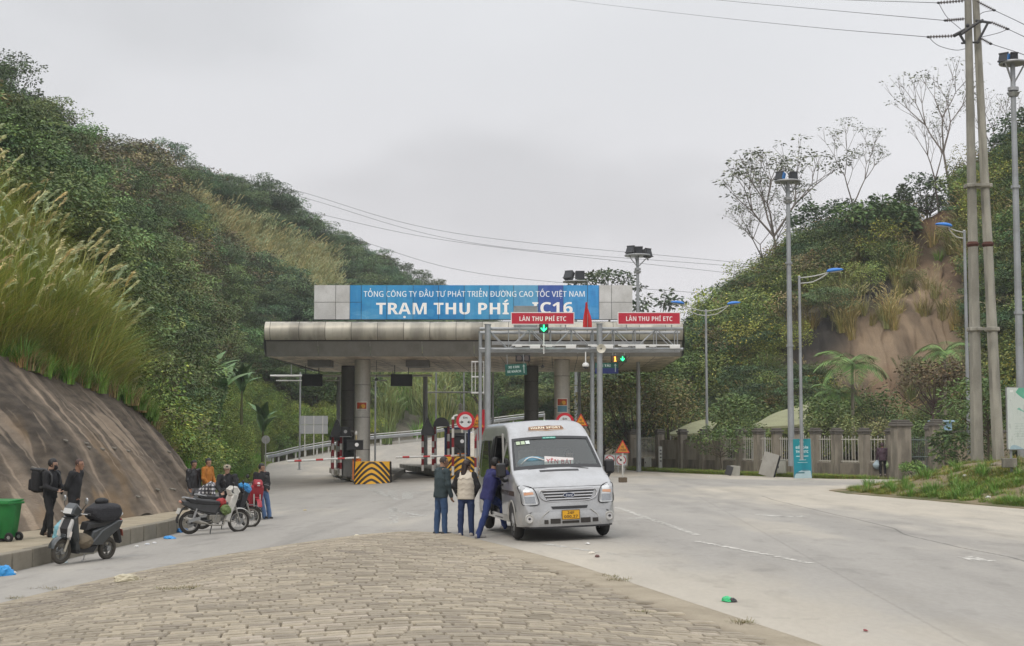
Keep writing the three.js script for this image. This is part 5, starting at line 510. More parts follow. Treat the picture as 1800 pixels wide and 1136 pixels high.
// ---------- vegetation ----------
const sub3 = (a, b) => [a[0] - b[0], a[1] - b[1], a[2] - b[2]], add3 = (a, b, k = 1) => [a[0] + b[0] * k, a[1] + b[1] * k, a[2] + b[2] * k], cross3 = (a, b) => [a[1] * b[2] - a[2] * b[1], a[2] * b[0] - a[0] * b[2], a[0] * b[1] - a[1] * b[0]], nrm = (a) => { const l = Math.hypot(...a) || 1; return [a[0] / l, a[1] / l, a[2] / l]; };
function rv(r, upb = 0) { const z = r() * 2 - 1, a = r() * 6.283, s = Math.sqrt(1 - z * z); return nrm([s * Math.cos(a), z + upb, s * Math.sin(a)]); }
function leafQ(R, p, dir, len, wid, n) { const s = nrm(cross3(dir, n)), m = add3(p, dir, len * 0.45), t = add3(p, dir, len), k = cross3(s, dir), l = add3(add3(m, s, wid / 2), k, wid * 0.12), q = add3(add3(m, s, -wid / 2), k, wid * 0.12); R.tri(p, q, t); R.tri(p, t, l); }
function stick(R, a, b, r0, r1, n = 4) { const d = nrm(sub3(b, a)), u = nrm(cross3(d, Math.abs(d[1]) > 0.9 ? [1, 0, 0] : [0, 1, 0])), w = cross3(d, u), ring = (c, r) => { const o = []; for (let i = 0; i < n; i++) { const t = i / n * 6.283; o.push(add3(add3(c, u, Math.cos(t) * r), w, Math.sin(t) * r)); } return o; }, A = ring(a, r0), B = ring(b, r1); for (let i = 0; i < n; i++) { const j = (i + 1) % n; R.quad(A[i], A[j], B[j], B[i]); } }
const vary = (r, c, k = 0.35) => { const f = 1 - k + 2 * k * r(), y = (r() - 0.5) * 0.18; return [c[0] * f * (1 + y), c[1] * f, c[2] * f * (1 - y)]; };
// a crown of leaf clumps; wood and leaves in separate Raws
function crown(seed, o) {
  const r = rnd(seed), L = new Raw(), W = new Raw(); W.col = o.bark ?? [0.1, 0.08, 0.06]; const cl = [];
  for (let i = 0; i < o.clumps; i++) { const d = rv(r, 0.35), k = 0.45 + 0.55 * Math.sqrt(r()); cl.push([d[0] * o.R * k, o.base + o.H * 0.5 + d[1] * o.H * 0.5 * k, d[2] * o.R * k]); }
  const tw = [(r() - 0.5) * 0.3, o.base, (r() - 0.5) * 0.3]; if (o.trunk) { stick(W, [0, -0.4, 0], [tw[0] * 0.5, o.base * 0.5, tw[2] * 0.5], o.trunk, o.trunk * 0.85, 6); stick(W, [tw[0] * 0.5, o.base * 0.5, tw[2] * 0.5], [tw[0], o.base + o.H * 0.15, tw[2]], o.trunk * 0.85, o.trunk * 0.6, 6); for (const c of cl) if (r() < (o.limbs ?? 0.6)) { const s = [tw[0], lerp(o.base * 0.7, o.base + o.H * 0.15, r()), tw[2]], m = [lerp(s[0], c[0], 0.55), lerp(s[1], c[1], 0.4), lerp(s[2], c[2], 0.55)]; stick(W, s, m, o.trunk * 0.4, o.trunk * 0.25, 4); stick(W, m, c, o.trunk * 0.25, o.trunk * 0.1, 4); } }
  for (const c of cl) {
    const tone = vary(r, o.col, o.ck ?? 0.4), cr = o.cr * (0.7 + 0.6 * r());
    for (let i = 0; i < o.per; i++) { const d = rv(r, 0.2), k = Math.cbrt(r()), p = [c[0] + d[0] * cr * k, c[1] + d[1] * cr * (o.flat ?? 0.5) * k, c[2] + d[2] * cr * k]; const _ = 0; L.col = vary(r, tone, 0.28); if (o.alt && r() < o.altP) L.col = vary(r, o.alt, 0.3); const out = nrm([d[0], d[1] * 0.4 - (o.droop ?? 0.25), d[2]]); leafQ(L, p, out, o.leaf * (0.7 + 0.6 * r()), o.leaf * (o.wr ?? 0.55), rv(r, 0.9)); }
  }
  return [L.geo(), W.geo()];
}
function grassTuft(seed, o) {
  const r = rnd(seed), R = new Raw();
  for (let i = 0; i < o.n; i++) {
    const a = r() * 6.283, len = o.len * (0.55 + 0.6 * r()), lean = o.lean * (0.25 + 0.9 * r()), b = [Math.cos(a) * o.rad * r(), -0.05, Math.sin(a) * o.rad * r()], dx = Math.cos(a), dz = Math.sin(a), w = o.w * (0.7 + 0.6 * r()); R.col = vary(r, r() < (o.dryP ?? 0.2) ? o.dry : o.col, 0.3);
    const S = o.seg ?? 3, P = []; for (let k = 0; k <= S; k++) { const t = k / S, h = len * (t - 0.35 * lean * t * t), q = len * lean * t * t * 0.85; P.push([b[0] + dx * q, b[1] + h, b[2] + dz * q]); } const sx = -dz, sz = dx;
    for (let k = 0; k < S; k++) { const w0 = w * (1 - k / S * 0.8), w1 = w * (1 - (k + 1) / S) + 0.002, A = P[k], B = P[k + 1]; R.quad([A[0] + sx * w0, A[1], A[2] + sz * w0], [A[0] - sx * w0, A[1], A[2] - sz * w0], [B[0] - sx * w1, B[1], B[2] - sz * w1], [B[0] + sx * w1, B[1], B[2] + sz * w1]); }
  }
  for (let i = 0; i < (o.plumes ?? 0); i++) { const a = r() * 6.283, h = o.len * (0.95 + 0.35 * r()), q = o.rad + o.len * 0.25 * r(), top = [Math.cos(a) * q, h, Math.sin(a) * q]; R.col = vary(r, o.dry, 0.2); stick(R, [top[0] * 0.25, 0, top[2] * 0.25], top, 0.012, 0.008, 3); const dr = nrm([Math.cos(a) * 0.7 + 0.35, 0.8, Math.sin(a) * 0.7]); for (let k = 0; k < 40; k++) { R.col = vary(r, o.plume, 0.2); const d = nrm([dr[0] + (r() - 0.5) * 0.7, dr[1] + (r() - 0.5) * 0.5 - k * 0.02, dr[2] + (r() - 0.5) * 0.7]); leafQ(R, add3(top, dr, k * 0.0085 * o.len / 2 * 1.3), d, o.len * 0.075, o.len * 0.011, rv(r, 0.3)); } }
  return R.geo();
}
const foliM = mat([1.0, 1.1, 0.92], 0.7, { vertexColors: true }), woodM = mat([1, 1, 1], 0.95, { vertexColors: true });
const Mx = new THREE.Matrix4(), Qx = new THREE.Quaternion(), Ex = new THREE.Euler();
function scatter(name, geo, list, label, cat, m = foliM, group) {
  if (!list.length) return; const o = new THREE.InstancedMesh(geo, m, list.length); o.name = numbered(name);
  list.forEach((q, i) => { Ex.set(q.tx ?? 0, q.ry ?? 0, q.tz ?? 0, 'YXZ'); Qx.setFromEuler(Ex); Mx.compose(V(q.x, q.y, q.z), Qx, V(q.s * (q.sx ?? 1), q.s * (q.sy ?? 1), q.s * (q.sx ?? 1))); o.setMatrixAt(i, Mx); const c = q.c ?? [1, 1, 1]; o.setColorAt(i, new THREE.Color().setRGB(...c)); });
  scene.add(o); return tag(o, label, cat, group, 'stuff');
}
function tree(name, label, cat, [L, W], p, s = 1, ry = 0, group) { const t = thing(name, label, cat, p, ry, group); t.scale.setScalar(s); if (W.attributes.position.count) part(cat === 'shrub' ? 'stem' : 'trunk', W, woodM, t); part(cat === 'shrub' ? 'foliage' : 'crown', L, foliM, t); return t; }
const both = ([L, W]) => mergeGeometries([L, W]);
const tone = (r, c, k = 0.3) => { const f = 1.12 * (1 - k + 2 * k * r()), w = (r() - 0.35) * 0.5; return [c[0] * f * (1 + w * 0.75), c[1] * f, c[2] * f * (1 - w * 0.3)]; };
// prototypes
const P4 = {
  mim: [11, 12, 13].map((s) => both(crown(s, { R: 2.3, H: 1.9, base: 2.2, clumps: 24, per: 110, cr: 0.9, flat: 0.28, leaf: 0.17, wr: 0.5, col: [0.10, 0.135, 0.075], trunk: 0.09, ck: 0.45 }))),
  bush: [21, 22, 23].map((s) => both(crown(s, { R: 1.45, H: 2.1, base: 0.2, clumps: 20, per: 110, cr: 0.6, flat: 0.6, leaf: 0.12, col: [0.125, 0.15, 0.062], trunk: 0.05, ck: 0.45, alt: [0.27, 0.26, 0.09], altP: 0.1 }))),
  scrub: [31, 32].map((s) => both(crown(s, { R: 1.3, H: 1.9, base: 0.9, clumps: 18, per: 26, cr: 0.6, flat: 0.35, leaf: 0.17, col: [0.15, 0.125, 0.08], trunk: 0.035, limbs: 1, alt: [0.22, 0.21, 0.1], altP: 0.25, bark: [0.09, 0.075, 0.06] }))),
  reed: [41, 42].map((s) => grassTuft(s, { n: 60, len: 2.0, lean: 0.75, rad: 0.5, w: 0.03, col: [0.21, 0.2, 0.085], dry: [0.32, 0.275, 0.165], dryP: 0.55, plumes: 9, plume: [0.42, 0.37, 0.27] })),
  tall: [51, 52, 53].map((s) => grassTuft(s, { n: 170, len: 2.2, lean: 1.05, rad: 0.6, w: 0.015, seg: 4, col: [0.25, 0.26, 0.06], dry: [0.35, 0.31, 0.13], dryP: 0.42, plumes: s === 51 ? 3 : 0, plume: [0.42, 0.37, 0.27] })),
  green: [61, 62].map((s) => grassTuft(s, { n: 80, len: 1.3, lean: 0.9, rad: 0.4, w: 0.022, seg: 4, col: [0.13, 0.24, 0.04], dry: [0.3, 0.25, 0.1], dryP: 0.12 })),
  dry: [65].map((s) => grassTuft(s, { n: 60, len: 1.1, lean: 1.15, rad: 0.4, w: 0.02, seg: 4, col: [0.3, 0.23, 0.12], dry: [0.22, 0.15, 0.07], dryP: 0.5 })),
  short: [71, 72].map((s) => grassTuft(s, { n: 36, len: 0.24, lean: 0.8, rad: 0.22, w: 0.008, seg: 2, col: [0.13, 0.19, 0.04], dry: [0.26, 0.2, 0.09], dryP: 0.3 })),
};
{ // ---- left hill ----
  const r = rnd(1234), mim = [[], [], []], bush = [[], [], []], scrub = [[], []], reed = [[], []], tall = [[], [], []], green = [[], []], dry = [[]];
  const bandC = [[262, 290], [330, 365], [400, 432], [480, 478], [545, 510]], inBand = (q) => { let m = 1e9; for (let i = 0; i < bandC.length - 1; i++) { const [ax, ay] = bandC[i], [bx2, by] = bandC[i + 1], t = clamp(((q[0] - ax) * (bx2 - ax) + (q[1] - ay) * (by - ay)) / ((bx2 - ax) ** 2 + (by - ay) ** 2), 0, 1); m = Math.min(m, Math.hypot(q[0] - ax - t * (bx2 - ax), q[1] - ay - t * (by - ay))); } return m < 11 + (q[0] - 260) * 0.13; };
  const put = (arr, p, s, c, o = {}) => arr[r() * arr.length | 0].push({ x: p[0], y: p[1] - 0.15, z: p[2], s, ry: r() * 6.28, tx: (r() - 0.5) * 0.2, tz: (r() - 0.5) * 0.2, c, ...o });
  for (let i = 0; i < 26000; i++) {
    const u = 0.03 + r() * 0.97, v = r() * 1.06, p = hillL(u, v), q = toPx(...p), d = -p[2]; if (q[0] < -260 || q[0] > 1120 || q[1] > 860 || q[1] < -150) continue;
    if (d < 44) continue;
    const dens = d < 75 ? 0.55 : d < 130 ? 0.3 : 0.32; const wallZone = q[0] > 662 && q[0] < 885 && q[1] > 632;
    if (wallZone && r() > 0.1) continue;
    if (wallZone) { put(r() < 0.6 ? reed : green, p, 1.3 + r() * 0.7, tone(r, [0.8, 1, 0.7])); continue; }
    if (q[0] < 235 && d < 60 && q[1] > 250) continue;                // the tall grass stands here
    const nz = fbm(p[0] * 0.09, p[1] * 0.09, p[2] * 0.05, 3), n2 = fbm(p[0] * 0.2 + 50, p[2] * 0.2, 4, 3);
    if (inBand(q) && d > 90 && v < 0.88) { if (r() < 0.75) put(reed, p, 1.0 + r() * 0.5, tone(r, [1.0, 1.08, 0.95], 0.25)); continue; }
    if (r() > dens) continue;
    const far = smooth(120, 190, d), brown = blob(q, 200, 365, 150, 75) * 0.8 + blob(q, 380, 500, 110, 60) * 0.5;
    if (q[0] > 330 && q[1] > 690 && d < 150) { if (r() < 0.5) put(bush, p, 0.6 + r() * 0.4, tone(r, [1.35, 1.5, 0.9])); else put(green, p, 0.9 + r() * 0.5, tone(r, [1, 1, 0.9])); continue; }
    if (r() < 0.3) { const kk = r(); if (kk < 0.3) put(green, p, 0.7 + r() * 0.6, tone(r, [1.0, 0.9, 0.8])); else if (kk < 0.6) put(scrub, p, 0.7 + r() * 0.5, tone(r, [1, 1, 1])); else put(bush, p, 0.35 + r() * 0.35, tone(r, [1.3, 1.3, 0.8])); continue; }
    if (r() < brown * 0.85) { put(scrub, p, 1.0 + r() * 0.7, tone(r, [0.9, 0.9, 0.95])); continue; }
    if (far > 0.3 || nz > 0.5) { if (r() < 0.55) put(mim, p, 0.65 + r() * r() * 0.6, tone(r, lerp(0, 1, far) > 0.5 ? [0.95, 1.05, 1.05] : [1.1, 1.15, 0.85], 0.42), { tx: 0, tz: 0, sy: 0.85 + 0.5 * r() }); else if (r() < 0.3) put(bush, p, 0.9 + r() * 0.6, tone(r, [0.8, 0.95, 0.9])); }
    else if (n2 < 0.42) { if (r() < 0.6) put(scrub, p, 0.9 + r() * 0.8, tone(r, [0.95, 0.95, 0.9])); else put(reed, p, 0.6 + r() * 0.4, tone(r, [0.6, 0.62, 0.55])); }
    else if (r() < 0.75) put(bush, p, 0.6 + r() * r() * 1.0, tone(r, n2 > 0.54 ? [1.35, 1.35, 0.85] : [0.9, 1.0, 0.9], 0.45), { sy: 0.8 + 0.5 * r() }); else put(mim, p, 0.5 + r() * 0.5, tone(r, [1.1, 1.15, 0.9], 0.4), { sy: 0.9 + 0.6 * r() });
  }
  // tall golden grass on the slope's shoulder
  for (let i = 0; i < 1500; i++) { const u = 0.05 + r() * 0.26, v = r() * 0.24, p = hillL(u, v), q = toPx(...p), d = -p[2]; if (q[0] > 240 || q[0] < -200 || d > 60 || q[1] > 690) continue; const low = q[1] > 565 && q[0] < 150 && r() < 0.5; p[1] -= 0.12; if (low) put(green, p, 1.2 + r() * 0.7, tone(r, [1, 1.05, 0.9])); else p[1] -= 0.3; put(tall, p, 0.9 + r() * 0.5, tone(r, vn(p[0] * 0.5, p[2] * 0.5) > 0.5 ? [1.12, 1.14, 1.0] : [0.98, 1.1, 1.0], 0.25)); }
  for (let i = 0; i < 240; i++) { const u = 0.3 + r() * 0.66, t = TOP(u); const p = [t.x + (r() - 0.7) * 1.4, t.y + 0.05 + Math.max(0, -(t.x)) * 0, -t.z]; p[1] = t.y - 0.12; put(r() < 0.5 ? dry : green, p, 0.35 + r() * 0.5, tone(r, [1, 1, 1])); if (i % 3 === 0) put(tall, [p[0] - 0.8 - r(), p[1] + 0.1, p[2]], 0.55 + r() * 0.4, tone(r, [1, 1, 0.9])); }
  for (let i = 0; i < 60; i++) { const px = 225 + r() * 110, p = at(px, 700 + (px - 225) * 0.9 + r() * 60, 56 + r() * 5); put(r() < 0.5 ? bush : green, [p.x, p.y - 0.7, p.z], 0.5 + r() * 0.5, tone(r, [1.1, 1.2, 0.9])); }
  mim.forEach((l, i) => scatter('hillside_trees', P4.mim[i], l, ['layered dark green trees massed on the wooded hillside left of the plaza', 'flat topped blue green trees massed along the wooded ridge left of the plaza', 'spreading trees massed among the others on the left hillside'][i], 'trees'));
  bush.forEach((l, i) => scatter('hillside_bushes', P4.bush[i], l, ['mixed green bushes massed low on the left hillside', 'rounded bushes massed between the trees on the left hillside', 'lighter bushes massed above the left road edge'][i], 'bushes'));
  scrub.forEach((l, i) => scatter('hillside_scrub', P4.scrub[i], l, ['brown thin stemmed scrub massed halfway up the left hillside', 'sparse brownish scrub massed among the bushes of the left hillside'][i], 'scrub'));
  reed.forEach((l, i) => scatter('plumed_reeds', P4.reed[i], l, ['pale plumed reeds in a strip running down the left hillside', 'straw coloured reeds mixed into the strip on the left hillside'][i], 'reeds'));
  tall.forEach((l, i) => scatter('tall_grass', P4.tall[i], l, ['golden tall grass with plumes above the concrete slope', 'golden green tall grass above the concrete slope', 'dense yellowish tall grass at the left picture edge above the slope'][i], 'grass'));
  green.forEach((l, i) => scatter('green_grass', P4.green[i], l, ['bright green long grass along the top of the concrete slope', 'green long grass at the hill foot behind the motorbikes'][i], 'grass'));
  scatter('dry_grass', P4.dry[0], dry[0], 'dry straw hanging over the top edge of the concrete slope', 'grass');
}
{ // ---- trees one can tell apart on the left skyline ----
  const r = rnd(55), a = crown(301, { R: 2.2, H: 3.2, base: 1.6, clumps: 26, per: 90, cr: 0.75, flat: 0.45, leaf: 0.18, col: [0.1, 0.125, 0.075], trunk: 0.11, limbs: 1 }), b = crown(302, { R: 1.9, H: 2.4, base: 1.9, clumps: 18, per: 30, cr: 0.6, flat: 0.35, leaf: 0.3, col: [0.112, 0.105, 0.075], trunk: 0.09, limbs: 1, alt: [0.13, 0.1, 0.06], altP: 0.2 });
  const onHill = (px) => { let best = null, by = 1e9; for (let i = 0; i <= 400; i++) { const u = i / 400; for (const v of [0.97, 1]) { const p = hillL(u, v), q = toPx(...p); if (Math.abs(q[0] - px) < 12 && q[1] < by) { by = q[1]; best = p; } } } return best; };
  const spots = [[12, 0, 1.35, 'tall tree at the very top of the left skyline, cut by the picture edge'], [62, 1, 1.1, 'tree with reddish twigs leaning out from the top of the left skyline'], [95, 1, 0.9, 'small brownish tree below the top of the left skyline, branch reaching right'], [146, 1, 0.7, 'little dark tree standing alone on the steep part of the left skyline'], [215, 0, 0.95, 'pale green tree where the left skyline bends'], [262, 0, 0.9, 'flat crowned tree right of the bend in the left skyline'], [330, 0, 0.85, 'layered tree midway along the left ridge']];
  for (const [px, k, s, label] of spots) { const p = onHill(px); if (p) tree('skyline_tree', label, 'tree', k ? b : a, [p[0], p[1] - 0.3, p[2]], s, r() * 6); }
  // bananas at the hill foot
  const bl = (len, wid, seed) => { const rr = rnd(seed), R = new Raw(), n = 7; const P = []; for (let k = 0; k <= n; k++) { const t = k / n; P.push([0.25 * t * len + 0.45 * len * t * t, len * (t * 1.0 - 0.62 * t * t), 0]); } for (let k = 0; k < n; k++) { const w0 = wid * Math.sin(Math.PI * clamp(k / n * 0.9 + 0.08, 0, 1)), w1 = wid * Math.sin(Math.PI * clamp((k + 1) / n * 0.9 + 0.08, 0, 1)), A = P[k], B = P[k + 1]; R.col = vary(rr, [0.1, 0.19, 0.06], 0.2); R.quad([A[0], A[1], A[2]], [A[0], A[1] - w0 * 0.35, A[2] + w0], [B[0], B[1] - w1 * 0.35, B[2] + w1], B); R.col = vary(rr, [0.12, 0.22, 0.07], 0.2); R.quad(A, B, [B[0], B[1] - w1 * 0.35, B[2] - w1], [A[0], A[1] - w0 * 0.35, A[2] - w0]); } return R.geo(); };
  const bls = [bl(2.4, 0.36, 1), bl(2.0, 0.32, 2), bl(2.6, 0.4, 3)], bm = mat([1, 1, 1], 0.55, { vertexColors: true });
  for (const [px, py, d, s, label] of [[385, 720, 82, 1.25, 'banana plant with the tallest pale leaf above the left road edge'], [366, 690, 88, 1.2, 'banana plant higher up behind the tallest one on the left hill foot'], [308, 715, 76, 0.95, 'banana plant left of the others beside the concrete slope end'], [462, 758, 100, 1.0, 'banana plant beside the round sign back'], [425, 690, 96, 1.0, 'banana plant just left of the canopy end']]) { const p = at(px, py, d), t = thing('banana_plant', label, 'banana plant', [p.x, p.y - 1, p.z]); t.scale.setScalar(s); part('stem', cy([0, -1, 0], [0, 1.1, 0], 0.11, 0.06, 8), mat([0.12, 0.13, 0.05], 0.7), t); for (let k = 0; k < 7; k++) { const m = new THREE.Mesh(bls[k % 3], bm); m.name = 'leaf'; m.position.set(0, 0.9 + 0.05 * k, 0); m.rotation.set(0, k * 2.4 + px, 0.1 + 0.5 * (k % 3 === 0 ? 1 : 0.15 * k), 'YXZ'); t.add(m); } }
}
{ // ---- right hill ----
  const r = rnd(4321), bush = [[], [], []], mim = [[], [], []], reed = [[], []], green = [[], []], scrub = [[], []];
  const put = (arr, p, s, c, o = {}) => arr[r() * arr.length | 0].push({ x: p[0], y: p[1] - 0.15, z: p[2], s, ry: r() * 6.28, tx: (r() - 0.5) * 0.25, tz: (r() - 0.5) * 0.25, c, ...o });
  for (let i = 0; i < 6000; i++) {
    const u = r(), v = r() * 1.12, p = hillR(u, v), q = toPx(...p); if (q[0] < 1080 || q[0] > 2080) continue;
    const bare = Math.max(soilTan(...p), soilRed(...p) * 0.95), dk = soilDark(...p);
    if (bare > 0.05 && r() < 0.985) continue; if (dk > 0.1 && r() < 0.96) { if (r() < 0.03) put(reed, p, 0.8 + r() * 0.5, tone(r, [0.8, 0.75, 0.6])); continue; }
    const golden = blob(q, 1690, 440, 110, 110) + blob(q, 1540, 380, 70, 60) * 0.7, n = fbm(p[0] * 0.25, p[1] * 0.25, p[2] * 0.2, 3);
    if (r() < golden * 0.8) { put(r() < 0.7 ? reed : green, p, 0.7 + r() * 0.5, tone(r, [1, 0.95, 0.75])); continue; }
    if (v < 0.12) { if (r() < 0.5) put(bush, p, 0.7 + r() * 0.6, tone(r, [1, 1.05, 0.9])); continue; }
    if (n > 0.55 && r() < 0.5) put(reed, p, 0.7 + r() * 0.4, tone(r, [0.75, 0.75, 0.55])); else if (r() < 0.65) put(bush, p, 0.55 + r() * r() * 1.2, tone(r, r() < 0.3 ? [1.4, 1.35, 0.8] : [0.95, 1.08, 0.85], 0.45), { sy: 0.8 + 0.5 * r() }); else if (r() < 0.3) put(mim, p, 0.5 + r() * 0.4, tone(r, [0.85, 1, 0.85])); else if (r() < 0.35) put(scrub, p, 0.8 + r() * 0.5, tone(r, [1.1, 1, 0.9]));
  }
  // reed tussocks hanging on the cliff
  for (const [px, py, n, w] of [[1532, 560, 20, 40], [1475, 565, 6, 30], [1690, 560, 8, 30], [1630, 520, 3, 14], [1590, 505, 3, 16]]) for (let i = 0; i < n; i++) { let best = null, bd = 1e9; const tx = px + (r() - 0.5) * 2 * w, ty = py + (r() - 0.5) * 26; for (let k = 0; k < 600; k++) { const p = hillR(0.2 + 0.6 * r(), r()), q = toPx(...p), e = (q[0] - tx) ** 2 + (q[1] - ty) ** 2; if (e < bd) { bd = e; best = p; } } put(reed, [best[0], best[1] - 0.2, best[2] + 0.3], 0.6 + r() * 0.35, tone(r, [1.0, 0.95, 0.75])); }
  bush.forEach((l, i) => scatter('cliff_bushes', P4.bush[i], l, ['green bushes massed over the right hillside', 'darker bushes massed around the bare cliff on the right', 'rounded bushes massed at the foot of the right hillside'][i], 'bushes'));
  mim.forEach((l, i) => scatter('cliff_trees', P4.mim[i], l, ['layered small trees massed on the right hillside', 'flat topped small trees massed above the cliff on the right', 'spreading small trees massed among the bushes of the right hill'][i], 'trees'));
  reed.forEach((l, i) => scatter('cliff_reeds', P4.reed[i], l, ['plumed reed tussocks hanging on the bare cliff at the right', 'straw coloured reeds on the upper part of the right hill'][i], 'reeds'));
  green.forEach((l, i) => scatter('cliff_grass', P4.green[i], l, ['long grass patches on the upper right hill', 'grass tufts between the bushes of the right hill'][i], 'grass'));
  scrub.forEach((l, i) => scatter('cliff_scrub', P4.scrub[i], l, ['brown scrub patches on the right hillside', 'sparse scrub among the bushes of the right hill'][i], 'scrub'));
}
// bare branching trees
function bareTree(seed, o) {
  const r = rnd(seed), W = new Raw(), L = new Raw(); W.col = o.bark ?? [0.2, 0.17, 0.15];
  const grow = (p, d, len, rad, lvl) => {
    let q = p, dd = d; const n = 3; for (let k = 0; k < n; k++) { dd = nrm([dd[0] + (r() - 0.5) * 0.22, dd[1] + 0.05, dd[2] + (r() - 0.5) * 0.22]); const e = add3(q, dd, len / n); stick(W, q, e, rad * (1 - k * 0.13), rad * (1 - (k + 1) * 0.13), lvl > 2 ? 3 : 5); q = e; if (lvl >= 1 && k > 0 && lvl < o.lv && r() < 0.5) { const a = r() * 6.28; grow(q, nrm([dd[0] + Math.cos(a) * 0.7, dd[1] + 0.1, dd[2] + Math.sin(a) * 0.7]), len * 0.55, rad * 0.45, lvl + 1); } }
    if (lvl < o.lv) { const m = lvl === 0 ? o.forks : 2 + (r() < 0.45 ? 1 : 0), a0 = r() * 6.28; for (let i = 0; i < m; i++) { const a = a0 + i * 6.28 / m + r() * 0.6, sp2 = o.spread * (0.6 + 0.7 * r()); grow(q, nrm([dd[0] + Math.cos(a) * sp2, dd[1] * 1.0 + 0.15, dd[2] + Math.sin(a) * sp2]), len * (0.62 + 0.2 * r()), rad * 0.6, lvl + 1); } }
    else if (r() < o.leafP) for (let i = 0; i < o.per; i++) { L.col = vary(r, o.col, 0.35); const v = rv(r, 0); leafQ(L, add3(q, [v[0], v[1] * 0.35, v[2]], o.cr * Math.sqrt(r())), nrm([v[0], v[1] * 0.3 - 0.15, v[2]]), o.leaf, o.leaf * 0.42, rv(r, 1.2)); }
  };
  grow([0, -0.3, 0], nrm([o.lean ?? 0, 1, 0]), o.trunkH, o.trunkR, 0);
  const lg = L.p.length ? L.geo() : null; return [lg ?? new Raw().geo(), W.geo()];
}
{
  const onR = (px, d0 = 0) => { let best = null, by = 1e9; for (let i = 0; i <= 300; i++) { const p = hillR(i / 300, 1), q = toPx(...p); if (Math.abs(q[0] - px) < 12 && q[1] < by) { by = q[1]; best = p; } } return best; };
  const bt = (label, px, topPy, seed, o) => { const p = onR(px), base = toPx(...p); const g = bareTree(seed, { lv: 4, forks: 3, spread: 0.6, trunkH: 2.6, trunkR: 0.095, leafP: 0.62, per: 13, cr: 0.42, leaf: 0.2, col: [0.17, 0.175, 0.12], ...o }); g[1].computeBoundingBox(); const H = g[1].boundingBox.max.y, want = (base[1] - topPy) / FPX * -p[2]; return tree('bare_tree', label, 'tree', g, p, want / H, seed); };
  bt('big sparse tree behind the middle floodlight mast on the right skyline', 1362, 238, 401, { forks: 4, spread: 0.75, trunkH: 2.3 }); bt('sparse tree leaning left below the big one on the right skyline', 1338, 330, 407, { forks: 3, spread: 0.8, lean: -0.25 });
  bt('slender bare tree alone against the sky in the middle of the right skyline', 1490, 212, 402, { forks: 2, spread: 0.55, trunkH: 3.0, leafP: 0.75 });
  bt('tall bare tree just left of the twin concrete poles on the skyline', 1668, 105, 403, { forks: 3, spread: 0.6, trunkH: 3.2, leafP: 0.6, per: 6 }); bt('bare tree seen between the twin poles and the right mast', 1735, 150, 404, { forks: 3, spread: 0.6, leafP: 0.4, per: 5 }); bt('thin bare tree left of the tall bare pair on the right skyline', 1640, 190, 405, { forks: 2, spread: 0.5, leafP: 0.5, per: 5 });
  const dk = crown(311, { R: 2.2, H: 3.4, base: 0.6, clumps: 28, per: 60, cr: 0.75, flat: 0.6, leaf: 0.26, col: [0.075, 0.102, 0.054], trunk: 0.12 }), gr = crown(312, { R: 2.6, H: 2.6, base: 0.6, clumps: 32, per: 60, cr: 0.8, flat: 0.5, leaf: 0.28, col: [0.098, 0.150, 0.053], trunk: 0.12 }), tall = crown(313, { R: 1.0, H: 3.6, base: 0.8, clumps: 22, per: 40, cr: 0.5, flat: 0.6, leaf: 0.26, col: [0.090, 0.128, 0.068], trunk: 0.09 });
  const st = (label, px, s, g, ry, dy = 0.4, back = 0) => { const p = onR(px); tree('skyline_tree', label, 'tree', g, [p[0], p[1] - dy, p[2] + back], s, ry); };
  st('dark rounded tree at the left end of the right skyline', 1272, 1.15, dk, 1, 0.6); st('dark upright tree right of the middle floodlight mast', 1408, 1.3, tall, 2); st('dark rounded tree below the slender bare tree', 1468, 1.05, dk, 3, 0.1); st('broad bright green tree right below the slender bare tree', 1500, 1.45, gr, 1, 1.6, 3); st('dark green tree right of the broad one on the right skyline', 1548, 1.0, gr, 4, 0.5); st('dark green tree below the bare pair on the right skyline', 1622, 1.0, dk, 5, 0.3); st('dark tree beyond the right edge mast on the skyline', 1792, 1.1, dk, 2, 0.2);
  { const p = onR(1582), t = tree('young_tree', 'young tree with tiered level branches on the right skyline', 'tree', (() => { const r = rnd(5), L = new Raw(), W = new Raw(); W.col = [0.1, 0.08, 0.06]; stick(W, [0, -0.3, 0], [0.1, 3.6, 0], 0.06, 0.02, 5); for (let k = 0; k < 9; k++) { const y = 1.2 + k * 0.28, R = 1.15 * (1 - k / 11); for (let j = 0; j < 6; j++) { const a = j * 1.05 + k, e = [Math.cos(a) * R, y + 0.1, Math.sin(a) * R]; stick(W, [0.05, y, 0], e, 0.015, 0.008, 3); for (let m = 0; m < 7; m++) { L.col = vary(r, [0.075, 0.09, 0.05], 0.3); leafQ(L, [e[0] * (0.3 + 0.1 * m), lerp(y, e[1], 0.5) + (r() - 0.5) * 0.1, e[2] * (0.3 + 0.1 * m)], rv(r, -0.2), 0.3, 0.12, rv(r, 1)); } } } return [L.geo(), W.geo()]; })(), p, 1.1, 0); }
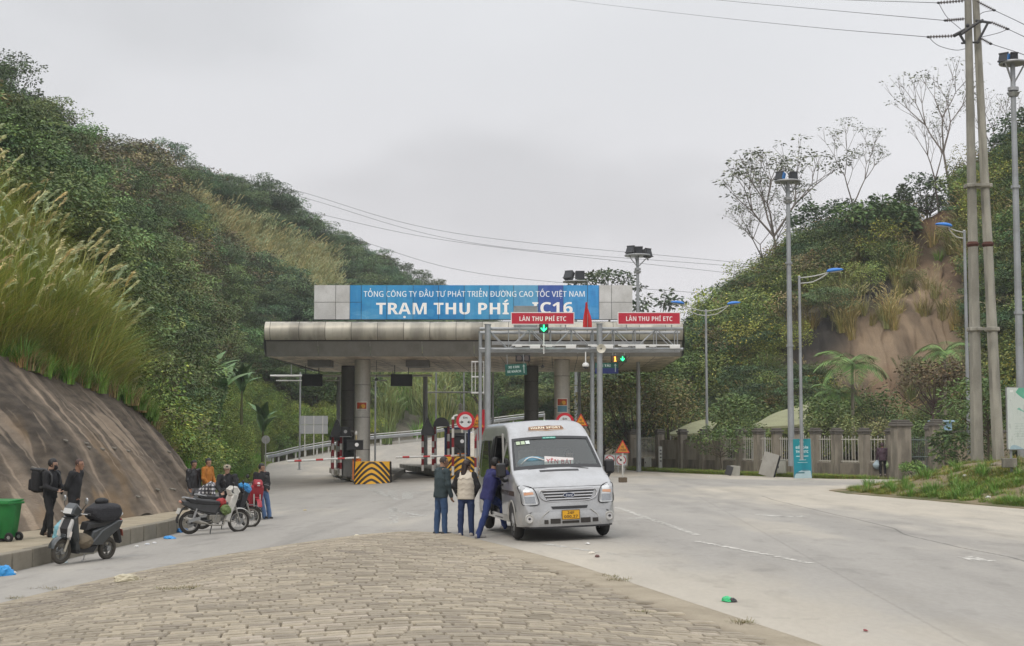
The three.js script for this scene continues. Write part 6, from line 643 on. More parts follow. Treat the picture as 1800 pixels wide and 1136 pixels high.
  // ---- trees behind the plaza and in the garden ----
  const brownBig = [321, 322].map((s) => crown(s, { R: 2.4, H: 4.6, base: 0.5, clumps: 46, per: 62, cr: 0.8, flat: 0.75, leaf: 0.2, wr: 0.5, col: [0.24, 0.19, 0.085], ck: 0.35, trunk: 0.12, alt: [0.09, 0.12, 0.03], altP: 0.35 })), greenBig = [323, 324].map((s) => crown(s, { R: 2.4, H: 4.4, base: 0.5, clumps: 44, per: 62, cr: 0.85, flat: 0.7, leaf: 0.24, col: [0.105, 0.150, 0.045], trunk: 0.13, alt: [0.16, 0.18, 0.05], altP: 0.12 })), gt = (name, label, px, py, d, g, s, ry = 0, grp) => { const p = at(px, py, d); return tree(name, label, 'tree', g, p, s, ry, grp); };
  gt('brown_tree', 'big brownish leaved tree left of the double street lamp, its crown cut by the mast', 1115, 812, 97, brownBig[0], 1.1, 1); gt('brown_tree', 'brownish leaved tree right of the mast near the far fence', 1178, 812, 99, brownBig[1], 0.98, 2); gt('brown_tree', 'brown green tree close behind the right gantry post', 1062, 810, 102, brownBig[1], 1.0, 4); gt('green_tree', 'light green tree above the brown ones right of the gantry', 1150, 745, 112, greenBig[0], 1.05, 2); gt('green_tree', 'green tree at the right foot of the hill behind the double street lamp', 1215, 730, 116, greenBig[1], 0.95, 3);
  gt('green_tree', 'tree whose crown shows above the canopy right of the name board', 1152, 640, 118, crown(331, { R: 2.6, H: 4.2, base: 1.8, clumps: 26, per: 34, cr: 0.75, flat: 0.4, leaf: 0.34, col: [0.083, 0.105, 0.068], trunk: 0.13, limbs: 1 }), 0.95, 1); gt('green_tree', 'flat crowned tree peeping over the right end of the name board', 1070, 630, 135, crown(332, { R: 2.8, H: 2.2, base: 5.2, clumps: 22, per: 36, cr: 0.8, flat: 0.35, leaf: 0.34, col: [0.090, 0.112, 0.068], trunk: 0.13, limbs: 1 }), 1.05, 1);
  [[872, 735, 158, 1], [900, 740, 165, 0], [925, 745, 160, 1], [955, 748, 172, 0], [1005, 748, 165, 1], [1035, 745, 150, 0], [900, 720, 195, 0], [950, 722, 190, 1], [848, 728, 150, 0]].forEach(([px, py, d, k], i) => gt('green_tree', ['green tree just right of the left gantry post under the canopy', 'green tree below the red roofed far house', 'green tree left of the dark rear column under the canopy', 'green tree in the gap between the dark and the pale column', 'green tree right of the pale front column', 'green tree right next to the right gantry post under the canopy', 'distant tree behind the red roofed house', 'distant tree at the foot of the grey roofed house', 'green tree behind the left gantry post'][i], px, py, d, greenBig[k], 0.8 + 0.12 * (i % 3), i, 'trees seen under the canopy'));
  gt('green_tree', 'feathery tree against the bright gap right of the right column', 1026, 745, 128, crown(333, { R: 1.4, H: 3.6, base: 1, clumps: 20, per: 30, cr: 0.5, flat: 0.8, leaf: 0.3, wr: 0.25, col: [0.120, 0.150, 0.075], trunk: 0.06 }), 1.1, 2);
  // shrubs over the fence and round the gate
  const shrub = (label, px, py, d, s, seed, o = {}, cat = 'shrub') => tree('garden_shrub', label, cat, crown(seed, { R: 1.3, H: 1.7, base: 0.3, clumps: 24, per: 60, cr: 0.5, flat: 0.7, leaf: 0.16, col: [0.112, 0.158, 0.053], trunk: 0.04, alt: [0.18, 0.2, 0.07], altP: 0.12, ...o }), at(px, py, d), s, seed);
  shrub('leafy vine shrub spilling over the fence between the two shelters', 1268, 812, 82.5, 0.9, 341, { R: 1.6, H: 2.0 }); shrub('light green shrub over the fence left of the left shelter end', 1306, 790, 84, 0.75, 342, { H: 1.6, R: 1.8, altP: 0.3 }); shrub('dark shrub between the shelters further back', 1300, 775, 92, 1.3, 343); shrub('shrub at the right end of the right shelter', 1446, 775, 80, 1.0, 344, { R: 1.4 }); shrub('pale shrub behind the railings left of the palm', 1465, 790, 79, 0.95, 345, { col: [0.180, 0.195, 0.090] }); shrub('straggly dry shrub behind the railings beside the woman', 1540, 800, 77, 0.8, 346, { col: [0.240, 0.210, 0.112], per: 30 }); shrub('low green shrub left of the dead leaved tree', 1545, 760, 86, 1.1, 347); shrub('low bush behind the garden gate', 1618, 815, 76, 0.9, 348); shrub('dark glossy shrub in front of the low wall', 1688, 832, 66, 0.95, 349, { R: 1.25, H: 1.8, leaf: 0.2, col: [0.068, 0.105, 0.033], altP: 0.05 }); shrub('small bright shrub growing at the foot of the wide gate pillar', 1603, 839, 70.5, 0.36, 350, { col: [0.165, 0.240, 0.075], leaf: 0.3 });
  shrub('twiggy shrub right of the near concrete pole', 1742, 822, 64, 0.75, 351, { per: 22, col: [0.135, 0.128, 0.060] }); shrub('far dark shrub behind the left fence part', 1105, 806, 98, 1.2, 352, { col: [0.060, 0.090, 0.038] });
  gt('garden_tree', 'round crowned green tree wrapped round the concrete poles', 1738, 822, 61.5, crown(361, { R: 1.75, H: 2.0, base: 1.55, clumps: 40, per: 90, cr: 0.55, flat: 0.7, leaf: 0.14, col: [0.120, 0.173, 0.060], trunk: 0.06, limbs: 0.8, alt: [0.16, 0.19, 0.07], altP: 0.15 }), 1, 1);
  gt('dead_leaf_tree', 'tree with dense dead brown leaves in front of the bare soil', 1640, 765, 80, crown(362, { R: 2.1, H: 2.2, base: 1.3, clumps: 30, per: 46, cr: 0.6, flat: 0.55, leaf: 0.2, col: [0.128, 0.083, 0.048], trunk: 0.08, limbs: 1, alt: [0.15, 0.1, 0.06], altP: 0.2, bark: [0.09, 0.06, 0.05] }), 1.05, 2);
  // white pole of the dead tree corner
  // palms
  const frond = (seed) => { const r = rnd(seed), R = new Raw(), n = 12; let p = [0, 0, 0], d = nrm([0.75, 0.9, 0]); for (let k = 0; k < n; k++) { const e = add3(p, d, 0.17); R.col = [0.12, 0.13, 0.05]; stick(R, p, e, 0.02, 0.016, 3); for (const s of [-1, 1]) for (const q of [0, 0.5]) { R.col = vary(r, [0.13, 0.21, 0.06], 0.3); leafQ(R, add3(p, d, 0.17 * q), nrm([0.5, -0.35 - 0.2 * r(), s]), 0.62 * Math.sin(Math.PI * clamp((k + 1.5) / (n + 2), 0, 1)) + 0.15, 0.06, [0, 1, 0.2 * s]); } p = e; d = nrm([d[0], d[1] - 0.17, 0]); } return R.geo(); };
  const fr = [frond(1), frond(2), frond(3)]; const palm = (label, px, py, pyTop, d, s, n = 11) => { const b = at(px, py, d), h = at(px, pyTop, d).y - b.y, t = thing('palm_tree', label, 'palm', b); part('trunk', cy([0, -1, 0], [0, h, 0], 0.11, 0.08, 9), mat([0.2, 0.18, 0.13], 0.9), t); part('crown_shaft', cy([0, h, 0], [0, h + 0.5, 0], 0.09, 0.05, 9), mat([0.12, 0.17, 0.06], 0.6), t); for (let k = 0; k < n; k++) { const m = new THREE.Mesh(fr[k % 3], foliM); m.name = 'frond'; m.position.y = h + 0.35; m.scale.setScalar(s); m.rotation.set(0, k * 2.4 + px, ((k * 37) % 10) / 10 * 0.9 - 0.55, 'YXZ'); t.add(m); } };
  palm('palm with broad fronds behind the railings, the taller of the left pair', 1500, 775, 655, 84, 1.2); palm('shorter yellowish palm just left of the taller one', 1475, 780, 705, 85, 0.85); palm('palm in front of the bare soil left of the twin poles', 1662, 700, 630, 92, 1.0);
  // grass on the bank, the verge and elsewhere
  const r = rnd(99), sh = [[], []], lg = [[], []], add = (x, z, y, s, c) => sh[r() * 2 | 0].push({ x, y, z, s, ry: r() * 6.28, c });
  for (let i = 0; i < 16000; i++) { const d = 36 + r() * 28, x = lin(bankX, d) + 0.1 + r() * r() * 16, n = fbm(x * 0.9, -d * 0.9, 3, 4), bare = smooth(0.42, 0.58, n + 0.25 * smooth(46, 58, d) - 0.1); if (r() < bare * 0.9) continue; add(x, -d, bankY(x, -d), (0.5 + r() * 0.6) * (d < 46 ? 1 : 0.85), tone(r, d < 50 ? [1, 1.15, 0.8] : [1.1, 1, 0.8], 0.3)); if (i % 40 === 0) lg[r() * 2 | 0].push({ x, y: bankY(x, -d), z: -d, s: 0.25 + r() * 0.2, ry: r() * 6, c: [1, 1, 1] }); }
  for (let i = 0; i < 3800; i++) { const d = 72 + r() * 20, x = lin(XR, d) + r() * r() * 2.4 - 0.15; add(x, -d, gY(x, -d) - 0.02, 0.7 + r() * 0.7, tone(r, [1, 1.05, 0.8], 0.35)); }
  for (let i = 0; i < 1500; i++) { const d = 48 + r() * 90, x = lin(XL, d) - 0.1 - r() * r() * 4; add(x, -d, gY(x, -d) - 0.05, 1 + r() * 1.2, tone(r, [1.1, 1.2, 0.9], 0.35)); if (i % 2) lg[r() * 2 | 0].push({ x: x - 0.7, y: gY(x, -d) - 0.1, z: -d, s: 0.5 + r() * 0.5, ry: r() * 6, c: tone(r, [1.1, 1.1, 0.9]) }); }
  sh.forEach((l, i) => scatter('short_grass', P4.short[i], l, ['short grass growing on the bank and the road verges', 'rough short grass in patches on the bank and verges'][i], 'grass')); lg.forEach((l, i) => scatter('rough_grass', P4.green[i], l, ['longer grass tufts along the left road edge and the bank', 'longer grass tufts below the left hillside'][i], 'grass'));
  // tufts in the joints of the island's edge
  const jt = grassTuft(81, { n: 30, len: 0.1, lean: 1, rad: 0.12, w: 0.005, seg: 2, col: [0.135, 0.128, 0.045], dry: [0.16, 0.12, 0.06], dryP: 0.6 }), jl = []; const rr = rnd(6);
  for (const [px, py, n, w] of [[80, 1036, 8, 20], [30, 1052, 6, 14], [300, 1036, 16, 22], [335, 1034, 7, 8], [1308, 1095, 8, 10], [1090, 1020, 8, 14], [1070, 1014, 6, 10], [240, 1020, 4, 5], [1130, 1078, 4, 5]]) for (let i = 0; i < n; i++) { const p = gnd(px + (rr() - 0.5) * 2 * w, py + (rr() - 0.5) * 3, (x, z) => Math.max(gY(x, z), islDist(x, -z) > 0 ? islH(x, -z) : -9)); jl.push({ x: p.x, y: p.y, z: p.z, s: 0.6 + rr() * 0.7, ry: rr() * 6, c: [1, 1, 1] }); }
  scatter('weed_tufts', jt, jl, 'small dry weed tufts in the joints and edges of the paved island', 'weeds');
  // rubble and stones on the bank
  const sg = [0, 1, 2].map((k) => { const g = new THREE.IcosahedronGeometry(1, 1), P = g.attributes.position; for (let i = 0; i < P.count; i++) { const n = 0.7 + 0.5 * vn(P.getX(i) * 2 + k * 9, P.getY(i) * 2, P.getZ(i) * 2); P.setXYZ(i, P.getX(i) * n, P.getY(i) * n * 0.6, P.getZ(i) * n * 0.8); } g.computeVertexNormals(); return g; });
  const stM = mat([0.3, 0.26, 0.2], 0.95, { map: rep(T.dirt, 1), tri: 1 }); for (const [px, py, s, label] of [[1678, 852, 0.14, 'pale stone lying alone on the middle of the bank'], [1612, 868, 0.1, 'small stone low on the bank towards its tip'], [1735, 815, 0.2, 'flat broken slab by the foot of the concrete pole'], [1752, 818, 0.16, 'broken slab right of the other by the concrete pole'], [1640, 868, 0.13, 'flat stone near the road side of the bank'], [1790, 888, 0.1, 'stone at the road edge under the billboard']]) { const p = gnd(px, py, bankY), m = whole('loose_stone', sg[(px | 0) % 3].clone(), stM, label, 'stone'); m.position.copy(p); m.scale.set(s * 1.6, s, s); m.rotation.y = px; }
}
// ---------- the minibus ----------
{
  const ry = 0.171, t = thing('minibus', 'silver passenger minibus with its side door open, facing the camera on the road', 'minibus', [1.155, 0.045, -30.23], ry); t.rotation.order = 'YXZ'; t.rotation.z = 0.036; t.scale.y = 0.98;
  const wT = [[0, 0.80], [0.04, 0.88], [0.12, 0.93], [0.35, 0.965], [0.7, 0.98], [5.2, 0.985], [5.65, 0.95], [5.78, 0.90]], tT = [[0, 0.60], [0.03, 0.74], [0.06, 0.86], [0.1, 1.03], [0.17, 1.09], [0.35, 1.17], [0.65, 1.27], [0.98, 1.375], [1.06, 1.43], [1.78, 2.04], [1.88, 2.11], [2.05, 2.235], [2.3, 2.355], [2.7, 2.40], [5.3, 2.385], [5.62, 2.31], [5.78, 2.08]];
  const w = (q) => lin(wT, q), Tp = (q) => lin(tT, q), rc = (q) => lin([[0, 0.05], [0.3, 0.09], [1.0, 0.07], [1.8, 0.09], [2.3, 0.16], [5.78, 0.17]], q), Y0 = 0.34, bow = (x, q) => -0.11 * (x / 0.95) ** 2 * smooth(1.3, 0, q);
  const hw = (q, y) => w(q) - 0.17 * Math.pow(clamp((y - 1.12) / 1.2, 0, 1), 1.25) - (y < 0.5 ? (0.5 - y) * 0.12 : 0);
  const fs = [0, 0.07, 0.2, 0.35, 0.48, 0.6, 0.7, 0.79, 0.87, 0.94, 1], NA = 5, NT = 8;
  const half = (q, off = 0) => { const T = Tp(q) - off, r = rc(q), P = []; const y1 = Math.max(Y0 + 0.05, T - r); P.push([Math.max(0.1, hw(q, Y0) - 0.12) - off, Y0 - 0.02 + off]); for (const f of fs) { const y = lerp(Y0, y1, f); P.push([hw(q, y) - off, y]); } const h1 = hw(q, y1) - off; for (let k = 1; k <= NA; k++) { const a = k / NA * Math.PI / 2; P.push([h1 - r + r * Math.cos(a), y1 + (T - y1) * Math.sin(a)]); } for (let k = 1; k <= NT; k++) { const x = (h1 - r) * (1 - k / NT); P.push([x, T + 0.035 * (1 - (x / Math.max(0.1, h1 - r)) ** 2) * smooth(0.05, 0.4, q)]); } return P; };
  const qs = [0, 0.015, 0.03, 0.045, 0.06, 0.08, 0.1, 0.13, 0.17, 0.25, 0.35, 0.5, 0.65, 0.8, 0.98, 1.06, 1.2, 1.35, 1.5, 1.65, 1.78, 1.88, 1.96, 2.05, 2.18, 2.3, 2.5, 2.7, 2.95, 3.2, 3.58, 4, 4.6, 5.2, 5.4, 5.55, 5.65, 5.72, 5.78], NP = half(1).length, NV = NP * 2 - 1;
  const qIdx = (a) => qs.findIndex((x) => x >= a - 1e-6), dA = qIdx(2.18), dB = qIdx(3.58), wA = qIdx(1.06), wB = qIdx(1.78), topK = 1 + fs.length + NA - 1;
  const shell = (off) => grid(qs.length - 1, NV - 1, (u, v) => { const q = qs[Math.round(u * (qs.length - 1))], k = Math.round(v * (NV - 1)), P = half(q, off), p = k < NP ? [-P[k][0], P[k][1]] : P[NV - 1 - k]; return [p[0], p[1], -q + bow(p[0], q) - (q < 0.05 ? off : 0)]; }, null, (i, k) => { const kk = k < NP - 1 ? k : NV - 2 - k; if (i >= wA && i < wB && kk >= topK) return false; if (i >= dA && i < dB && k >= 2 && k <= 9) return false; return true; });
  const paintM = mat([0.45, 0.46, 0.475], 0.28, { metalness: 0.25, clearcoat: 0.6, clearcoatRoughness: 0.12, map: rep(T.dirt, 0.5), tri: 1 }), paintD = mat([0.50, 0.50, 0.48], 0.4, { metalness: 0.2, map: rep(T.dirt, 1), tri: 1 }), blackP = mat([0.02, 0.02, 0.022], 0.45), grey = mat([0.2, 0.2, 0.2], 0.8), glass = new THREE.MeshPhysicalMaterial({ color: 0xbfc9c6, roughness: 0.03, transmission: 0.92, thickness: 0, side: THREE.DoubleSide, ior: 1.6 }), tint = mat([0.012, 0.014, 0.016], 0.05, { clearcoat: 1, clearcoatRoughness: 0.03 });
  part('body', toCreasedNormals(shell(0), 0.6), paintM, t);
  part('inner_lining', [shell(0.045), bx(1.7, 0.05, 4.6, 0, 0.46, -3.4), bx(1.66, 1.7, 0.05, 0, 1.3, -5.6)], grey, t);
  const sideP = (s, q, y, o = 0.006) => [s * (hw(q, y) + o), y, -q + bow(hw(q, y), q)];
  const sidePatch = (name, s, q0, q1, yb, yt, m, par, o) => part(name, grid(14, 8, (u, v) => { const q = lerp(q0, q1, u), a = typeof yb === 'function' ? yb(q) : yb, b = typeof yt === 'function' ? yt(q) : yt; return sideP(s, q, lerp(a, b, v), o); }), m, par ?? t);
  const frontP = (x, y, o = 0.012) => { let q = 0; for (let i = 1; i < tT.length; i++) if (y <= tT[i][1]) { q = lerp(tT[i - 1][0], tT[i][0], clamp((y - tT[i - 1][1]) / (tT[i][1] - tT[i - 1][1]), 0, 1)); break; } return [x, y, -q + bow(x, q) + o, q]; };
  const frontPoly = (name, pts, m, par, o = 0.012, n = 8) => { // a four sided patch laid on the nose: pts bottom-left, bottom-right, top-right, top-left
    return part(name, grid(n, n, (u, v) => { const x = lerp(lerp(pts[0][0], pts[1][0], u), lerp(pts[3][0], pts[2][0], u), v), y = lerp(lerp(pts[0][1], pts[1][1], u), lerp(pts[3][1], pts[2][1], u), v), p = frontP(x, y, o); const k = Math.max(0, Math.abs(x) - 0.8); return [p[0], p[1], p[2] - k * k * 4, u, v]; }), m, par ?? t); };
  // glass
  const ws = part('windshield', grid(10, 12, (u, v) => { const q = lerp(1.055, 1.785, u), h = hw(q, Tp(q) - rc(q)) - rc(q), x = (v * 2 - 1) * (h + 0.012); return [x, Tp(q) + 0.035 * (1 - (x / h) ** 2) - 0.012, -q + bow(x, q)]; }), glass, t);
  part('screen_border', merge([[1.03, 1.11], [1.735, 1.80]].map(([a, b]) => grid(2, 12, (u, v) => { const q = lerp(a, b, u), h = hw(q, Tp(q) - rc(q)) - rc(q), x = (v * 2 - 1) * (h + 0.02); return [x, Tp(q) + 0.035 * (1 - (x / h) ** 2) + 0.004, -q + bow(x, q)]; })).concat([-1, 1].map((s) => grid(8, 1, (u, v) => { const q = lerp(1.05, 1.79, u), h = hw(q, Tp(q) - rc(q)) - rc(q), x = s * (h + 0.02 - 0.05 * v); return [x, Tp(q) + 0.035 * (1 - (x / h) ** 2) + 0.003, -q + bow(x, q)]; })))), blackP, t);
  const sticker = (name, x0, x1, q0, q1, m) => part(name, grid(3, 3, (u, v) => { const q = lerp(q0, q1, v), x = lerp(x0, x1, u), h = hw(q, Tp(q) - rc(q)) - rc(q); return [x, Tp(q) + 0.035 * (1 - (x / h) ** 2) + 0.007, -q + bow(x, q), u, v]; }), m, ws);
  const teal = canvasTex(128, 32, (c) => { c.fillStyle = '#1d8a78'; c.fillRect(0, 0, 128, 32); TXT(c, 'XE HỢP ĐỒNG', 64, 17, 'bold 18px sans-serif', '#d8f2ea', 112); }); sticker('route_sticker', -0.16, 0.12, 1.73, 1.775, mat([0.9, 0.9, 0.9], 0.5, { map: teal }));
  for (const [x0, m] of [[-0.73, [0.45, 0.55, 0.38]], [-0.63, [0.45, 0.55, 0.38]], [-0.53, [0.65, 0.72, 0.68]]]) sticker('inspection_sticker', x0, x0 + 0.08, 1.63, 1.71, mat(m, 0.6));
  for (const s of [-1, 1]) {
    sidePatch('front_side_window', s, 1.22, 2.08, (q) => lerp(1.34, 1.24, (q - 1.22) / 0.86), (q) => Math.min(Tp(q) - 0.13, 1.99), tint);
    if (s > 0) sidePatch('side_window', s, 2.2, 3.5, 1.22, 2.0, tint); if (s > 0) sidePatch('side_window', s, 3.52, 4.5, 1.22, 2.0, tint); sidePatch('side_window', s, 4.58, 5.5, 1.22, 2.0, tint);
    sidePatch('brown_stripe', s, 0.62, 2.15, 0.90, 1.0, mat([0.045, 0.022, 0.015], 0.5), t, 0.004); sidePatch('brown_stripe', s, s > 0 ? 3.3 : 4.9, 5.5, 0.90, 1.0, mat([0.045, 0.022, 0.015], 0.5), t, 0.004);
    sidePatch('sill_trim', s, 1.4, 2.16, 0.36, 0.47, paintD, t, 0.012);
    const dr = sidePatch('front_door', s, 1.30, 2.14, 0.5, 1.22, paintM, t, 0.004); part('handle', bx(0.03, 0.035, 0.16, s * (hw(1.95, 1.1) + 0.02), 1.1, -1.98), blackP, dr);
    for (const q of [0.93, 4.72]) {
      part('wheel_arch', grid(18, 2, (u, v) => { const a = Math.PI * u, r = lerp(0.2, 0.435, v), y = Math.max(0.345, 0.36 + Math.sin(a) * r); return [s * (hw(q, y) + 0.004), y, -q + Math.cos(a) * r + bow(hw(q, y), q)]; }), blackP, t);
      part('arch_flare', grid(18, 2, (u, v) => { const a = Math.PI * u, r = lerp(0.425, 0.475, v), y = 0.35 + Math.sin(a) * r; return [s * (hw(q, y) + 0.012 + 0.02 * Math.sin(Math.PI * v)), y, -q + Math.cos(a) * r + bow(hw(q, y), q)]; }), paintD, t);
      const wh = part('wheel', [mv(new THREE.TorusGeometry(0.255, 0.088, 10, 28).scale(1, 1, 1.15), 0, 0, 0, Math.PI / 2)], M.rubber, t); wh.position.set(s * 0.875, 0.345, -q - 0.08 * (q < 2 ? 1 : 0)); part('rim', [mv(new THREE.CylinderGeometry(0.2, 0.2, 0.12, 24), 0, 0, 0, 0, 0, Math.PI / 2)], mat([0.35, 0.35, 0.36], 0.4, { metalness: 0.6 }), wh); part('hub_cap', mv(new THREE.CylinderGeometry(0.06, 0.09, 0.05, 14), s * 0.075, 0, 0, 0, 0, s > 0 ? -Math.PI / 2 : Math.PI / 2), M.steel, wh); for (let k = 0; k < 5; k++) part('rim_spoke', bx(0.02, 0.17, 0.06, s * 0.066, 0.1, 0).applyMatrix4(new THREE.Matrix4().makeRotationX(k * 1.2566)), M.steel, wh);
    }
    // headlamps
    const hl = frontPoly('headlight', [[s * 0.895, 0.75], [s * 0.625, 0.75], [s * 0.70, 1.065], [s * 0.945, 1.105]], mat([0.62, 0.63, 0.63], 0.12, { metalness: 0.35, clearcoat: 1 }), t, 0.016);
    frontPoly('indicator', [[s * 0.885, 0.93], [s * 0.69, 0.95], [s * 0.70, 0.995], [s * 0.90, 0.99]], mat([0.62, 0.33, 0.2], 0.25), hl, 0.022); frontPoly('lamp_reflector', [[s * 0.86, 0.775], [s * 0.66, 0.775], [s * 0.67, 0.91], [s * 0.87, 0.905]], mat([0.35, 0.36, 0.37], 0.15, { metalness: 0.8 }), hl, 0.024);
    part('lamp_bezel', tb([[s * 0.90, 0.745], [s * 0.62, 0.745], [s * 0.615, 0.88], [s * 0.70, 1.075], [s * 0.95, 1.115], [s * 0.93, 0.95]].map(([x, y]) => { const p = frontP(x, y, 0.018), k = Math.max(0, Math.abs(x) - 0.8); return [p[0], p[1], p[2] - k * k * 4]; }), 0.009, 5, 36, true), blackP, hl);
    const fz = frontP(s * 0.81, 0.46); const fog = part('fog_lamp', mv(new THREE.TorusGeometry(0.075, 0.022, 8, 20), 0, 0, 0), paintD, t); fog.position.set(s * 0.80, 0.47, fz[2] + 0.015); part('lamp_glass', mv(new THREE.CylinderGeometry(0.06, 0.06, 0.03, 16), 0, 0, 0.002, 0, Math.PI / 2), M.chrome, fog); part('lamp_eye', sp(0.028, 0.028, 0.012, 0, 0, 0.02, 8), blackP, fog);
    // mirrors
    const mr = part('mirror', bx(0.2, 0.3, 0.13, 0, 0, 0, 0, 0, 0, 0.05), blackP, t); mr.position.set(s * 1.13, 1.42, -1.28); mr.rotation.y = -s * 0.15; part('mirror_arm', [tb([[0, -0.14, 0], [-s * 0.06, -0.22, -0.02], [-s * 0.2, -0.2, -0.1]], 0.035, 6)], blackP, mr); part('mirror_glass', bx(0.16, 0.25, 0.01, 0, 0, -0.067), M.chrome, mr);
    part('wiper', [tb([[s > 0 ? 0.62 : -0.08, 1.40, -1.0], [s > 0 ? 0.35 : -0.35, 1.435, -1.03], [s > 0 ? 0.08 : -0.62, 1.415, -1.03]], 0.011, 5)], blackP, t);
  }
  // sliding door pushed back along the side
  const sd = part('sliding_door', grid(10, 14, (u, v) => { const q = lerp(3.6, 4.86, u), y = lerp(0.42, 2.12, v); return sideP(-1, q, y, 0.04); }), paintM, t); part('door_edge', bx(0.045, 1.62, 0.03, -0.985, 1.2, -3.6), blackP, sd); part('door_window', grid(8, 6, (u, v) => sideP(-1, lerp(3.68, 4.76, u), lerp(1.2, 2.02, v), 0.046)), tint, sd); part('rear_handle', bx(0.03, 0.04, 0.14, -1.04, 1.08, -3.72), blackP, sd);
  part('door_step', bx(0.3, 0.05, 1.0, -0.82, 0.40, -2.7), blackP, t); part('door_pillar', bx(0.04, 1.85, 0.05, -0.92, 1.25, -2.17), paintD, t); part('floor_pan', bx(1.7, 0.08, 4.9, 0, 0.36, -2.9), blackP, t);
  // nose
  const gr = frontPoly('grille', [[-0.43, 0.815], [0.43, 0.815], [0.53, 1.015], [-0.53, 1.015]], blackP, t, 0.008); for (let k = 0; k < 4; k++) { const y = 0.83 + k * 0.058, h = 0.44 + k * 0.03; part('grille_slat', grid(10, 2, (u, v) => { const x = (u * 2 - 1) * h, p = frontP(x, y + v * 0.024, 0.016 + 0.008 * Math.sin(v * 3.14)); return [p[0], p[1], p[2]]; }), mat([0.5, 0.5, 0.51], 0.3, { metalness: 0.7 }), gr); }
  part('grille_rim', tb([[-0.43, 0.81], [0.43, 0.81], [0.545, 1.02], [0, 1.03], [-0.545, 1.02]].map(([x, y]) => frontP(x, y, 0.014).slice(0, 3)), 0.012, 5, 40, true), mat([0.5, 0.5, 0.51], 0.3, { metalness: 0.7 }), gr);
  const oval = canvasTex(128, 64, (c) => { c.fillStyle = '#c9ccd0'; c.beginPath(); c.ellipse(64, 32, 63, 31, 0, 0, 7); c.fill(); c.fillStyle = '#23304f'; c.beginPath(); c.ellipse(64, 32, 57, 26, 0, 0, 7); c.fill(); TXT(c, 'Ford', 64, 34, 'italic bold 36px serif', '#e3e6ea', 72); }); const bz = frontP(0, 0.915, 0.034); part('badge', grid(24, 1, (u, v) => { const a = u * 6.2832; return [Math.cos(a) * 0.12 * v, 0.915 + Math.sin(a) * 0.055 * v, bz[2], 0.5 + 0.5 * v * Math.cos(a), 0.5 + 0.5 * v * Math.sin(a)]; }), mat([0.9, 0.9, 0.9], 0.3, { map: oval }), gr);
  frontPoly('bumper_slot', [[-0.34, 0.645], [0.34, 0.645], [0.37, 0.70], [-0.37, 0.70]], blackP, t, 0.01, 4);
  const fb = part('front_bumper', grid(20, 10, (u, v) => { const x = (u * 2 - 1) * 0.985, y = lerp(0.30, 0.60, v), r = Math.max(0, Math.abs(x) - 0.6) / 0.385; return [x, y, 0.035 * Math.sin(Math.PI * clamp(v * 0.85 + 0.1, 0, 1)) + bow(x, 0) + 0.015 - 0.42 * r * r * r]; }), paintM, t); part('bumper_lip', grid(20, 2, (u, v) => { const x = (u * 2 - 1) * 0.9, r = Math.max(0, Math.abs(x) - 0.6) / 0.385; return [x, lerp(0.27, 0.305, v), 0.03 + bow(x, 0) - 0.42 * r * r * r]; }), blackP, fb);
  const bp = (x, o) => bow(x, 0) + 0.052 + o; for (const [x0, x1, y0, y1] of [[-0.52, -0.44, 0.36, 0.44], [-0.40, -0.20, 0.36, 0.46], [-0.17, 0.17, 0.36, 0.41], [0.20, 0.40, 0.36, 0.46], [0.44, 0.56, 0.37, 0.45]]) part('air_intake', grid(3, 1, (u, v) => { const x = lerp(x0, x1, u), y = lerp(y0, y1, v); return [x, y, bp(x, 0.0)]; }), mat([0.03, 0.026, 0.022], 0.7), fb);
  for (const s of [-1, 1]) part('bumper_crease', tb([[s * 0.62, 0.33, bp(0.62, -0.02)], [s * 0.55, 0.5, bp(0.55, -0.01)], [s * 0.42, 0.62, bp(0.42, -0.02)]], 0.012, 5), paintD, fb);
  const plate = canvasTex(160, 84, (c) => { c.fillStyle = '#e2a91e'; c.fillRect(0, 0, 160, 84); c.strokeStyle = '#6a4c10'; c.lineWidth = 3; c.strokeRect(3, 3, 154, 78); TXT(c, '24F', 80, 24, 'bold 38px sans-serif', '#3a2a10', 66); TXT(c, '000.27', 80, 60, 'bold 38px sans-serif', '#3a2a10', 126); }); const pl = part('number_plate', bx(0.36, 0.19, 0.015, 0, 0.53, 0.072), mat([0.1, 0.08, 0.03], 0.6), t); part('plate_face', grid(1, 1, (u, v) => [(u - 0.5) * 0.35, 0.53 + (v - 0.5) * 0.18, 0.082, u, v]), mat([0.9, 0.9, 0.9], 0.5, { map: plate }), pl);
  part('hood_vent', grid(10, 2, (u, v) => { const q = lerp(0.86, 0.96, v), x = (u * 2 - 1) * 0.4; return [x, Tp(q) + 0.035 * (1 - (x / 0.88) ** 2) + 0.006, -q + bow(x, q)]; }), blackP, t); part('hood_seam', tb([[-0.86, 1.10, -0.33], [-0.5, 1.09, -0.2], [0, 1.095, -0.17], [0.5, 1.09, -0.2], [0.86, 1.10, -0.33]].map((p) => { const f = frontP(p[0], 1.075, 0.004); return f.slice(0, 3); }), 0.006, 4), blackP, t);
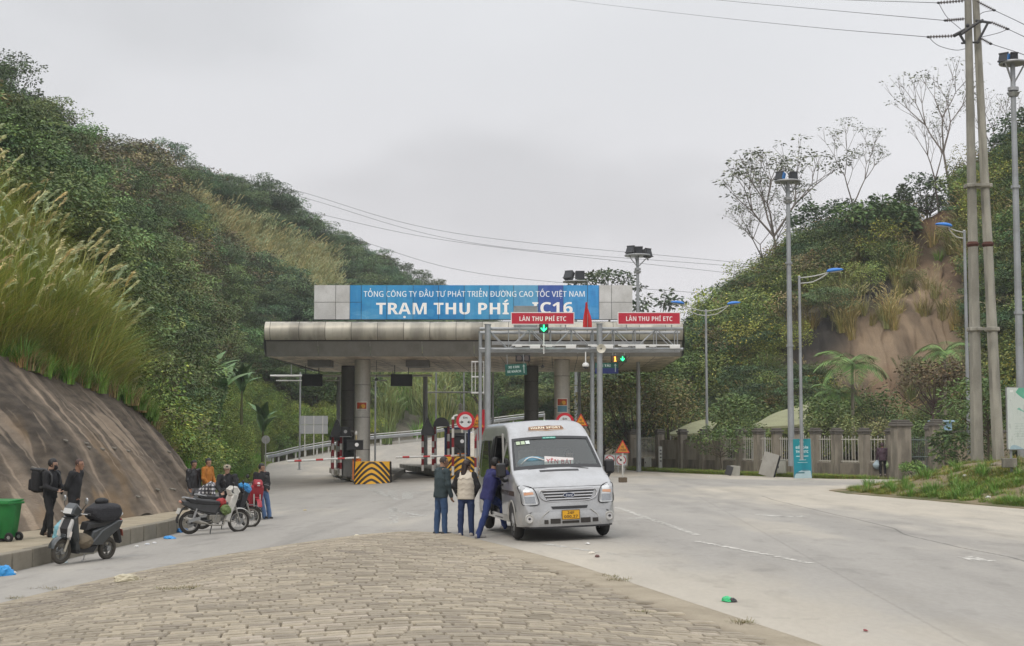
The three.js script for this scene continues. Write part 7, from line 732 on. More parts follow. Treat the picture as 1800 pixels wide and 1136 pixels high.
  const deco = canvasTex(512, 128, (c, W, H) => { c.clearRect(0, 0, W, H); c.fillStyle = '#5a3a30'; c.beginPath(); c.moveTo(60, 34); c.lineTo(150, 22); c.lineTo(200, 30); c.lineTo(300, 12); c.lineTo(350, 28); c.lineTo(450, 20); c.lineTo(470, 84); c.lineTo(300, 92); c.lineTo(260, 104); c.lineTo(220, 92); c.lineTo(48, 94); c.fill(); c.fillStyle = '#b98a4e'; c.beginPath(); c.moveTo(0, 112); c.quadraticCurveTo(120, 96, 256, 110); c.quadraticCurveTo(400, 96, 512, 104); c.quadraticCurveTo(400, 104, 256, 116); c.quadraticCurveTo(120, 104, 0, 112); c.fill(); c.strokeStyle = '#c9924a'; c.lineWidth = 5; c.strokeRect(66, 32, 386, 56); TXT(c, 'HOÀN SPORT', 258, 62, 'bold 50px sans-serif', '#f3e6c8', 360); });
  part('roof_decal', grid(10, 6, (u, v) => { const q = lerp(1.93, 2.16, v), x = lerp(-0.46, 0.46, u) - 0.03; return [x, Tp(q) + 0.035 * (1 - (x / 0.75) ** 2) + 0.006, -q + bow(x, q), u, v]; }), mat([1, 1, 1], 0.5, { map: deco, transparent: true, alphaMap: null, alphaTest: 0.5 }), t);
  // cabin
  part('dashboard', [bx(1.6, 0.3, 0.5, 0, 1.15, -1.25, 0, 0.1, 0, 0.08)], mat([0.06, 0.06, 0.06], 0.8), t); part('steering_wheel', mv(new THREE.TorusGeometry(0.2, 0.018, 8, 24), 0.42, 1.32, -1.62, 0, 1.1), blackP, t);
  for (const [x, z] of [[0.42, -2.15], [-0.42, -2.15], [0.42, -3.2], [-0.1, -3.2], [0.42, -4.1], [-0.45, -4.1]]) { const st = part('seat', bx(0.46, 0.16, 0.46, x, 0.86, z, 0, 0, 0, 0.05), grey, t); part('backrest', bx(0.46, 0.7, 0.14, x, 1.25, z - 0.26, 0, -0.12, 0, 0.05), grey, st); part('headrest', bx(0.26, 0.2, 0.1, x, 1.7, z - 0.32, 0, 0, 0, 0.04), mat([0.35, 0.34, 0.32], 0.8), st); }
  // things on the dashboard
  const loc = (x, y, z) => { t.updateMatrixWorld(true); return t.localToWorld(V(x, y, z)); };
  const yb = canvasTex(256, 96, (c) => { c.fillStyle = '#e9e4e2'; c.fillRect(0, 0, 256, 96); TXT(c, 'YÊN BÁI', 128, 54, 'bold 66px sans-serif', '#b3474c', 226); });
  const cd = thing('destination_card', 'white card reading a town name in red propped inside the windshield', 'card', loc(0.06, 1.53, -1.2), ry); cd.rotation.x = -0.35; part('card_face', grid(1, 1, (u, v) => [(u - 0.5) * 0.6, (v - 0.3) * 0.18, 0.006, u, v]), mat([0.95, 0.95, 0.95], 0.7, { map: yb }), cd); part('card_back', bx(0.6, 0.18, 0.006, 0, 0.036, 0), M.white, cd);
  const bg = thing('blue_bag', 'pale blue bag lying behind the windshield left of the white card', 'bag', loc(-0.42, 1.50, -1.36), ry); part('bag_body', sp(0.36, 0.15, 0.13, 0, 0.03, 0, 14), mat([0.12, 0.3, 0.42], 0.6), bg); part('bag_strap', tb([[-0.3, 0.02, 0.1], [-0.1, 0.16, 0.11], [0.2, 0.1, 0.12]], 0.012, 5), M.white, bg);
  globalThis.vanLoc = loc;
}
// ---------- motorbikes ----------
const BW = { tyre: (R, r) => new THREE.TorusGeometry(R - r, r, 9, 32), };
function wheelAt(t, x, R, r, spokes, rimM, tyM = M.rubber) { const w = part('wheel', BW.tyre(R, r), tyM, t); w.position.set(x, R, 0); part('rim', new THREE.TorusGeometry(R - r * 2, 0.018, 6, 28), rimM, w); part('hub', [mv(new THREE.CylinderGeometry(0.055, 0.055, 0.12, 14), 0, 0, 0, 0, Math.PI / 2), mv(new THREE.CylinderGeometry(0.085, 0.085, 0.02, 16), 0, 0, 0.05, 0, Math.PI / 2)], M.steel, w); if (spokes === 5) for (let k = 0; k < 5; k++) part('spoke', bx(0.035, R - r * 2, 0.03, 0, (R - r * 2) / 2, 0).applyMatrix4(new THREE.Matrix4().makeRotationZ(k * 1.2566 + x)), rimM, w); else { const g = []; for (let k = 0; k < 18; k++) { const a = k / 18 * 6.283; g.push(cy([Math.cos(a) * 0.05, Math.sin(a) * 0.05, (k % 2 - 0.5) * 0.08], [Math.cos(a + 0.35) * (R - r * 2), Math.sin(a + 0.35) * (R - r * 2), 0], 0.0035, 0.0035, 4)); } tag(part('wire_spokes', g, M.steel, w), null, null, null, 'stuff'); } return w; }
const dusty = (c, r = 0.45) => mat(c, r, { map: rep(T.dirt, 1.5), tri: 1 });
function arcPlate(cx, cy2, R, a0, a1, wid, n = 12) { return grid(n, 4, (u, v) => { const a = lerp(a0, a1, u), q = (v - 0.5) * 2, rr = R - 0.02 * q * q; return [cx + Math.cos(a) * rr, cy2 + Math.sin(a) * rr, q * wid / 2]; }); }
function underbone(label, pos, ry, c, lean = 0.09) {
  const t = thing('motorbike', label, 'motorbike', pos, ry); t.rotation.order = 'YXZ'; t.rotation.x = lean; t.scale.setScalar(1.06);
  const bodyM = dusty(c.body), trimM = dusty(c.trim), rimM = mat(c.rim ?? [0.4, 0.39, 0.36], 0.45, { metalness: 0.4 }), blk = dusty([0.03, 0.03, 0.03], 0.6), R = 0.28;
  wheelAt(t, 0.62, R, 0.036, c.spokes ?? 18, rimM, mat([0.045, 0.04, 0.034], 0.95)); wheelAt(t, -0.62, R, 0.042, c.spokes ?? 18, rimM, mat([0.045, 0.04, 0.034], 0.95));
  for (const s of [-1, 1]) { part('fork_leg', cy([0.62, R, s * 0.085], [0.40, 0.86, s * 0.085], 0.022, 0.024, 8), dusty([0.35, 0.34, 0.31]), t); part('swing_arm', cy([-0.62, R, s * 0.09], [-0.12, 0.33, s * 0.08], 0.022, 0.026, 6), blk, t); part('rear_shock', [cy([-0.60, R + 0.02, s * 0.11], [-0.50, 0.62, s * 0.11], 0.02, 0.02, 8), cy([-0.585, R + 0.09, s * 0.11], [-0.52, 0.56, s * 0.11], 0.033, 0.033, 10)], M.steel, t); part('grip', cy([0.33, 1.02, s * 0.22], [0.29, 1.01, s * 0.36], 0.017, 0.019, 8), M.black, t); const mr = part('mirror', sp(0.03, 0.055, 0.05, 0.33, 1.2, s * 0.27, 10), M.black, t); part('mirror_stem', tb([[0.36, 1.02, s * 0.2], [0.35, 1.1, s * 0.24], [0.33, 1.17, s * 0.27]], 0.007, 4), M.black, mr); part('brake_lever', cy([0.37, 1.0, s * 0.2], [0.36, 0.98, s * 0.34], 0.006, 0.006, 4), M.steel, t); }
  part('front_fender', [arcPlate(0.62, R, R + 0.045, 0.35, 2.35, 0.13), bx(0.14, 0.05, 0.12, 0.44, 0.58, 0, 0, 0, 0.9)], trimM, t);
  part('leg_shield', [ex([[0.24, 0.34], [0.31, 0.30], [0.36, 0.5], [0.47, 0.78], [0.50, 0.9], [0.44, 0.95], [0.36, 0.86], [0.30, 0.6]], 0.3, 0.02).translate(0, 0, -0.15)], trimM, t);
  part('frame_cover', [ex([[0.36, 0.76], [0.30, 0.60], [0.12, 0.46], [-0.1, 0.44], [-0.3, 0.52], [-0.2, 0.6], [0.05, 0.56], [0.2, 0.66]], 0.1, 0.02).translate(0, 0, -0.05)], bodyM, t);
  const hd = part('headlight_cowl', [ex([[0.36, 0.94], [0.50, 0.92], [0.56, 1.0], [0.50, 1.09], [0.40, 1.1], [0.33, 1.04]], 0.18, 0.03).translate(0, 0, -0.09)], trimM, t); part('headlight', sp(0.035, 0.055, 0.075, 0.555, 1.0, 0, 12), mat([0.6, 0.61, 0.6], 0.1, { clearcoat: 1 }), hd); part('handlebar', tb([[0.29, 1.01, -0.34], [0.36, 1.04, -0.16], [0.39, 1.05, 0], [0.36, 1.04, 0.16], [0.29, 1.01, 0.34]], 0.013, 6), M.dark, t);
  part('seat', ex([[0.10, 0.70], [0.12, 0.745], [-0.05, 0.77], [-0.28, 0.79], [-0.62, 0.845], [-0.70, 0.83], [-0.66, 0.77], [-0.3, 0.72]], 0.17, 0.03).translate(0, 0, -0.085), dusty([0.025, 0.025, 0.027], 0.55), t);
  part('side_panel', ex([[0.08, 0.68], [-0.3, 0.71], [-0.7, 0.77], [-0.86, 0.80], [-0.82, 0.73], [-0.55, 0.60], [-0.28, 0.54], [-0.02, 0.50]], 0.15, 0.025).translate(0, 0, -0.075), bodyM, t); part('tail_lamp', sp(0.05, 0.04, 0.07, -0.87, 0.78, 0, 10), mat([0.5, 0.25, 0.18], 0.3), t);
  part('rear_fender', [grid(10, 4, (u, v) => { const p = [[-0.62, 0.62], [-0.78, 0.66], [-0.90, 0.54], [-0.98, 0.36], [-0.96, 0.28]], f = u * 4, i = Math.min(3, f | 0), x = lerp(p[i][0], p[i + 1][0], f - i), y = lerp(p[i][1], p[i + 1][1], f - i), q = (v - 0.5) * 2; return [x + 0.02 * q * q, y, q * 0.075]; })], blk, t); part('number_plate', bx(0.015, 0.14, 0.19, -0.92, 0.56, 0, 0, 0, -0.35), M.offwhite, t); part('grab_rail', tb([[-0.55, 0.84, 0.11], [-0.75, 0.88, 0.11], [-0.84, 0.87, 0], [-0.75, 0.88, -0.11], [-0.55, 0.84, -0.11]], 0.011, 5), M.steel, t);
  const en = part('engine', [bx(0.3, 0.2, 0.2, -0.02, 0.36, 0, 0, 0, 0, 0.04), cy([0.08, 0.38, 0], [0.26, 0.42, 0], 0.075, 0.07, 12), mv(new THREE.CylinderGeometry(0.1, 0.1, 0.06, 18), -0.02, 0.35, 0.12, 0, Math.PI / 2), mv(new THREE.CylinderGeometry(0.09, 0.09, 0.06, 18), -0.08, 0.35, -0.12, 0, Math.PI / 2)], dusty([0.26, 0.25, 0.22], 0.55), t); for (let k = 0; k < 4; k++) part('cooling_fin', cy([0.11 + k * 0.035, 0.385 + k * 0.007, 0], [0.12 + k * 0.035, 0.387 + k * 0.007, 0], 0.09, 0.09, 12), M.steel, en);
  part('exhaust', [tb([[0.22, 0.36, 0.06], [0.18, 0.22, 0.11], [-0.1, 0.22, 0.14], [-0.3, 0.27, 0.15]], 0.018, 6), cy([-0.28, 0.27, 0.15], [-0.42, 0.30, 0.155], 0.03, 0.046, 12), cy([-0.42, 0.30, 0.155], [-0.82, 0.40, 0.165], 0.05, 0.052, 14), cy([-0.82, 0.40, 0.165], [-0.85, 0.41, 0.165], 0.03, 0.02, 10)], mat([0.4, 0.38, 0.34], 0.35, { metalness: 0.6, map: rep(T.dirt, 2), tri: 1 }), t); part('heat_shield', bx(0.3, 0.07, 0.02, -0.6, 0.37, 0.22, 0, 0, 0.24), M.steel, t);
  part('chain_case', ex([[0.0, 0.38], [-0.62, 0.36], [-0.68, 0.28], [-0.62, 0.22], [0, 0.28]], 0.03, 0.008).translate(0, 0, -0.11), blk, t); part('foot_peg', [cy([0.0, 0.26, -0.24], [0.0, 0.26, 0.24], 0.014, 0.014, 6)], M.black, t); part('centre_stand', [tb([[-0.1, 0.25, 0.1], [-0.16, 0.02, 0.14], [-0.12, 0.0, 0.16]], 0.013, 5), cy([-0.12, 0.2, 0.1], [-0.12, 0.2, -0.1], 0.013)], M.black, t); part('kick_lever', tb([[-0.05, 0.34, 0.15], [-0.02, 0.5, 0.18], [0.0, 0.52, 0.25]], 0.01, 5), M.steel, t);
  return t;
}
{
  const p1 = gnd(376, 938); globalThis.moto1 = underbone('white and black muddy motorbike parked nearest, with red and green bundles on it', p1, Math.atan2(0.55, 0.83), { body: [0.06, 0.062, 0.066], trim: [0.62, 0.61, 0.57] }, 0.07);
  const p2 = gnd(393, 931); globalThis.moto2 = underbone('dark motorbike parked just behind the white one, blue bag on its handlebar', [p2.x + 0.0, p2.y, p2.z - 0.35], Math.atan2(0.42, 0.9), { body: [0.02, 0.022, 0.026], trim: [0.025, 0.027, 0.032] }, 0.07);
  const p3 = gnd(441, 914); globalThis.moto3 = underbone('red motorbike facing the camera beside the man in blue jeans', [p3.x, p3.y, p3.z - 0.1], Math.atan2(-0.93, 0.38), { body: [0.32, 0.02, 0.035], trim: [0.36, 0.025, 0.04], rim: [0.1, 0.1, 0.1], spokes: 5 }, -0.06);
  const wl = (o, x, y, z) => { o.updateMatrixWorld(true); return o.localToWorld(V(x, y, z)); };
  const bun = (name, label, cat, o, at3, r, c, seed) => { const g = new THREE.IcosahedronGeometry(1, 4), P = g.attributes.position; for (let i = 0; i < P.count; i++) { const n = 0.55 + 0.45 * fbm(P.getX(i) * 1.6 + seed, P.getY(i) * 1.6 + 5, P.getZ(i) * 1.6, 3) + 0.5 * Math.abs(vn(P.getX(i) * 3 + seed, P.getY(i) * 3, P.getZ(i) * 3) - 0.5); P.setXYZ(i, P.getX(i) * n * r[0], P.getY(i) * n * r[1], P.getZ(i) * n * r[2]); } g.computeVertexNormals(); const q = wl(o, ...at3), m = whole(name, g, mat(c, 0.65, { bumpMap: rep(T.leafy, 2), bumpScale: 0.01, tri: 3 }), label, cat); m.position.copy(q); m.rotation.y = o.rotation.y; return m; };
  bun('red_helmet_bag', 'red rounded bundle behind the leg shield of the white motorbike', 'bundle', moto1, [0.14, 0.73, 0], [0.17, 0.14, 0.16], [0.36, 0.03, 0.03], 1); bun('green_bag', 'mottled green bag hung in front of the engine of the white motorbike', 'bag', moto1, [0.22, 0.58, 0.12], [0.17, 0.15, 0.14], [0.13, 0.19, 0.06], 2);
  bun('blue_bag', 'crumpled light blue plastic bag on the handlebar of the dark motorbike', 'plastic bag', moto2, [0.40, 1.08, 0.05], [0.2, 0.1, 0.16], [0.05, 0.3, 0.62], 3); bun('blue_bag', 'small blue plastic bag on the dark motorbike beside the red one', 'plastic bag', moto2, [0.5, 0.98, 0.1], [0.12, 0.1, 0.1], [0.05, 0.25, 0.55], 4);
}
{ // the scooter
  const p = gnd(147, 988), t = thing('scooter', 'dark grey scooter with silver front trim parked at the kerb, loaded with a black bag', 'scooter', p, Math.atan2(-0.87, -0.49)); t.rotation.order = 'YXZ'; t.rotation.x = -0.08;
  const body = mat([0.035, 0.042, 0.045], 0.3, { clearcoat: 0.6, map: rep(T.dirt, 1.5), tri: 1 }), silver = dusty([0.58, 0.58, 0.57], 0.3), blk = dusty([0.025, 0.025, 0.027], 0.6), mudM = mat([0.07, 0.062, 0.05], 0.95), rimM = dusty([0.14, 0.135, 0.12], 0.5);
  wheelAt(t, 0.64, 0.255, 0.045, 5, rimM, mudM); wheelAt(t, -0.62, 0.235, 0.05, 5, rimM, mudM);
  for (const s of [-1, 1]) { part('fork_leg', cy([0.64, 0.255, s * 0.09], [0.50, 0.62, s * 0.09], 0.024, 0.026, 8), dusty([0.4, 0.37, 0.3]), t); const g = part('grip', cy([0.33, 1.0, s * 0.2], [0.28, 1.0, s * 0.36], 0.018, 0.02, 8), M.black, t); part('brake_lever', cy([0.38, 1.0, s * 0.2], [0.37, 1.0, s * 0.36], 0.008, 0.007, 5), M.white, g); const mr = part('mirror', sp(0.025, 0.07, 0.05, 0.36, 1.26, s * 0.3, 12), mat([0.35, 0.36, 0.36], 0.15, { metalness: 0.7 }), t); part('mirror_stem', tb([[0.38, 1.02, s * 0.17], [0.38, 1.12, s * 0.25], [0.36, 1.2, s * 0.3]], 0.009, 5), M.black, mr); part('front_trim', ex([[0.57, 0.50], [0.60, 0.54], [0.60, 0.72], [0.53, 0.88], [0.50, 0.86], [0.55, 0.7]], 0.05, 0.012).translate(0, 0, s > 0 ? 0.10 : -0.15), silver, t); part('side_body', ex([[0.02, 0.36], [-0.10, 0.44], [-0.3, 0.62], [-0.72, 0.80], [-0.84, 0.80], [-0.78, 0.68], [-0.5, 0.50], [-0.3, 0.36]], 0.03, 0.02).translate(0, 0, s > 0 ? 0.12 : -0.15), body, t); part('turn_lamp', bx(0.03, 0.12, 0.05, 0.585, 0.60, s * 0.17, 0, 0, 0.2, 0.012), mat([0.65, 0.6, 0.55], 0.2), t); }
  part('front_fender', [arcPlate(0.64, 0.255, 0.31, 0.25, 2.5, 0.17), bx(0.2, 0.1, 0.15, 0.53, 0.53, 0, 0, 0, 0.3, 0.03)], body, t);
  part('front_apron', [grid(10, 10, (u, v) => { const q = (v - 0.5) * 2, y = lerp(0.3, 0.92, u), w = lerp(0.13, 0.22, Math.sin(u * 2.6)), x = lerp(0.36, 0.52, u) + 0.09 * Math.sin(u * 3) * (1 - q * q); return [x, y, q * w]; }), ex([[0.30, 0.28], [0.37, 0.3], [0.50, 0.9], [0.42, 0.94], [0.36, 0.6]], 0.3, 0.02).translate(0, 0, -0.15)], body, t); part('apron_crest', ex([[0.60, 0.62], [0.62, 0.70], [0.54, 0.86], [0.50, 0.86], [0.56, 0.7]], 0.16, 0.02).translate(0, 0, -0.08), blk, t);
  const hc = part('handlebar_cowl', ex([[0.30, 0.98], [0.44, 0.94], [0.53, 1.0], [0.50, 1.08], [0.42, 1.15], [0.32, 1.06]], 0.22, 0.035).translate(0, 0, -0.11), body, t); part('headlight', ex([[0.49, 0.955], [0.56, 1.005], [0.53, 1.085], [0.49, 1.09]], 0.2, 0.015).translate(0, 0, -0.1), mat([0.62, 0.63, 0.62], 0.08, { clearcoat: 1 }), hc);
  part('floor_board', ex([[0.36, 0.28], [0.34, 0.22], [-0.1, 0.20], [-0.2, 0.34], [0.0, 0.30]], 0.26, 0.02).translate(0, 0, -0.13), blk, t); part('belly_trim', bx(0.42, 0.04, 0.3, 0.08, 0.2, 0, 0, 0, 0.08, 0.015), dusty([0.25, 0.24, 0.2]), t); part('rear_body', ex([[0.0, 0.36], [-0.08, 0.60], [-0.7, 0.80], [-0.8, 0.76], [-0.5, 0.5], [-0.3, 0.4]], 0.24, 0.03).translate(0, 0, -0.12), body, t); part('seat', ex([[0.05, 0.68], [0.02, 0.76], [-0.2, 0.78], [-0.4, 0.80], [-0.76, 0.88], [-0.80, 0.83], [-0.4, 0.72]], 0.18, 0.04).translate(0, 0, -0.09), dusty([0.03, 0.03, 0.03], 0.5), t);
  part('grab_rail', tb([[-0.6, 0.86, 0.14], [-0.84, 0.93, 0.13], [-0.94, 0.95, 0], [-0.84, 0.93, -0.13], [-0.6, 0.86, -0.14]], 0.016, 6), silver, t); part('tail_lamp', bx(0.06, 0.09, 0.2, -0.86, 0.80, 0, 0, 0, 0.3, 0.02), mat([0.35, 0.02, 0.02], 0.25), t); part('rear_fender', ex([[-0.78, 0.66], [-0.86, 0.64], [-0.95, 0.36], [-0.91, 0.34], [-0.8, 0.56]], 0.14, 0.01).translate(0, 0, -0.07), blk, t); part('number_plate', bx(0.015, 0.14, 0.19, -0.94, 0.55, 0, 0, 0, -0.3), mat([0.3, 0.08, 0.05], 0.6), t);
  part('engine_case', [bx(0.36, 0.15, 0.14, -0.4, 0.26, 0.1, 0, 0, 0, 0.04), mv(new THREE.CylinderGeometry(0.09, 0.09, 0.1, 16), -0.55, 0.25, 0.14, 0, Math.PI / 2)], dusty([0.3, 0.29, 0.26], 0.5), t); part('exhaust', [cy([-0.3, 0.3, 0.2], [-0.78, 0.42, 0.2], 0.06, 0.075, 14), cy([-0.78, 0.42, 0.2], [-0.81, 0.43, 0.2], 0.05, 0.03, 12)], dusty([0.45, 0.41, 0.36], 0.4), t); part('kick_stand', tb([[-0.1, 0.2, 0.1], [-0.16, 0.02, 0.17], [-0.12, -0.01, 0.19]], 0.014, 5), M.white, t);
  t.updateMatrixWorld(true); const wp = t.localToWorld(V(-0.45, 0.80, 0));
  const bag = thing('duffel_bag', 'bulky black bag strapped on the seat of the dark scooter', 'bag', wp, t.rotation.y), g = new THREE.IcosahedronGeometry(1, 4), P = g.attributes.position; for (let i = 0; i < P.count; i++) { const x = P.getX(i), y = P.getY(i), z = P.getZ(i), n = 0.84 + 0.3 * fbm(x * 1.5 + 3, y * 1.5, z * 1.5 + 2, 3); P.setXYZ(i, Math.sign(x) * Math.pow(Math.abs(x), 0.75) * 0.4 * n, Math.sign(y) * Math.pow(Math.abs(y), 0.8) * 0.2 * n + 0.17, Math.sign(z) * Math.pow(Math.abs(z), 0.75) * 0.24 * n); } g.computeVertexNormals(); part('bag_body', g, mat([0.02, 0.02, 0.024], 0.75, { bumpMap: rep(T.leafy, 2), bumpScale: 0.012, tri: 3 }), bag); part('top_roll', mv(sp(0.16, 0.075, 0.12, 0, 0.40, 0, 12), 0.05, 0, 0), mat([0.012, 0.012, 0.013], 0.7), bag); part('strap', tb([[0.32, 0.14, 0.2], [0.1, 0.34, 0.2], [-0.2, 0.34, 0.2], [-0.38, 0.14, 0.18]], 0.014, 5), M.dark, bag); part('blue_pocket', sp(0.1, 0.11, 0.16, -0.36, 0.2, 0.05, 12), mat([0.05, 0.06, 0.11], 0.7), bag);
  const fl = t.localToWorld(V(0.14, 0.42, 0)), sk = thing('brown_sack', 'brown grey sack on the floor board of the dark scooter', 'sack', fl, t.rotation.y), g2 = new THREE.IcosahedronGeometry(1, 3), Q = g2.attributes.position; for (let i = 0; i < Q.count; i++) { const n = 0.8 + 0.35 * fbm(Q.getX(i) * 1.7 + 8, Q.getY(i) * 1.7, Q.getZ(i) * 1.7, 3); Q.setXYZ(i, Q.getX(i) * 0.24 * n, Q.getY(i) * 0.17 * n, Q.getZ(i) * 0.3 * n); } g2.computeVertexNormals(); part('sack_body', g2, mat([0.15, 0.12, 0.08], 0.85), sk); part('cloth_end', sp(0.1, 0.09, 0.1, 0.1, 0.05, 0.22, 10), mat([0.4, 0.32, 0.3], 0.8), sk);
}
// ---------- people ----------
function surfNet(f, dims, h, o) {                    // naive surface nets over a field sampled on a grid
  const [nx, ny, nz] = dims, id = (x, y, z) => x + nx * (y + ny * z), vid = new Int32Array(nx * ny * nz).fill(-1), pos = [], idx = [];
  for (let z = 0; z < nz - 1; z++) for (let y = 0; y < ny - 1; y++) for (let x = 0; x < nx - 1; x++) {
    let m = 0, cx = 0, cy2 = 0, cz = 0, n = 0; const v = []; for (let k = 0; k < 8; k++) { const q = f[id(x + (k & 1), y + ((k >> 1) & 1), z + (k >> 2))]; v.push(q); if (q < 0) m |= 1 << k; }
    if (m === 0 || m === 255) continue;
    for (let k = 0; k < 8; k++) for (const b of [1, 2, 4]) { const j = k | b; if (j === k) continue; if ((v[k] < 0) === (v[j] < 0)) continue; const t = v[k] / (v[k] - v[j]); cx += (k & 1) + (b === 1 ? t : 0); cy2 += ((k >> 1) & 1) + (b === 2 ? t : 0); cz += (k >> 2) + (b === 4 ? t : 0); n++; }
    vid[id(x, y, z)] = pos.length / 3; pos.push(o[0] + (x + cx / n) * h, o[1] + (y + cy2 / n) * h, o[2] + (z + cz / n) * h);
  }
  for (let z = 1; z < nz - 1; z++) for (let y = 1; y < ny - 1; y++) for (let x = 1; x < nx - 1; x++) { const s = f[id(x, y, z)] < 0; for (let a = 0; a < 3; a++) { const j = a === 0 ? id(x + 1, y, z) : a === 1 ? id(x, y + 1, z) : id(x, y, z + 1); if (s === f[j] < 0) continue; const q = a === 0 ? [id(x, y - 1, z - 1), id(x, y, z - 1), id(x, y, z), id(x, y - 1, z)] : a === 1 ? [id(x - 1, y, z - 1), id(x - 1, y, z), id(x, y, z), id(x, y, z - 1)] : [id(x - 1, y - 1, z), id(x, y - 1, z), id(x, y, z), id(x - 1, y, z)]; const w = q.map((k) => vid[k]); if (w.some((k) => k < 0)) continue; if (s) idx.push(w[0], w[1], w[2], w[0], w[2], w[3]); else idx.push(w[0], w[2], w[1], w[0], w[3], w[2]); } }
  const g = new THREE.BufferGeometry(); g.setAttribute('position', new THREE.Float32BufferAttribute(pos, 3)); g.setIndex(idx); g.computeVertexNormals(); return g;
}
// groups: [{bones: [[a, b, ra, rb, flatZ?]], cuts: [[point, normal]]}]; cuts keep the side the normal points to
function flesh(groups, h, noise = 0, k = 0.025) {
  let lo = [9, 9, 9], hi = [-9, -9, -9]; for (const g of groups) for (const b of g.bones) for (const i of [0, 1, 2]) { const r = Math.max(b[2], b[3]) + 0.03; lo[i] = Math.min(lo[i], b[0][i] - r, b[1][i] - r); hi[i] = Math.max(hi[i], b[0][i] + r, b[1][i] + r); }
  const dims = lo.map((l, i) => Math.ceil((hi[i] - l) / h) + 3), o = lo.map((l) => l - h), N = dims[0] * dims[1] * dims[2], F = new Float32Array(N).fill(0.2);
  for (const g of groups) {
    const G = new Float32Array(N).fill(0.2);
    for (const [a, b, ra, rb, fz = 1] of g.bones) {
      const R = Math.max(ra, rb) + 0.07, mn = [0, 1, 2].map((i) => clamp(Math.floor((Math.min(a[i], b[i]) - R - o[i]) / h), 0, dims[i] - 1)), mx = [0, 1, 2].map((i) => clamp(Math.ceil((Math.max(a[i], b[i]) + R - o[i]) / h), 0, dims[i] - 1)), d = [b[0] - a[0], b[1] - a[1], (b[2] - a[2]) / fz], L = d[0] * d[0] + d[1] * d[1] + d[2] * d[2] || 1e-9;
      for (let z = mn[2]; z <= mx[2]; z++) for (let y = mn[1]; y <= mx[1]; y++) for (let x = mn[0]; x <= mx[0]; x++) { const px = o[0] + x * h - a[0], py = o[1] + y * h - a[1], pz = (o[2] + z * h - a[2]) / fz, t = clamp((px * d[0] + py * d[1] + pz * d[2]) / L, 0, 1), D = (Math.hypot(px - d[0] * t, py - d[1] * t, pz - d[2] * t) - lerp(ra, rb, t)) * (fz < 1 ? 0.85 : 1), i = x + dims[0] * (y + dims[1] * z), q = G[i], e = Math.max(k - Math.abs(q - D), 0) / k; G[i] = Math.min(q, D) - e * e * k * 0.25; }
    }
    for (let z = 0, i = 0; z < dims[2]; z++) for (let y = 0; y < dims[1]; y++) for (let x = 0; x < dims[0]; x++, i++) { let D = G[i]; if (D > 0.15) continue; const X = o[0] + x * h, Y = o[1] + y * h, Z = o[2] + z * h; if (noise && D < 0.05) D += noise * ((vn(X * 16, Y * 9 + 3, Z * 16 + 7) - 0.5) * 2 + (vn(X * 34 + 5, Y * 26, Z * 34) - 0.5)); for (const [c, n] of g.cuts ?? []) D = Math.max(D, -((X - c[0]) * n[0] + (Y - c[1]) * n[1] + (Z - c[2]) * n[2])); const q = F[i], e = Math.max(0.012 - Math.abs(q - D), 0) / 0.012; F[i] = Math.min(q, D) - e * e * 0.003; }
  }
  return surfNet(F, dims, h, o);
}
const headG = flesh([{ bones: [[[0, 0.03, -0.012], [0, 0.03, 0.012], 0.083, 0.083], [[0, -0.02, 0.03], [0, -0.06, 0.045], 0.066, 0.05], [[0, -0.085, 0.06], [0, -0.09, 0.062], 0.032, 0.03], [[0, 0.018, 0.088], [0, -0.022, 0.104], 0.011, 0.017], [[-0.014, -0.024, 0.094], [0.014, -0.024, 0.094], 0.011, 0.011], [[-0.016, -0.058, 0.085], [0.016, -0.058, 0.085], 0.012, 0.012], [[-0.03, 0.028, 0.078], [0.03, 0.028, 0.078], 0.018, 0.018], [[-0.082, 0.012, -0.005], [-0.084, -0.02, 0], 0.012, 0.009], [[0.082, 0.012, -0.005], [0.084, -0.02, 0], 0.012, 0.009], [[0, -0.04, -0.02], [0, -0.16, -0.035], 0.056, 0.058]] }], 0.0065, 0, 0.014);
const handG = (() => { const b = [[[-0.022, 0, 0], [-0.024, -0.075, 0], 0.017, 0.016], [[0, 0, 0], [0, -0.08, 0], 0.017, 0.016], [[0.022, 0, 0], [0.024, -0.072, 0], 0.017, 0.015]]; [[-0.031, 0.066, 0.0085], [-0.011, 0.076, 0.009], [0.010, 0.072, 0.0088], [0.030, 0.056, 0.0078]].forEach(([x, l, r]) => { const a = [x, -0.08, 0.002], m = [x * 1.05, -0.08 - l * 0.5, 0.012], e = [x * 1.05, -0.08 - l * 0.9, 0.034]; b.push([a, m, r, r * 0.95], [m, e, r * 0.95, r * 0.8]); }); b.push([[-0.024, -0.012, 0.006], [-0.052, -0.05, 0.022], 0.014, 0.0105], [[-0.052, -0.05, 0.022], [-0.05, -0.085, 0.036], 0.0105, 0.008]); return flesh([{ bones: b }], 0.005, 0, 0.008); })();
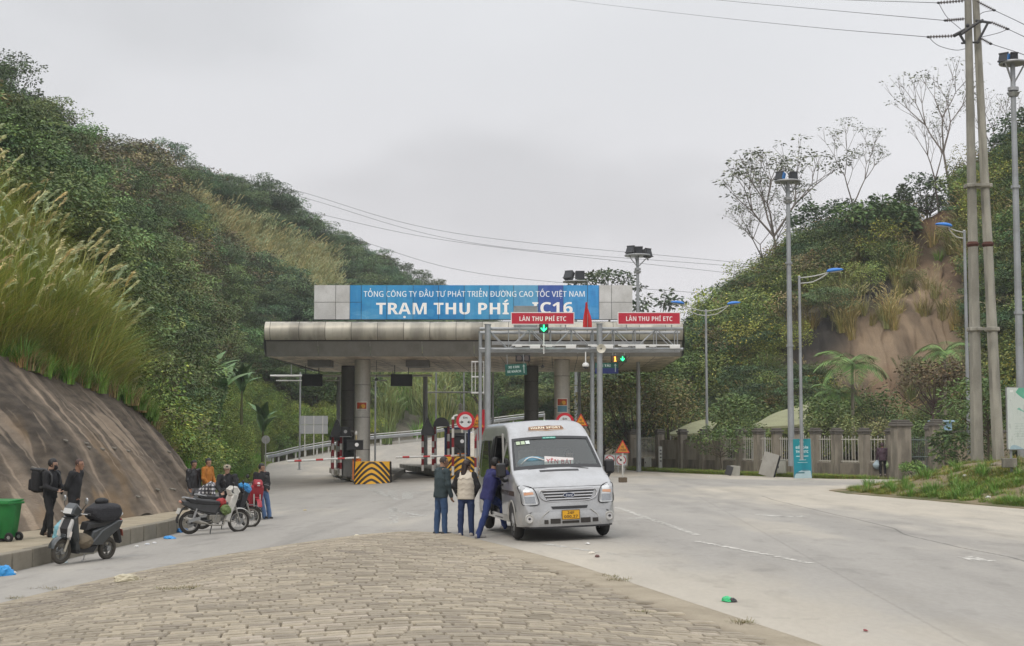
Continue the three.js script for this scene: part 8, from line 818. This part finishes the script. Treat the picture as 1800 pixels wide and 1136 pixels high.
const hairFn = (style) => { const h = 0.009, lo = [-0.13, style === 'long' ? -0.28 : -0.11, -0.15], dims = [29, style === 'long' ? 50 : 30, 32], F = new Float32Array(dims[0] * dims[1] * dims[2]); let i = 0; for (let z = 0; z < dims[2]; z++) for (let y = 0; y < dims[1]; y++) for (let x = 0; x < dims[0]; x++, i++) { const X = lo[0] + x * h, Y = lo[1] + y * h, Z = lo[2] + z * h; let D = Math.hypot(X, (Y - 0.038) * 0.95, Z + 0.006) - (style === 'thin' ? 0.09 : 0.101) - 0.006 * (vn(X * 45, Y * 45, Z * 45) - 0.5) * 2; const line = style === 'thin' ? 0.072 : 0.062; D = Math.max(D, Math.min(-(Y - line), 0.1) + (Z < 0.028 ? -0.2 : 0)); D = Math.max(D, -(Y + 0.045 + (Z < -0.02 ? 0.03 : 0))); if (Math.abs(X) > 0.07 && Z > -0.03 && Y < -0.02) D = Math.max(D, 0.02); if (style === 'long') { const t = clamp((0.02 - Y) / 0.24, 0, 1), E = Math.hypot(X / (0.088 - 0.012 * t), (Z + 0.055 + 0.02 * t) / 0.058) - 1; const q = Math.max(E * 0.055 + 0.006 * (vn(X * 60, Y * 14, Z * 60) - 0.5), Y - 0.06, -(Y + 0.235 + 0.02 * (vn(X * 40, 3) - 0.5))); D = Math.min(D, q); } F[i] = D; } return surfNet(F, dims, h, lo); };
const hairs = { short: hairFn('short'), thin: hairFn('thin'), long: hairFn('long') };
const skinM = [[0.33, 0.19, 0.125], [0.38, 0.235, 0.165], [0.28, 0.15, 0.095]].map((c) => mat(c, 0.55));
const cloth = (c, r = 0.85) => mat(c, r, { bumpMap: rep(T.grain, 6), bumpScale: 0.002, tri: 1 });
const D2 = Math.PI / 180, dirOf = (pitch, roll) => [Math.sin(roll * D2) * Math.cos(pitch * D2 * 0), -Math.cos(pitch * D2) * Math.cos(roll * D2), Math.sin(pitch * D2) * Math.cos(roll * D2)];
function person(label, pos, ry, o) {
  const k = (o.H ?? 1.7) / 1.72, t = thing('person', label, 'person', pos, ry), J = {}, S = (a) => a * k;
  const legs = [o.L ?? [0, 4, 0], o.R ?? [0, 4, 0]], sd = [1, -1]; let hipY = o.hipY; if (hipY === undefined) hipY = Math.max(...legs.map((l) => S(0.425) * Math.cos(l[0] * D2) + S(0.415) * Math.cos(l[2] * D2))) + S(0.085);
  const P = [0, hipY, 0], pit = (o.lean ?? 2) * D2, rol = (o.roll ?? 0) * D2, u = nrm([Math.sin(rol), Math.cos(pit) * Math.cos(rol), Math.sin(pit)]), fw = nrm(cross3([1, 0, 0], u)), yaw = (o.twist ?? 0) * D2, rx = nrm([Math.cos(yaw), 0, -Math.sin(yaw)]);
  const chest = add3(P, u, S(0.30)), neck = add3(P, u, S(0.50)), hu = nrm(add3(u, [0, 1, 0], 0.8)), hc = add3(add3(neck, hu, S(0.15)), nrm([0, 0, 1]), S(0.025 + (o.headFwd ?? 0)));
  const joint = sd.map((s, i) => { const h = add3(P, [1, 0, 0], s * S(0.095)), l = legs[i], dk = dirOf(l[0], s * l[1]), kn = add3(h, dk, S(0.425)), da = dirOf(l[2], s * (l[3] ?? 0)), an = add3(kn, da, S(0.415)); return { h, kn, an, foot: l[4] ?? 0 }; });
  const arm = sd.map((s, i) => { const a = (i ? o.AR : o.AL) ?? [4, 9, 12, 5], sh = add3(add3(P, u, S(0.455)), rx, s * S(o.shW ?? 0.2)), el = add3(sh, dirOf(a[0], s * a[1]), S(0.285)), wd = dirOf(a[2], s * a[3]), wr = add3(el, wd, S(0.245)); return { sh, el, wr, wd, tw: a[4] ?? 0 }; });
  // one continuous body: torso, neck, limbs; head and hands merged in
  const body = [{ bones: [[P, chest, S(0.11), S(0.125), 0.7], [chest, neck, S(0.12), S(0.06), 0.75], [neck, add3(hc, hu, -S(0.06)), S(0.055), S(0.052)], ...arm.flatMap((a) => [[add3(neck, u, -S(0.03)), a.sh, S(0.05), S(0.052)], [a.sh, a.el, S(0.046), S(0.036)], [a.el, a.wr, S(0.036), S(0.026)]]), ...joint.flatMap((j) => [[j.h, j.kn, S(0.08), S(0.052)], [j.kn, j.an, S(0.052), S(0.034)]])] }];
  const gs = [flesh(body, 0.02)]; const hm = new THREE.Matrix4().compose(V(...hc), new THREE.Quaternion().setFromEuler(new THREE.Euler((o.headPitch ?? 4) * D2, (o.headYaw ?? 0) * D2, (o.headRoll ?? 0) * D2, 'YXZ')), V(k, k, k)); gs.push(headG.clone().applyMatrix4(hm));
  arm.forEach((a, i) => { const q = new THREE.Quaternion().setFromUnitVectors(V(0, -1, 0), V(...a.wd)).multiply(new THREE.Quaternion().setFromAxisAngle(up0, a.tw * D2)), m = new THREE.Matrix4().compose(V(...add3(a.wr, a.wd, S(0.005))), q, V((i ? -1 : 1) * k * 1.02, k * 1.02, k * 1.02)); const hg = handG.clone(); if (i) { const ix = hg.index.array; for (let q2 = 0; q2 < ix.length; q2 += 3) { const w2 = ix[q2]; ix[q2] = ix[q2 + 1]; ix[q2 + 1] = w2; } } hg.applyMatrix4(m); hg.computeVertexNormals(); gs.push(hg); });
  part('body', gs.map((g) => { const n = norm(g); return n; }), skinM[o.skin ?? 0], t);
  const inHead = (g) => g.applyMatrix4(hm); const F = []; for (const s of [-1, 1]) { part('eye', inHead(sp(0.011, 0.006, 0.006, s * 0.032, 0.012, 0.088, 8)), M.black, t); F.push(inHead(bx(0.034, 0.007, 0.01, s * 0.033, 0.034, 0.089))); } part('eyebrows', F, mat([0.03, 0.022, 0.018], 0.9), t); part('mouth', inHead(bx(0.04, 0.005, 0.008, 0, -0.058, 0.094)), mat([0.2, 0.08, 0.065], 0.7), t);
  if (o.hair !== 'none') part('hair', inHead(hairs[o.hair ?? 'short'].clone()), mat(o.hairC ?? [0.012, 0.011, 0.011], 0.6), t);
  // jacket
  const hem = o.hem ?? -0.07, jr = o.jr ?? 1, c0 = add3(P, u, S(hem)), tor = { bones: [[add3(P, u, S(-0.08)), chest, S(0.186 * jr), S(0.19 * jr), 0.7], [chest, add3(P, u, S(0.40)), S(0.188 * jr), S(0.13), 0.7], [add3(P, u, S(0.44)), add3(neck, hu, S(0.045)), S(0.075), S(o.collar ?? 0.066)]], cuts: [[c0, u], [add3(neck, hu, S(o.collarTop ?? 0.055)), hu.map((q) => -q)]] };
  const slv = { bones: arm.flatMap((a) => [[add3(P, u, S(0.43)), a.sh, S(0.072), S(0.072)], [a.sh, a.el, S(0.072), S(0.062)], [a.el, add3(a.wr, a.wd, S(0.01)), S(0.062), S(0.048)]]), cuts: [] }; const shoulders = { bones: arm.map((a) => [add3(P, u, S(0.42)), a.sh, S(0.074), S(0.064)]) };
  if (o.sleeveC) { part('vest', flesh([tor, shoulders], 0.0145, 0.006, 0.03), o.jM ?? cloth(o.jacket), t); part('sleeves', flesh([{ bones: slv.bones.filter((_, i) => i % 3) }], 0.0145, 0.005), cloth(o.sleeveC), t); } else part('jacket', flesh([tor, slv, shoulders], 0.0145, 0.012, 0.03), o.jM ?? cloth(o.jacket), t);
  // trousers and shoes
  const tr = joint.flatMap((j) => [[j.h, j.kn, S(0.094), S(0.069)], [j.kn, add3(j.an, [0, -1, 0], S(0.04)), S(0.069), S(o.cuff ?? 0.058)]]);
  part('trousers', flesh([{ bones: [[add3(P, u, S(0.06)), add3(P, [0, -1, 0], S(0.03)), S(0.15), S(0.15), 0.72], ...tr], cuts: [[add3(P, u, S(0.1)), u.map((q) => -q)]] }], 0.0145, 0.011, 0.02), cloth(o.trousers), t);
  joint.forEach((j) => { const fd = [Math.sin(j.foot * D2), 0, Math.cos(j.foot * D2)], a = add3(add3(j.an, [0, -1, 0], S(0.048)), fd, -S(0.045)), b = add3(add3(j.an, [0, -1, 0], S(o.tip ? 0.03 : 0.056)), fd, S(0.145)); part('shoe', flesh([{ bones: [[a, b, S(0.041), S(0.032)], [j.an, add3(a, fd, 0.03), S(0.045), S(0.04)]], cuts: [[[0, Math.min(a[1], b[1]) - S(0.034), 0], [0, 1, 0]]] }], 0.011), cloth(o.shoe ?? [0.03, 0.03, 0.032], 0.6), t); });
  t.userData.J = undefined; delete t.userData.J; return { t, hc, hm, P, chest, neck, u, arm, joint, k, inHead };
}
const swY = (x, z) => { const d = -z, kx = lin(XL, d) - 0.22; return gY(x, z) + 0.34 + 0.03; };
const onWalk = (px, py) => { const p = gnd(px, py, swY); return p; };
{
  const black = [0.014, 0.014, 0.016];
  // masked man with backpack, walking to the right
  { const q = person('man in black with mask and large backpack on the sidewalk, holding a phone', onWalk(86, 944), Math.PI / 2 - 0.35, { H: 1.76, L: [-14, 3, -20], R: [14, 3, 2], lean: 3, AL: [10, 8, 75, -12], AR: [8, 8, 72, -14], jacket: black, trousers: [0.012, 0.012, 0.013], shoe: [0.12, 0.08, 0.06], headPitch: 6, headYaw: 18, skin: 1, collar: 0.075 });
    part('face_mask', q.inHead(grid(10, 8, (u, v) => { const a = (u - 0.5) * 2.1, y = lerp(-0.105, -0.002, v), r = 0.098 + 0.012 * Math.cos(a) * Math.sin(v * 3); return [Math.sin(a) * r * 0.86, y, Math.cos(a) * r * 0.98 + 0.012 - (v < 0.3 ? (0.3 - v) * 0.06 : 0)]; })), mat([0.012, 0.012, 0.013], 0.8), q.t);
    q.t.updateMatrixWorld(true); const w = (p) => q.t.localToWorld(V(...p)); const bp = thing('backpack', 'large black backpack on the back of the masked man', 'backpack', w([0, q.P[1] + 0.30, -0.30]), q.t.rotation.y); part('pack_body', bx(0.36, 0.52, 0.26, 0, 0, 0, 0, 0.06, 0, 0.09), cloth([0.018, 0.018, 0.02]), bp); part('front_pocket', bx(0.28, 0.26, 0.1, 0, -0.08, -0.15, 0, 0.06, 0, 0.04), cloth([0.014, 0.014, 0.016]), bp); part('top_flap', bx(0.34, 0.06, 0.27, 0, 0.25, 0, 0, 0.12, 0, 0.028), cloth([0.03, 0.03, 0.032]), bp); for (const s of [-1, 1]) part('shoulder_strap', tb([[s * 0.13, 0.2, 0.12], [s * 0.14, 0.26, 0.25], [s * 0.15, 0.14, 0.44], [s * 0.15, -0.08, 0.42], [s * 0.15, -0.14, 0.14]], 0.02, 6), M.dark, bp);
    const h = q.arm[1].wr, f = add3(h, q.arm[1].wd, 0.09), ph = thing('mobile_phone', 'small phone held by the masked man', 'phone', w(f), q.t.rotation.y); ph.rotation.x = -0.5; part('phone_body', bx(0.07, 0.145, 0.01, 0.04, 0.02, 0.02, 0, 0, 0, 0.003), M.black, ph); part('phone_screen', bx(0.062, 0.13, 0.002, 0.04, 0.02, 0.0265), M.glassDark, ph); }
  { const p = onWalk(128, 942); person('man in black jacket with receding hair behind the dark scooter, looking right', [p.x, p.y, p.z], Math.PI / 2 - 0.2, { H: 1.72, lean: 6, L: [-3, 3, -6], R: [4, 3, 0], AL: [-18, 4, 22, -30], AR: [-20, 4, 20, -30], jacket: [0.012, 0.012, 0.014], trousers: [0.014, 0.014, 0.016], hair: 'thin', hairC: [0.06, 0.03, 0.022], headYaw: 5, headFwd: 0.03, skin: 2 }); }
  { const q = gnd(327, 915), p = [q.x, q.y + 0.1, q.z - 0.9]; person('young man in black leather jacket standing left of the orange shirt', p, 0.95, { H: 1.74, AL: [4, 8, 18, -8], AR: [4, 8, 14, -4], jM: mat([0.016, 0.016, 0.018], 0.45), jacket: black, trousers: [0.2, 0.2, 0.21], headYaw: -10, skin: 2 }); }
  { const q = gnd(349, 914), p = [q.x, q.y + 0.12, q.z - 1.2]; person('man in orange shirt and khaki trousers standing behind the motorbikes', p, 1.2, { H: 1.76, AL: [8, 8, 42, -20], AR: [2, 8, 36, -22], jacket: [0.42, 0.155, 0.022], trousers: [0.17, 0.135, 0.075], shoe: [0.05, 0.04, 0.03], headYaw: -22, skin: 0, cuff: 0.07, hem: -0.05 }); }
  { const plaid = canvasTex(128, 128, (c) => { c.fillStyle = '#c9c9cc'; c.fillRect(0, 0, 128, 128); c.fillStyle = 'rgba(15,16,24,0.72)'; c.fillRect(0, 0, 64, 128); c.fillRect(0, 0, 128, 64); c.fillStyle = 'rgba(230,230,235,0.5)'; c.fillRect(30, 0, 4, 128); c.fillRect(0, 30, 128, 4); }); plaid.wrapS = plaid.wrapT = THREE.RepeatWrapping; plaid.repeat.set(9, 9); const q = gnd(339, 926), pm = mat([0.9, 0.9, 0.9], 0.85, { map: plaid, tri: 1 });
    person('person in checked shirt bending far forward behind the white motorbike', [q.x, q.y + 0.1, q.z - 1.3], 1.35, { H: 1.62, hipY: 0.80, L: [22, 8, -12], R: [14, 8, -16], lean: 62, AL: [20, 10, 40, 0], AR: [15, 10, 35, 0], jM: pm, jacket: black, trousers: [0.1, 0.1, 0.12], hairC: [0.2, 0.2, 0.21], headPitch: 40, skin: 2 }); }
  { moto2.updateMatrixWorld(true); const s = moto2.localToWorld(V(0.0, 0.80, 0)); const g = gY(s.x, s.z); const q = person('man in cap and black jacket sitting sideways on the dark motorbike, facing the camera', [s.x, g, s.z], 0.12, { H: 1.7, hipY: s.y - g + 0.1, L: [62, 12, 2], R: [58, 12, 0], lean: 10, AL: [20, 10, 45, -28], AR: [20, 10, 48, -28], jacket: [0.018, 0.018, 0.02], trousers: [0.03, 0.03, 0.035], headPitch: 4, skin: 1 }); const capM = cloth([0.3, 0.26, 0.19]); part('cap', [q.inHead(mv(new THREE.SphereGeometry(0.108, 18, 9, 0, 6.283, 0, 1.5).scale(1, 0.85, 1.08), 0, 0.05, -0.004)), q.inHead(mv(new THREE.CylinderGeometry(0.085, 0.09, 0.012, 18, 1, false, -1.57, 3.14), 0, 0.055, 0.065, 0, 0.15))], capM, q.t); part('cap_badge', q.inHead(bx(0.06, 0.04, 0.01, 0, 0.085, 0.105)), cloth([0.05, 0.05, 0.05]), q.t); }
  { const p = gnd(469, 912); const q = person('man in black jacket and blue jeans leaning against the red motorbike, cigarette in mouth', [p.x - 0.15, p.y, p.z], 0.75, { H: 1.68, L: [16, 5, 14], R: [20, 0, 20], lean: -7, AL: [2, 10, 40, -25], AR: [0, 10, 30, -22], jacket: [0.014, 0.014, 0.016], trousers: [0.09, 0.16, 0.30], shoe: [0.02, 0.02, 0.022], headYaw: 28, skin: 0, cuff: 0.07 }); part('cigarette', q.inHead(cy([0.012, -0.055, 0.1], [0.03, -0.058, 0.17], 0.004, 0.004, 5)), M.white, q.t); }
  // by the minibus
  { const p = gnd(775, 941); person('man in teal grey jacket and blue jeans standing left of the woman in white', p, Math.PI / 2 + 0.55, { H: 1.74, L: [-2, 4, -4], R: [3, 4, 0], lean: 4, AL: [4, 8, 16, 2], AR: [2, 10, 14, 2], jacket: [0.035, 0.055, 0.062], trousers: [0.04, 0.085, 0.18], hairC: [0.04, 0.03, 0.026], hair: 'thin', hem: -0.12, jr: 1.06, headYaw: -10, skin: 0 }); }
  { const p = gnd(819, 943); const q = person('woman with long dark hair and white quilted vest seen from behind', p, Math.PI - 0.25, { H: 1.64, L: [-2, 3, -3], R: [4, 3, 2], AL: [-14, 20, 24, -18], AR: [-10, 24, 24, -26], jacket: [0.66, 0.6, 0.5], sleeveC: [0.014, 0.013, 0.014], trousers: [0.022, 0.04, 0.11], shoe: [0.4, 0.36, 0.32], hair: 'long', hairC: [0.028, 0.014, 0.012], hem: -0.10, jr: 1.08, headYaw: -38, skin: 1, shW: 0.17 }); const vm = mat([0.6, 0.54, 0.45], 0.8), seam = []; for (const y of [0.02, 0.13, 0.24, 0.35]) { const pts = []; for (let i = 0; i <= 16; i++) { const a = -1.45 + 2.9 * i / 16, r = 0.196; pts.push([Math.sin(a) * r, q.P[1] + y + 0.014 * ((i % 4) < 2 ? 1 : -1), -Math.cos(a) * r * 0.69]); } part('quilting_seam', tb(pts, 0.0075, 5, 40), vm, q.t); } }
  { const p = vanLoc(-1.26, 0, -2.5); p.y = gY(p.x, p.z); person('man in navy jacket stepping up into the open side door of the minibus', [p.x, p.y, p.z], Math.PI / 2 + 0.35, { H: 1.74, hipY: 0.885, L: [58, 6, 8], R: [-15, 6, -21], lean: 14, AL: [50, 6, 70, 0], AR: [60, 8, 80, 4], jacket: [0.026, 0.028, 0.12], trousers: [0.022, 0.042, 0.15], shoe: [0.3, 0.29, 0.28], skin: 2, hem: -0.12, jr: 1.05 }); }
  { const p = vanLoc(0.42, 0.0, -2.1); person('driver sitting behind the windshield of the minibus', [p.x, p.y, p.z], 0.17, { H: 1.7, hipY: 0.98, L: [82, 8, 20], R: [82, 8, 20], lean: -8, AL: [38, 8, 72, -4], AR: [38, 8, 72, -4], jacket: [0.05, 0.05, 0.055], trousers: [0.03, 0.03, 0.03], skin: 1 }); }
  // woman with bags at the gate
  { const p = gnd(1552, 836, (x, z) => gY(x, z) + 0.12), q = person('woman in dusty purple jacket and headscarf carrying two bags by the fence', p, Math.PI - 0.2, { H: 1.56, AL: [6, 12, 8, 4], AR: [6, 12, 8, 4], jacket: [0.075, 0.045, 0.062], trousers: [0.012, 0.011, 0.012], hairC: [0.07, 0.035, 0.04], lean: 5, hem: -0.16, jr: 1.1, shoe: [0.3, 0.26, 0.24] }); part('headscarf', q.inHead(sp(0.105, 0.12, 0.11, 0, 0.03, -0.015, 14)), cloth([0.08, 0.05, 0.055]), q.t); part('scarf_knot', q.inHead(sp(0.04, 0.03, 0.04, 0, -0.09, 0.05, 8)), cloth([0.08, 0.05, 0.055]), q.t);
    q.t.updateMatrixWorld(true); [[0, 'pale blue plastic carrier bag in the left of the woman\'s two loads', [0.36, 0.45, 0.5], -1], [1, 'pale green plastic carrier bag in the right of the woman\'s two loads', [0.3, 0.42, 0.2], 1]].forEach(([i, label, c, s]) => { const a = q.arm[i], w = q.t.localToWorld(V(...add3(a.wr, a.wd, 0.09))), b = thing('carrier_bag', label, 'bag', [w.x, w.y - 0.38, w.z], 0, 'bags carried by the woman'), g = new THREE.IcosahedronGeometry(1, 4), P = g.attributes.position; for (let j = 0; j < P.count; j++) { const n = 0.8 + 0.35 * fbm(P.getX(j) * 1.8 + i * 9, P.getY(j) * 1.8, P.getZ(j) * 1.8, 3), y = P.getY(j), pinch = y > 0 ? 1 - 0.65 * y : 1; P.setXYZ(j, P.getX(j) * 0.22 * n * pinch, y * 0.24 * n + 0.2, P.getZ(j) * 0.17 * n * pinch); } g.computeVertexNormals(); part('bag_body', g, mat(c, 0.5), b); part('bag_handle', [tb([[-0.05, 0.36, 0], [-0.02, 0.44, 0], [0.02, 0.44, 0], [0.05, 0.36, 0]], 0.01, 5)], mat(c, 0.5), b); }); }
}
// ---------- bin, bags and litter ----------
{
  const crumple = (name, label, px, py, f, r, c, seed, o = {}) => { const p = gnd(px, py, f), g = new THREE.IcosahedronGeometry(1, 5), P = g.attributes.position; for (let i = 0; i < P.count; i++) { const x = P.getX(i), y = P.getY(i), z = P.getZ(i), n = 0.55 + 0.5 * fbm(x * 1.6 + seed, y * 1.6 + seed, z * 1.6, 3) + 0.35 * Math.abs(vn(x * 4 + seed, y * 4, z * 4) - 0.5); P.setXYZ(i, x * n * r[0], Math.max(-0.05, y) * n * r[1], z * n * r[2]); } g.computeVertexNormals(); const m = whole(name, g, mat(c, 0.45), label, o.cat ?? 'plastic bag'); m.position.set(p.x, p.y + 0.01, p.z); m.rotation.y = seed; return m; };
  const cr = (...a) => { const o = a[7] ?? {}; return crumple(...a); };
  crumple('plastic_bag', 'crumpled bright blue plastic bag below the kerb at the left edge', 6, 1012, gY, [0.22, 0.2, 0.2], [0.03, 0.3, 0.68], 1); crumple('plastic_bag', 'flat blue plastic bag on the road below the kerb left of the motorbikes', 298, 947, gY, [0.3, 0.07, 0.16], [0.03, 0.28, 0.66], 2); crumple('plastic_bag', 'dark blue plastic bag tucked behind the rear wheel of the white motorbike', 321, 936, gY, [0.2, 0.14, 0.2], [0.015, 0.14, 0.36], 3);
  crumple('plastic_bag', 'thin cream plastic bag lying on the paved island', 224, 1022, (x, z) => islDist(x, -z) > 0 ? islH(x, -z) : gY(x, z), [0.3, 0.13, 0.16], [0.5, 0.45, 0.32], 4); crumple('plastic_wrapper', 'bright green wrapper with dark inside on the road at the right front', 1279, 1058, gY, [0.13, 0.06, 0.07], [0.05, 0.5, 0.2], 5); crumple('plastic_wrapper_lining', 'dark lining end of the green wrapper on the road', 1288, 1059, gY, [0.06, 0.05, 0.05], [0.03, 0.03, 0.03], 6);
  crumple('paper_scrap', 'small white paper scrap on the road in front of the minibus', 1040, 974, gY, [0.08, 0.035, 0.05], [0.65, 0.6, 0.5], 7); crumple('paper_scrap', 'white twisted scrap on the road nearer the minibus bumper', 1033, 957, gY, [0.1, 0.03, 0.05], [0.66, 0.65, 0.62], 8);
  const bits = [[1050, 980, [0.12, 0.05, 0.04], 'brown scrap beside the paper on the road'], [240, 962, [0.65, 0.65, 0.63], 'white scrap at the kerb left of the blue bag'], [258, 958, [0.6, 0.62, 0.64], 'small white scrap nearest the blue bag at the kerb'], [271, 956, [0.66, 0.66, 0.66], 'white cup at the kerb close to the motorbikes'], [115, 990, [0.55, 0.66, 0.68], 'pale scrap under the front wheel of the scooter'], [23, 1008, [0.6, 0.6, 0.58], 'tiny white scrap beside the blue bag at the left edge'], [627, 943, [0.7, 0.64, 0.5], 'pale scrap on top of the paved island'], [1522, 1111, [0.25, 0.05, 0.05], 'red scrap at the lower right of the road'], [536, 898, [0.5, 0.42, 0.25], 'yellowish leaf litter on the road left of the lane arrow'], [1246, 839, [0.66, 0.66, 0.64], 'white scrap at the verge below the fence']];
  bits.forEach(([px, py, c, l], i) => crumple('litter_scrap', l, px, py, (x, z) => islDist(x, -z) > 0 ? islH(x, -z) : gY(x, z), px === 1522 ? [0.045, 0.02, 0.02] : [0.07, 0.04, 0.05], c, 20 + i, { cat: 'litter' })); [[1618, 846, 'white bottle lying on the bank near its tip'], [1697, 838, 'white scrap high on the middle of the bank'], [1723, 822, 'white scrap right by the concrete pole foot'], [1757, 888, 'white scrap at the road edge of the bank'], [1738, 876, 'pale scrap low in the grass of the bank'], [1602, 840, 'yellowish scrap beside the gate pillar foot'], [1681, 843, 'white paper next to the lone stone on the bank']].forEach(([px, py, l], i) => crumple('litter_scrap', l, px, py, bankY, [0.11, 0.07, 0.07], [0.62, 0.62, 0.58], 40 + i, { cat: 'litter' }));
  crumple('water_bag', 'pale blue bag of goods on the sidewalk between the two men in black', 111, 945, swY, [0.26, 0.42, 0.24], [0.2, 0.42, 0.5], 61, { cat: 'bag' });
  { const p = gnd(1556 + 100, 824, bankY); }
  crumple('green_sack', 'small green sack at the foot of the narrow gate pillar', 1658, 829, bankY, [0.22, 0.2, 0.2], [0.03, 0.16, 0.07], 62, { cat: 'sack' });
  { // wheeled bin
    const p = gnd(2, 952, swY), t = thing('wheeled_bin', 'green wheeled rubbish bin on the sidewalk, cut by the left picture edge', 'bin', p, -0.2), gm = mat([0.015, 0.22, 0.045], 0.5, { map: rep(T.dirt, 1), tri: 1 }); const tap = (w0, w1, y0, y1, d0, d1) => { const g = new THREE.CylinderGeometry(Math.SQRT1_2 * w1, Math.SQRT1_2 * w0, y1 - y0, 4, 1).rotateY(Math.PI / 4); g.scale(1, 1, d1 / w1); return g.translate(0, (y0 + y1) / 2, 0); };
    part('bin_body', tap(0.46, 0.6, 0.08, 0.82, 0.46, 0.6), gm, t); part('bin_rim', bx(0.68, 0.05, 0.7, 0, 0.83, 0, 0, 0, 0, 0.015), gm, t); part('bin_lid', [bx(0.66, 0.04, 0.68, 0, 0.875, 0, 0, 0.03, 0, 0.015), cy([-0.2, 0.86, -0.36], [0.2, 0.86, -0.36], 0.025, 0.025, 8)], gm, t); for (const x of [-0.12, 0.12]) part('body_rib', bx(0.03, 0.6, 0.03, x, 0.45, 0.27, 0, -0.09), gm, t); for (const s of [-1, 1]) { const w = part('wheel', mv(new THREE.TorusGeometry(0.07, 0.035, 8, 18), 0.24, 0.1, s * 0.0 - 0.2, 0), M.rubber, t); w.position.z = s * 0.0 + (s > 0 ? 0.42 : 0); w.position.x = 0.06; part('hub', mv(new THREE.CylinderGeometry(0.04, 0.04, 0.05, 12), 0.24, 0.1, -0.2, 0, Math.PI / 2), M.steel, w); } part('foot_skid', bx(0.4, 0.06, 0.4, -0.05, 0.05, 0), M.black, t); }
}
scene.traverse((o) => { if (o.isMesh) { o.castShadow = true; o.receiveShadow = true; } });
renderer.render(scene, camera);
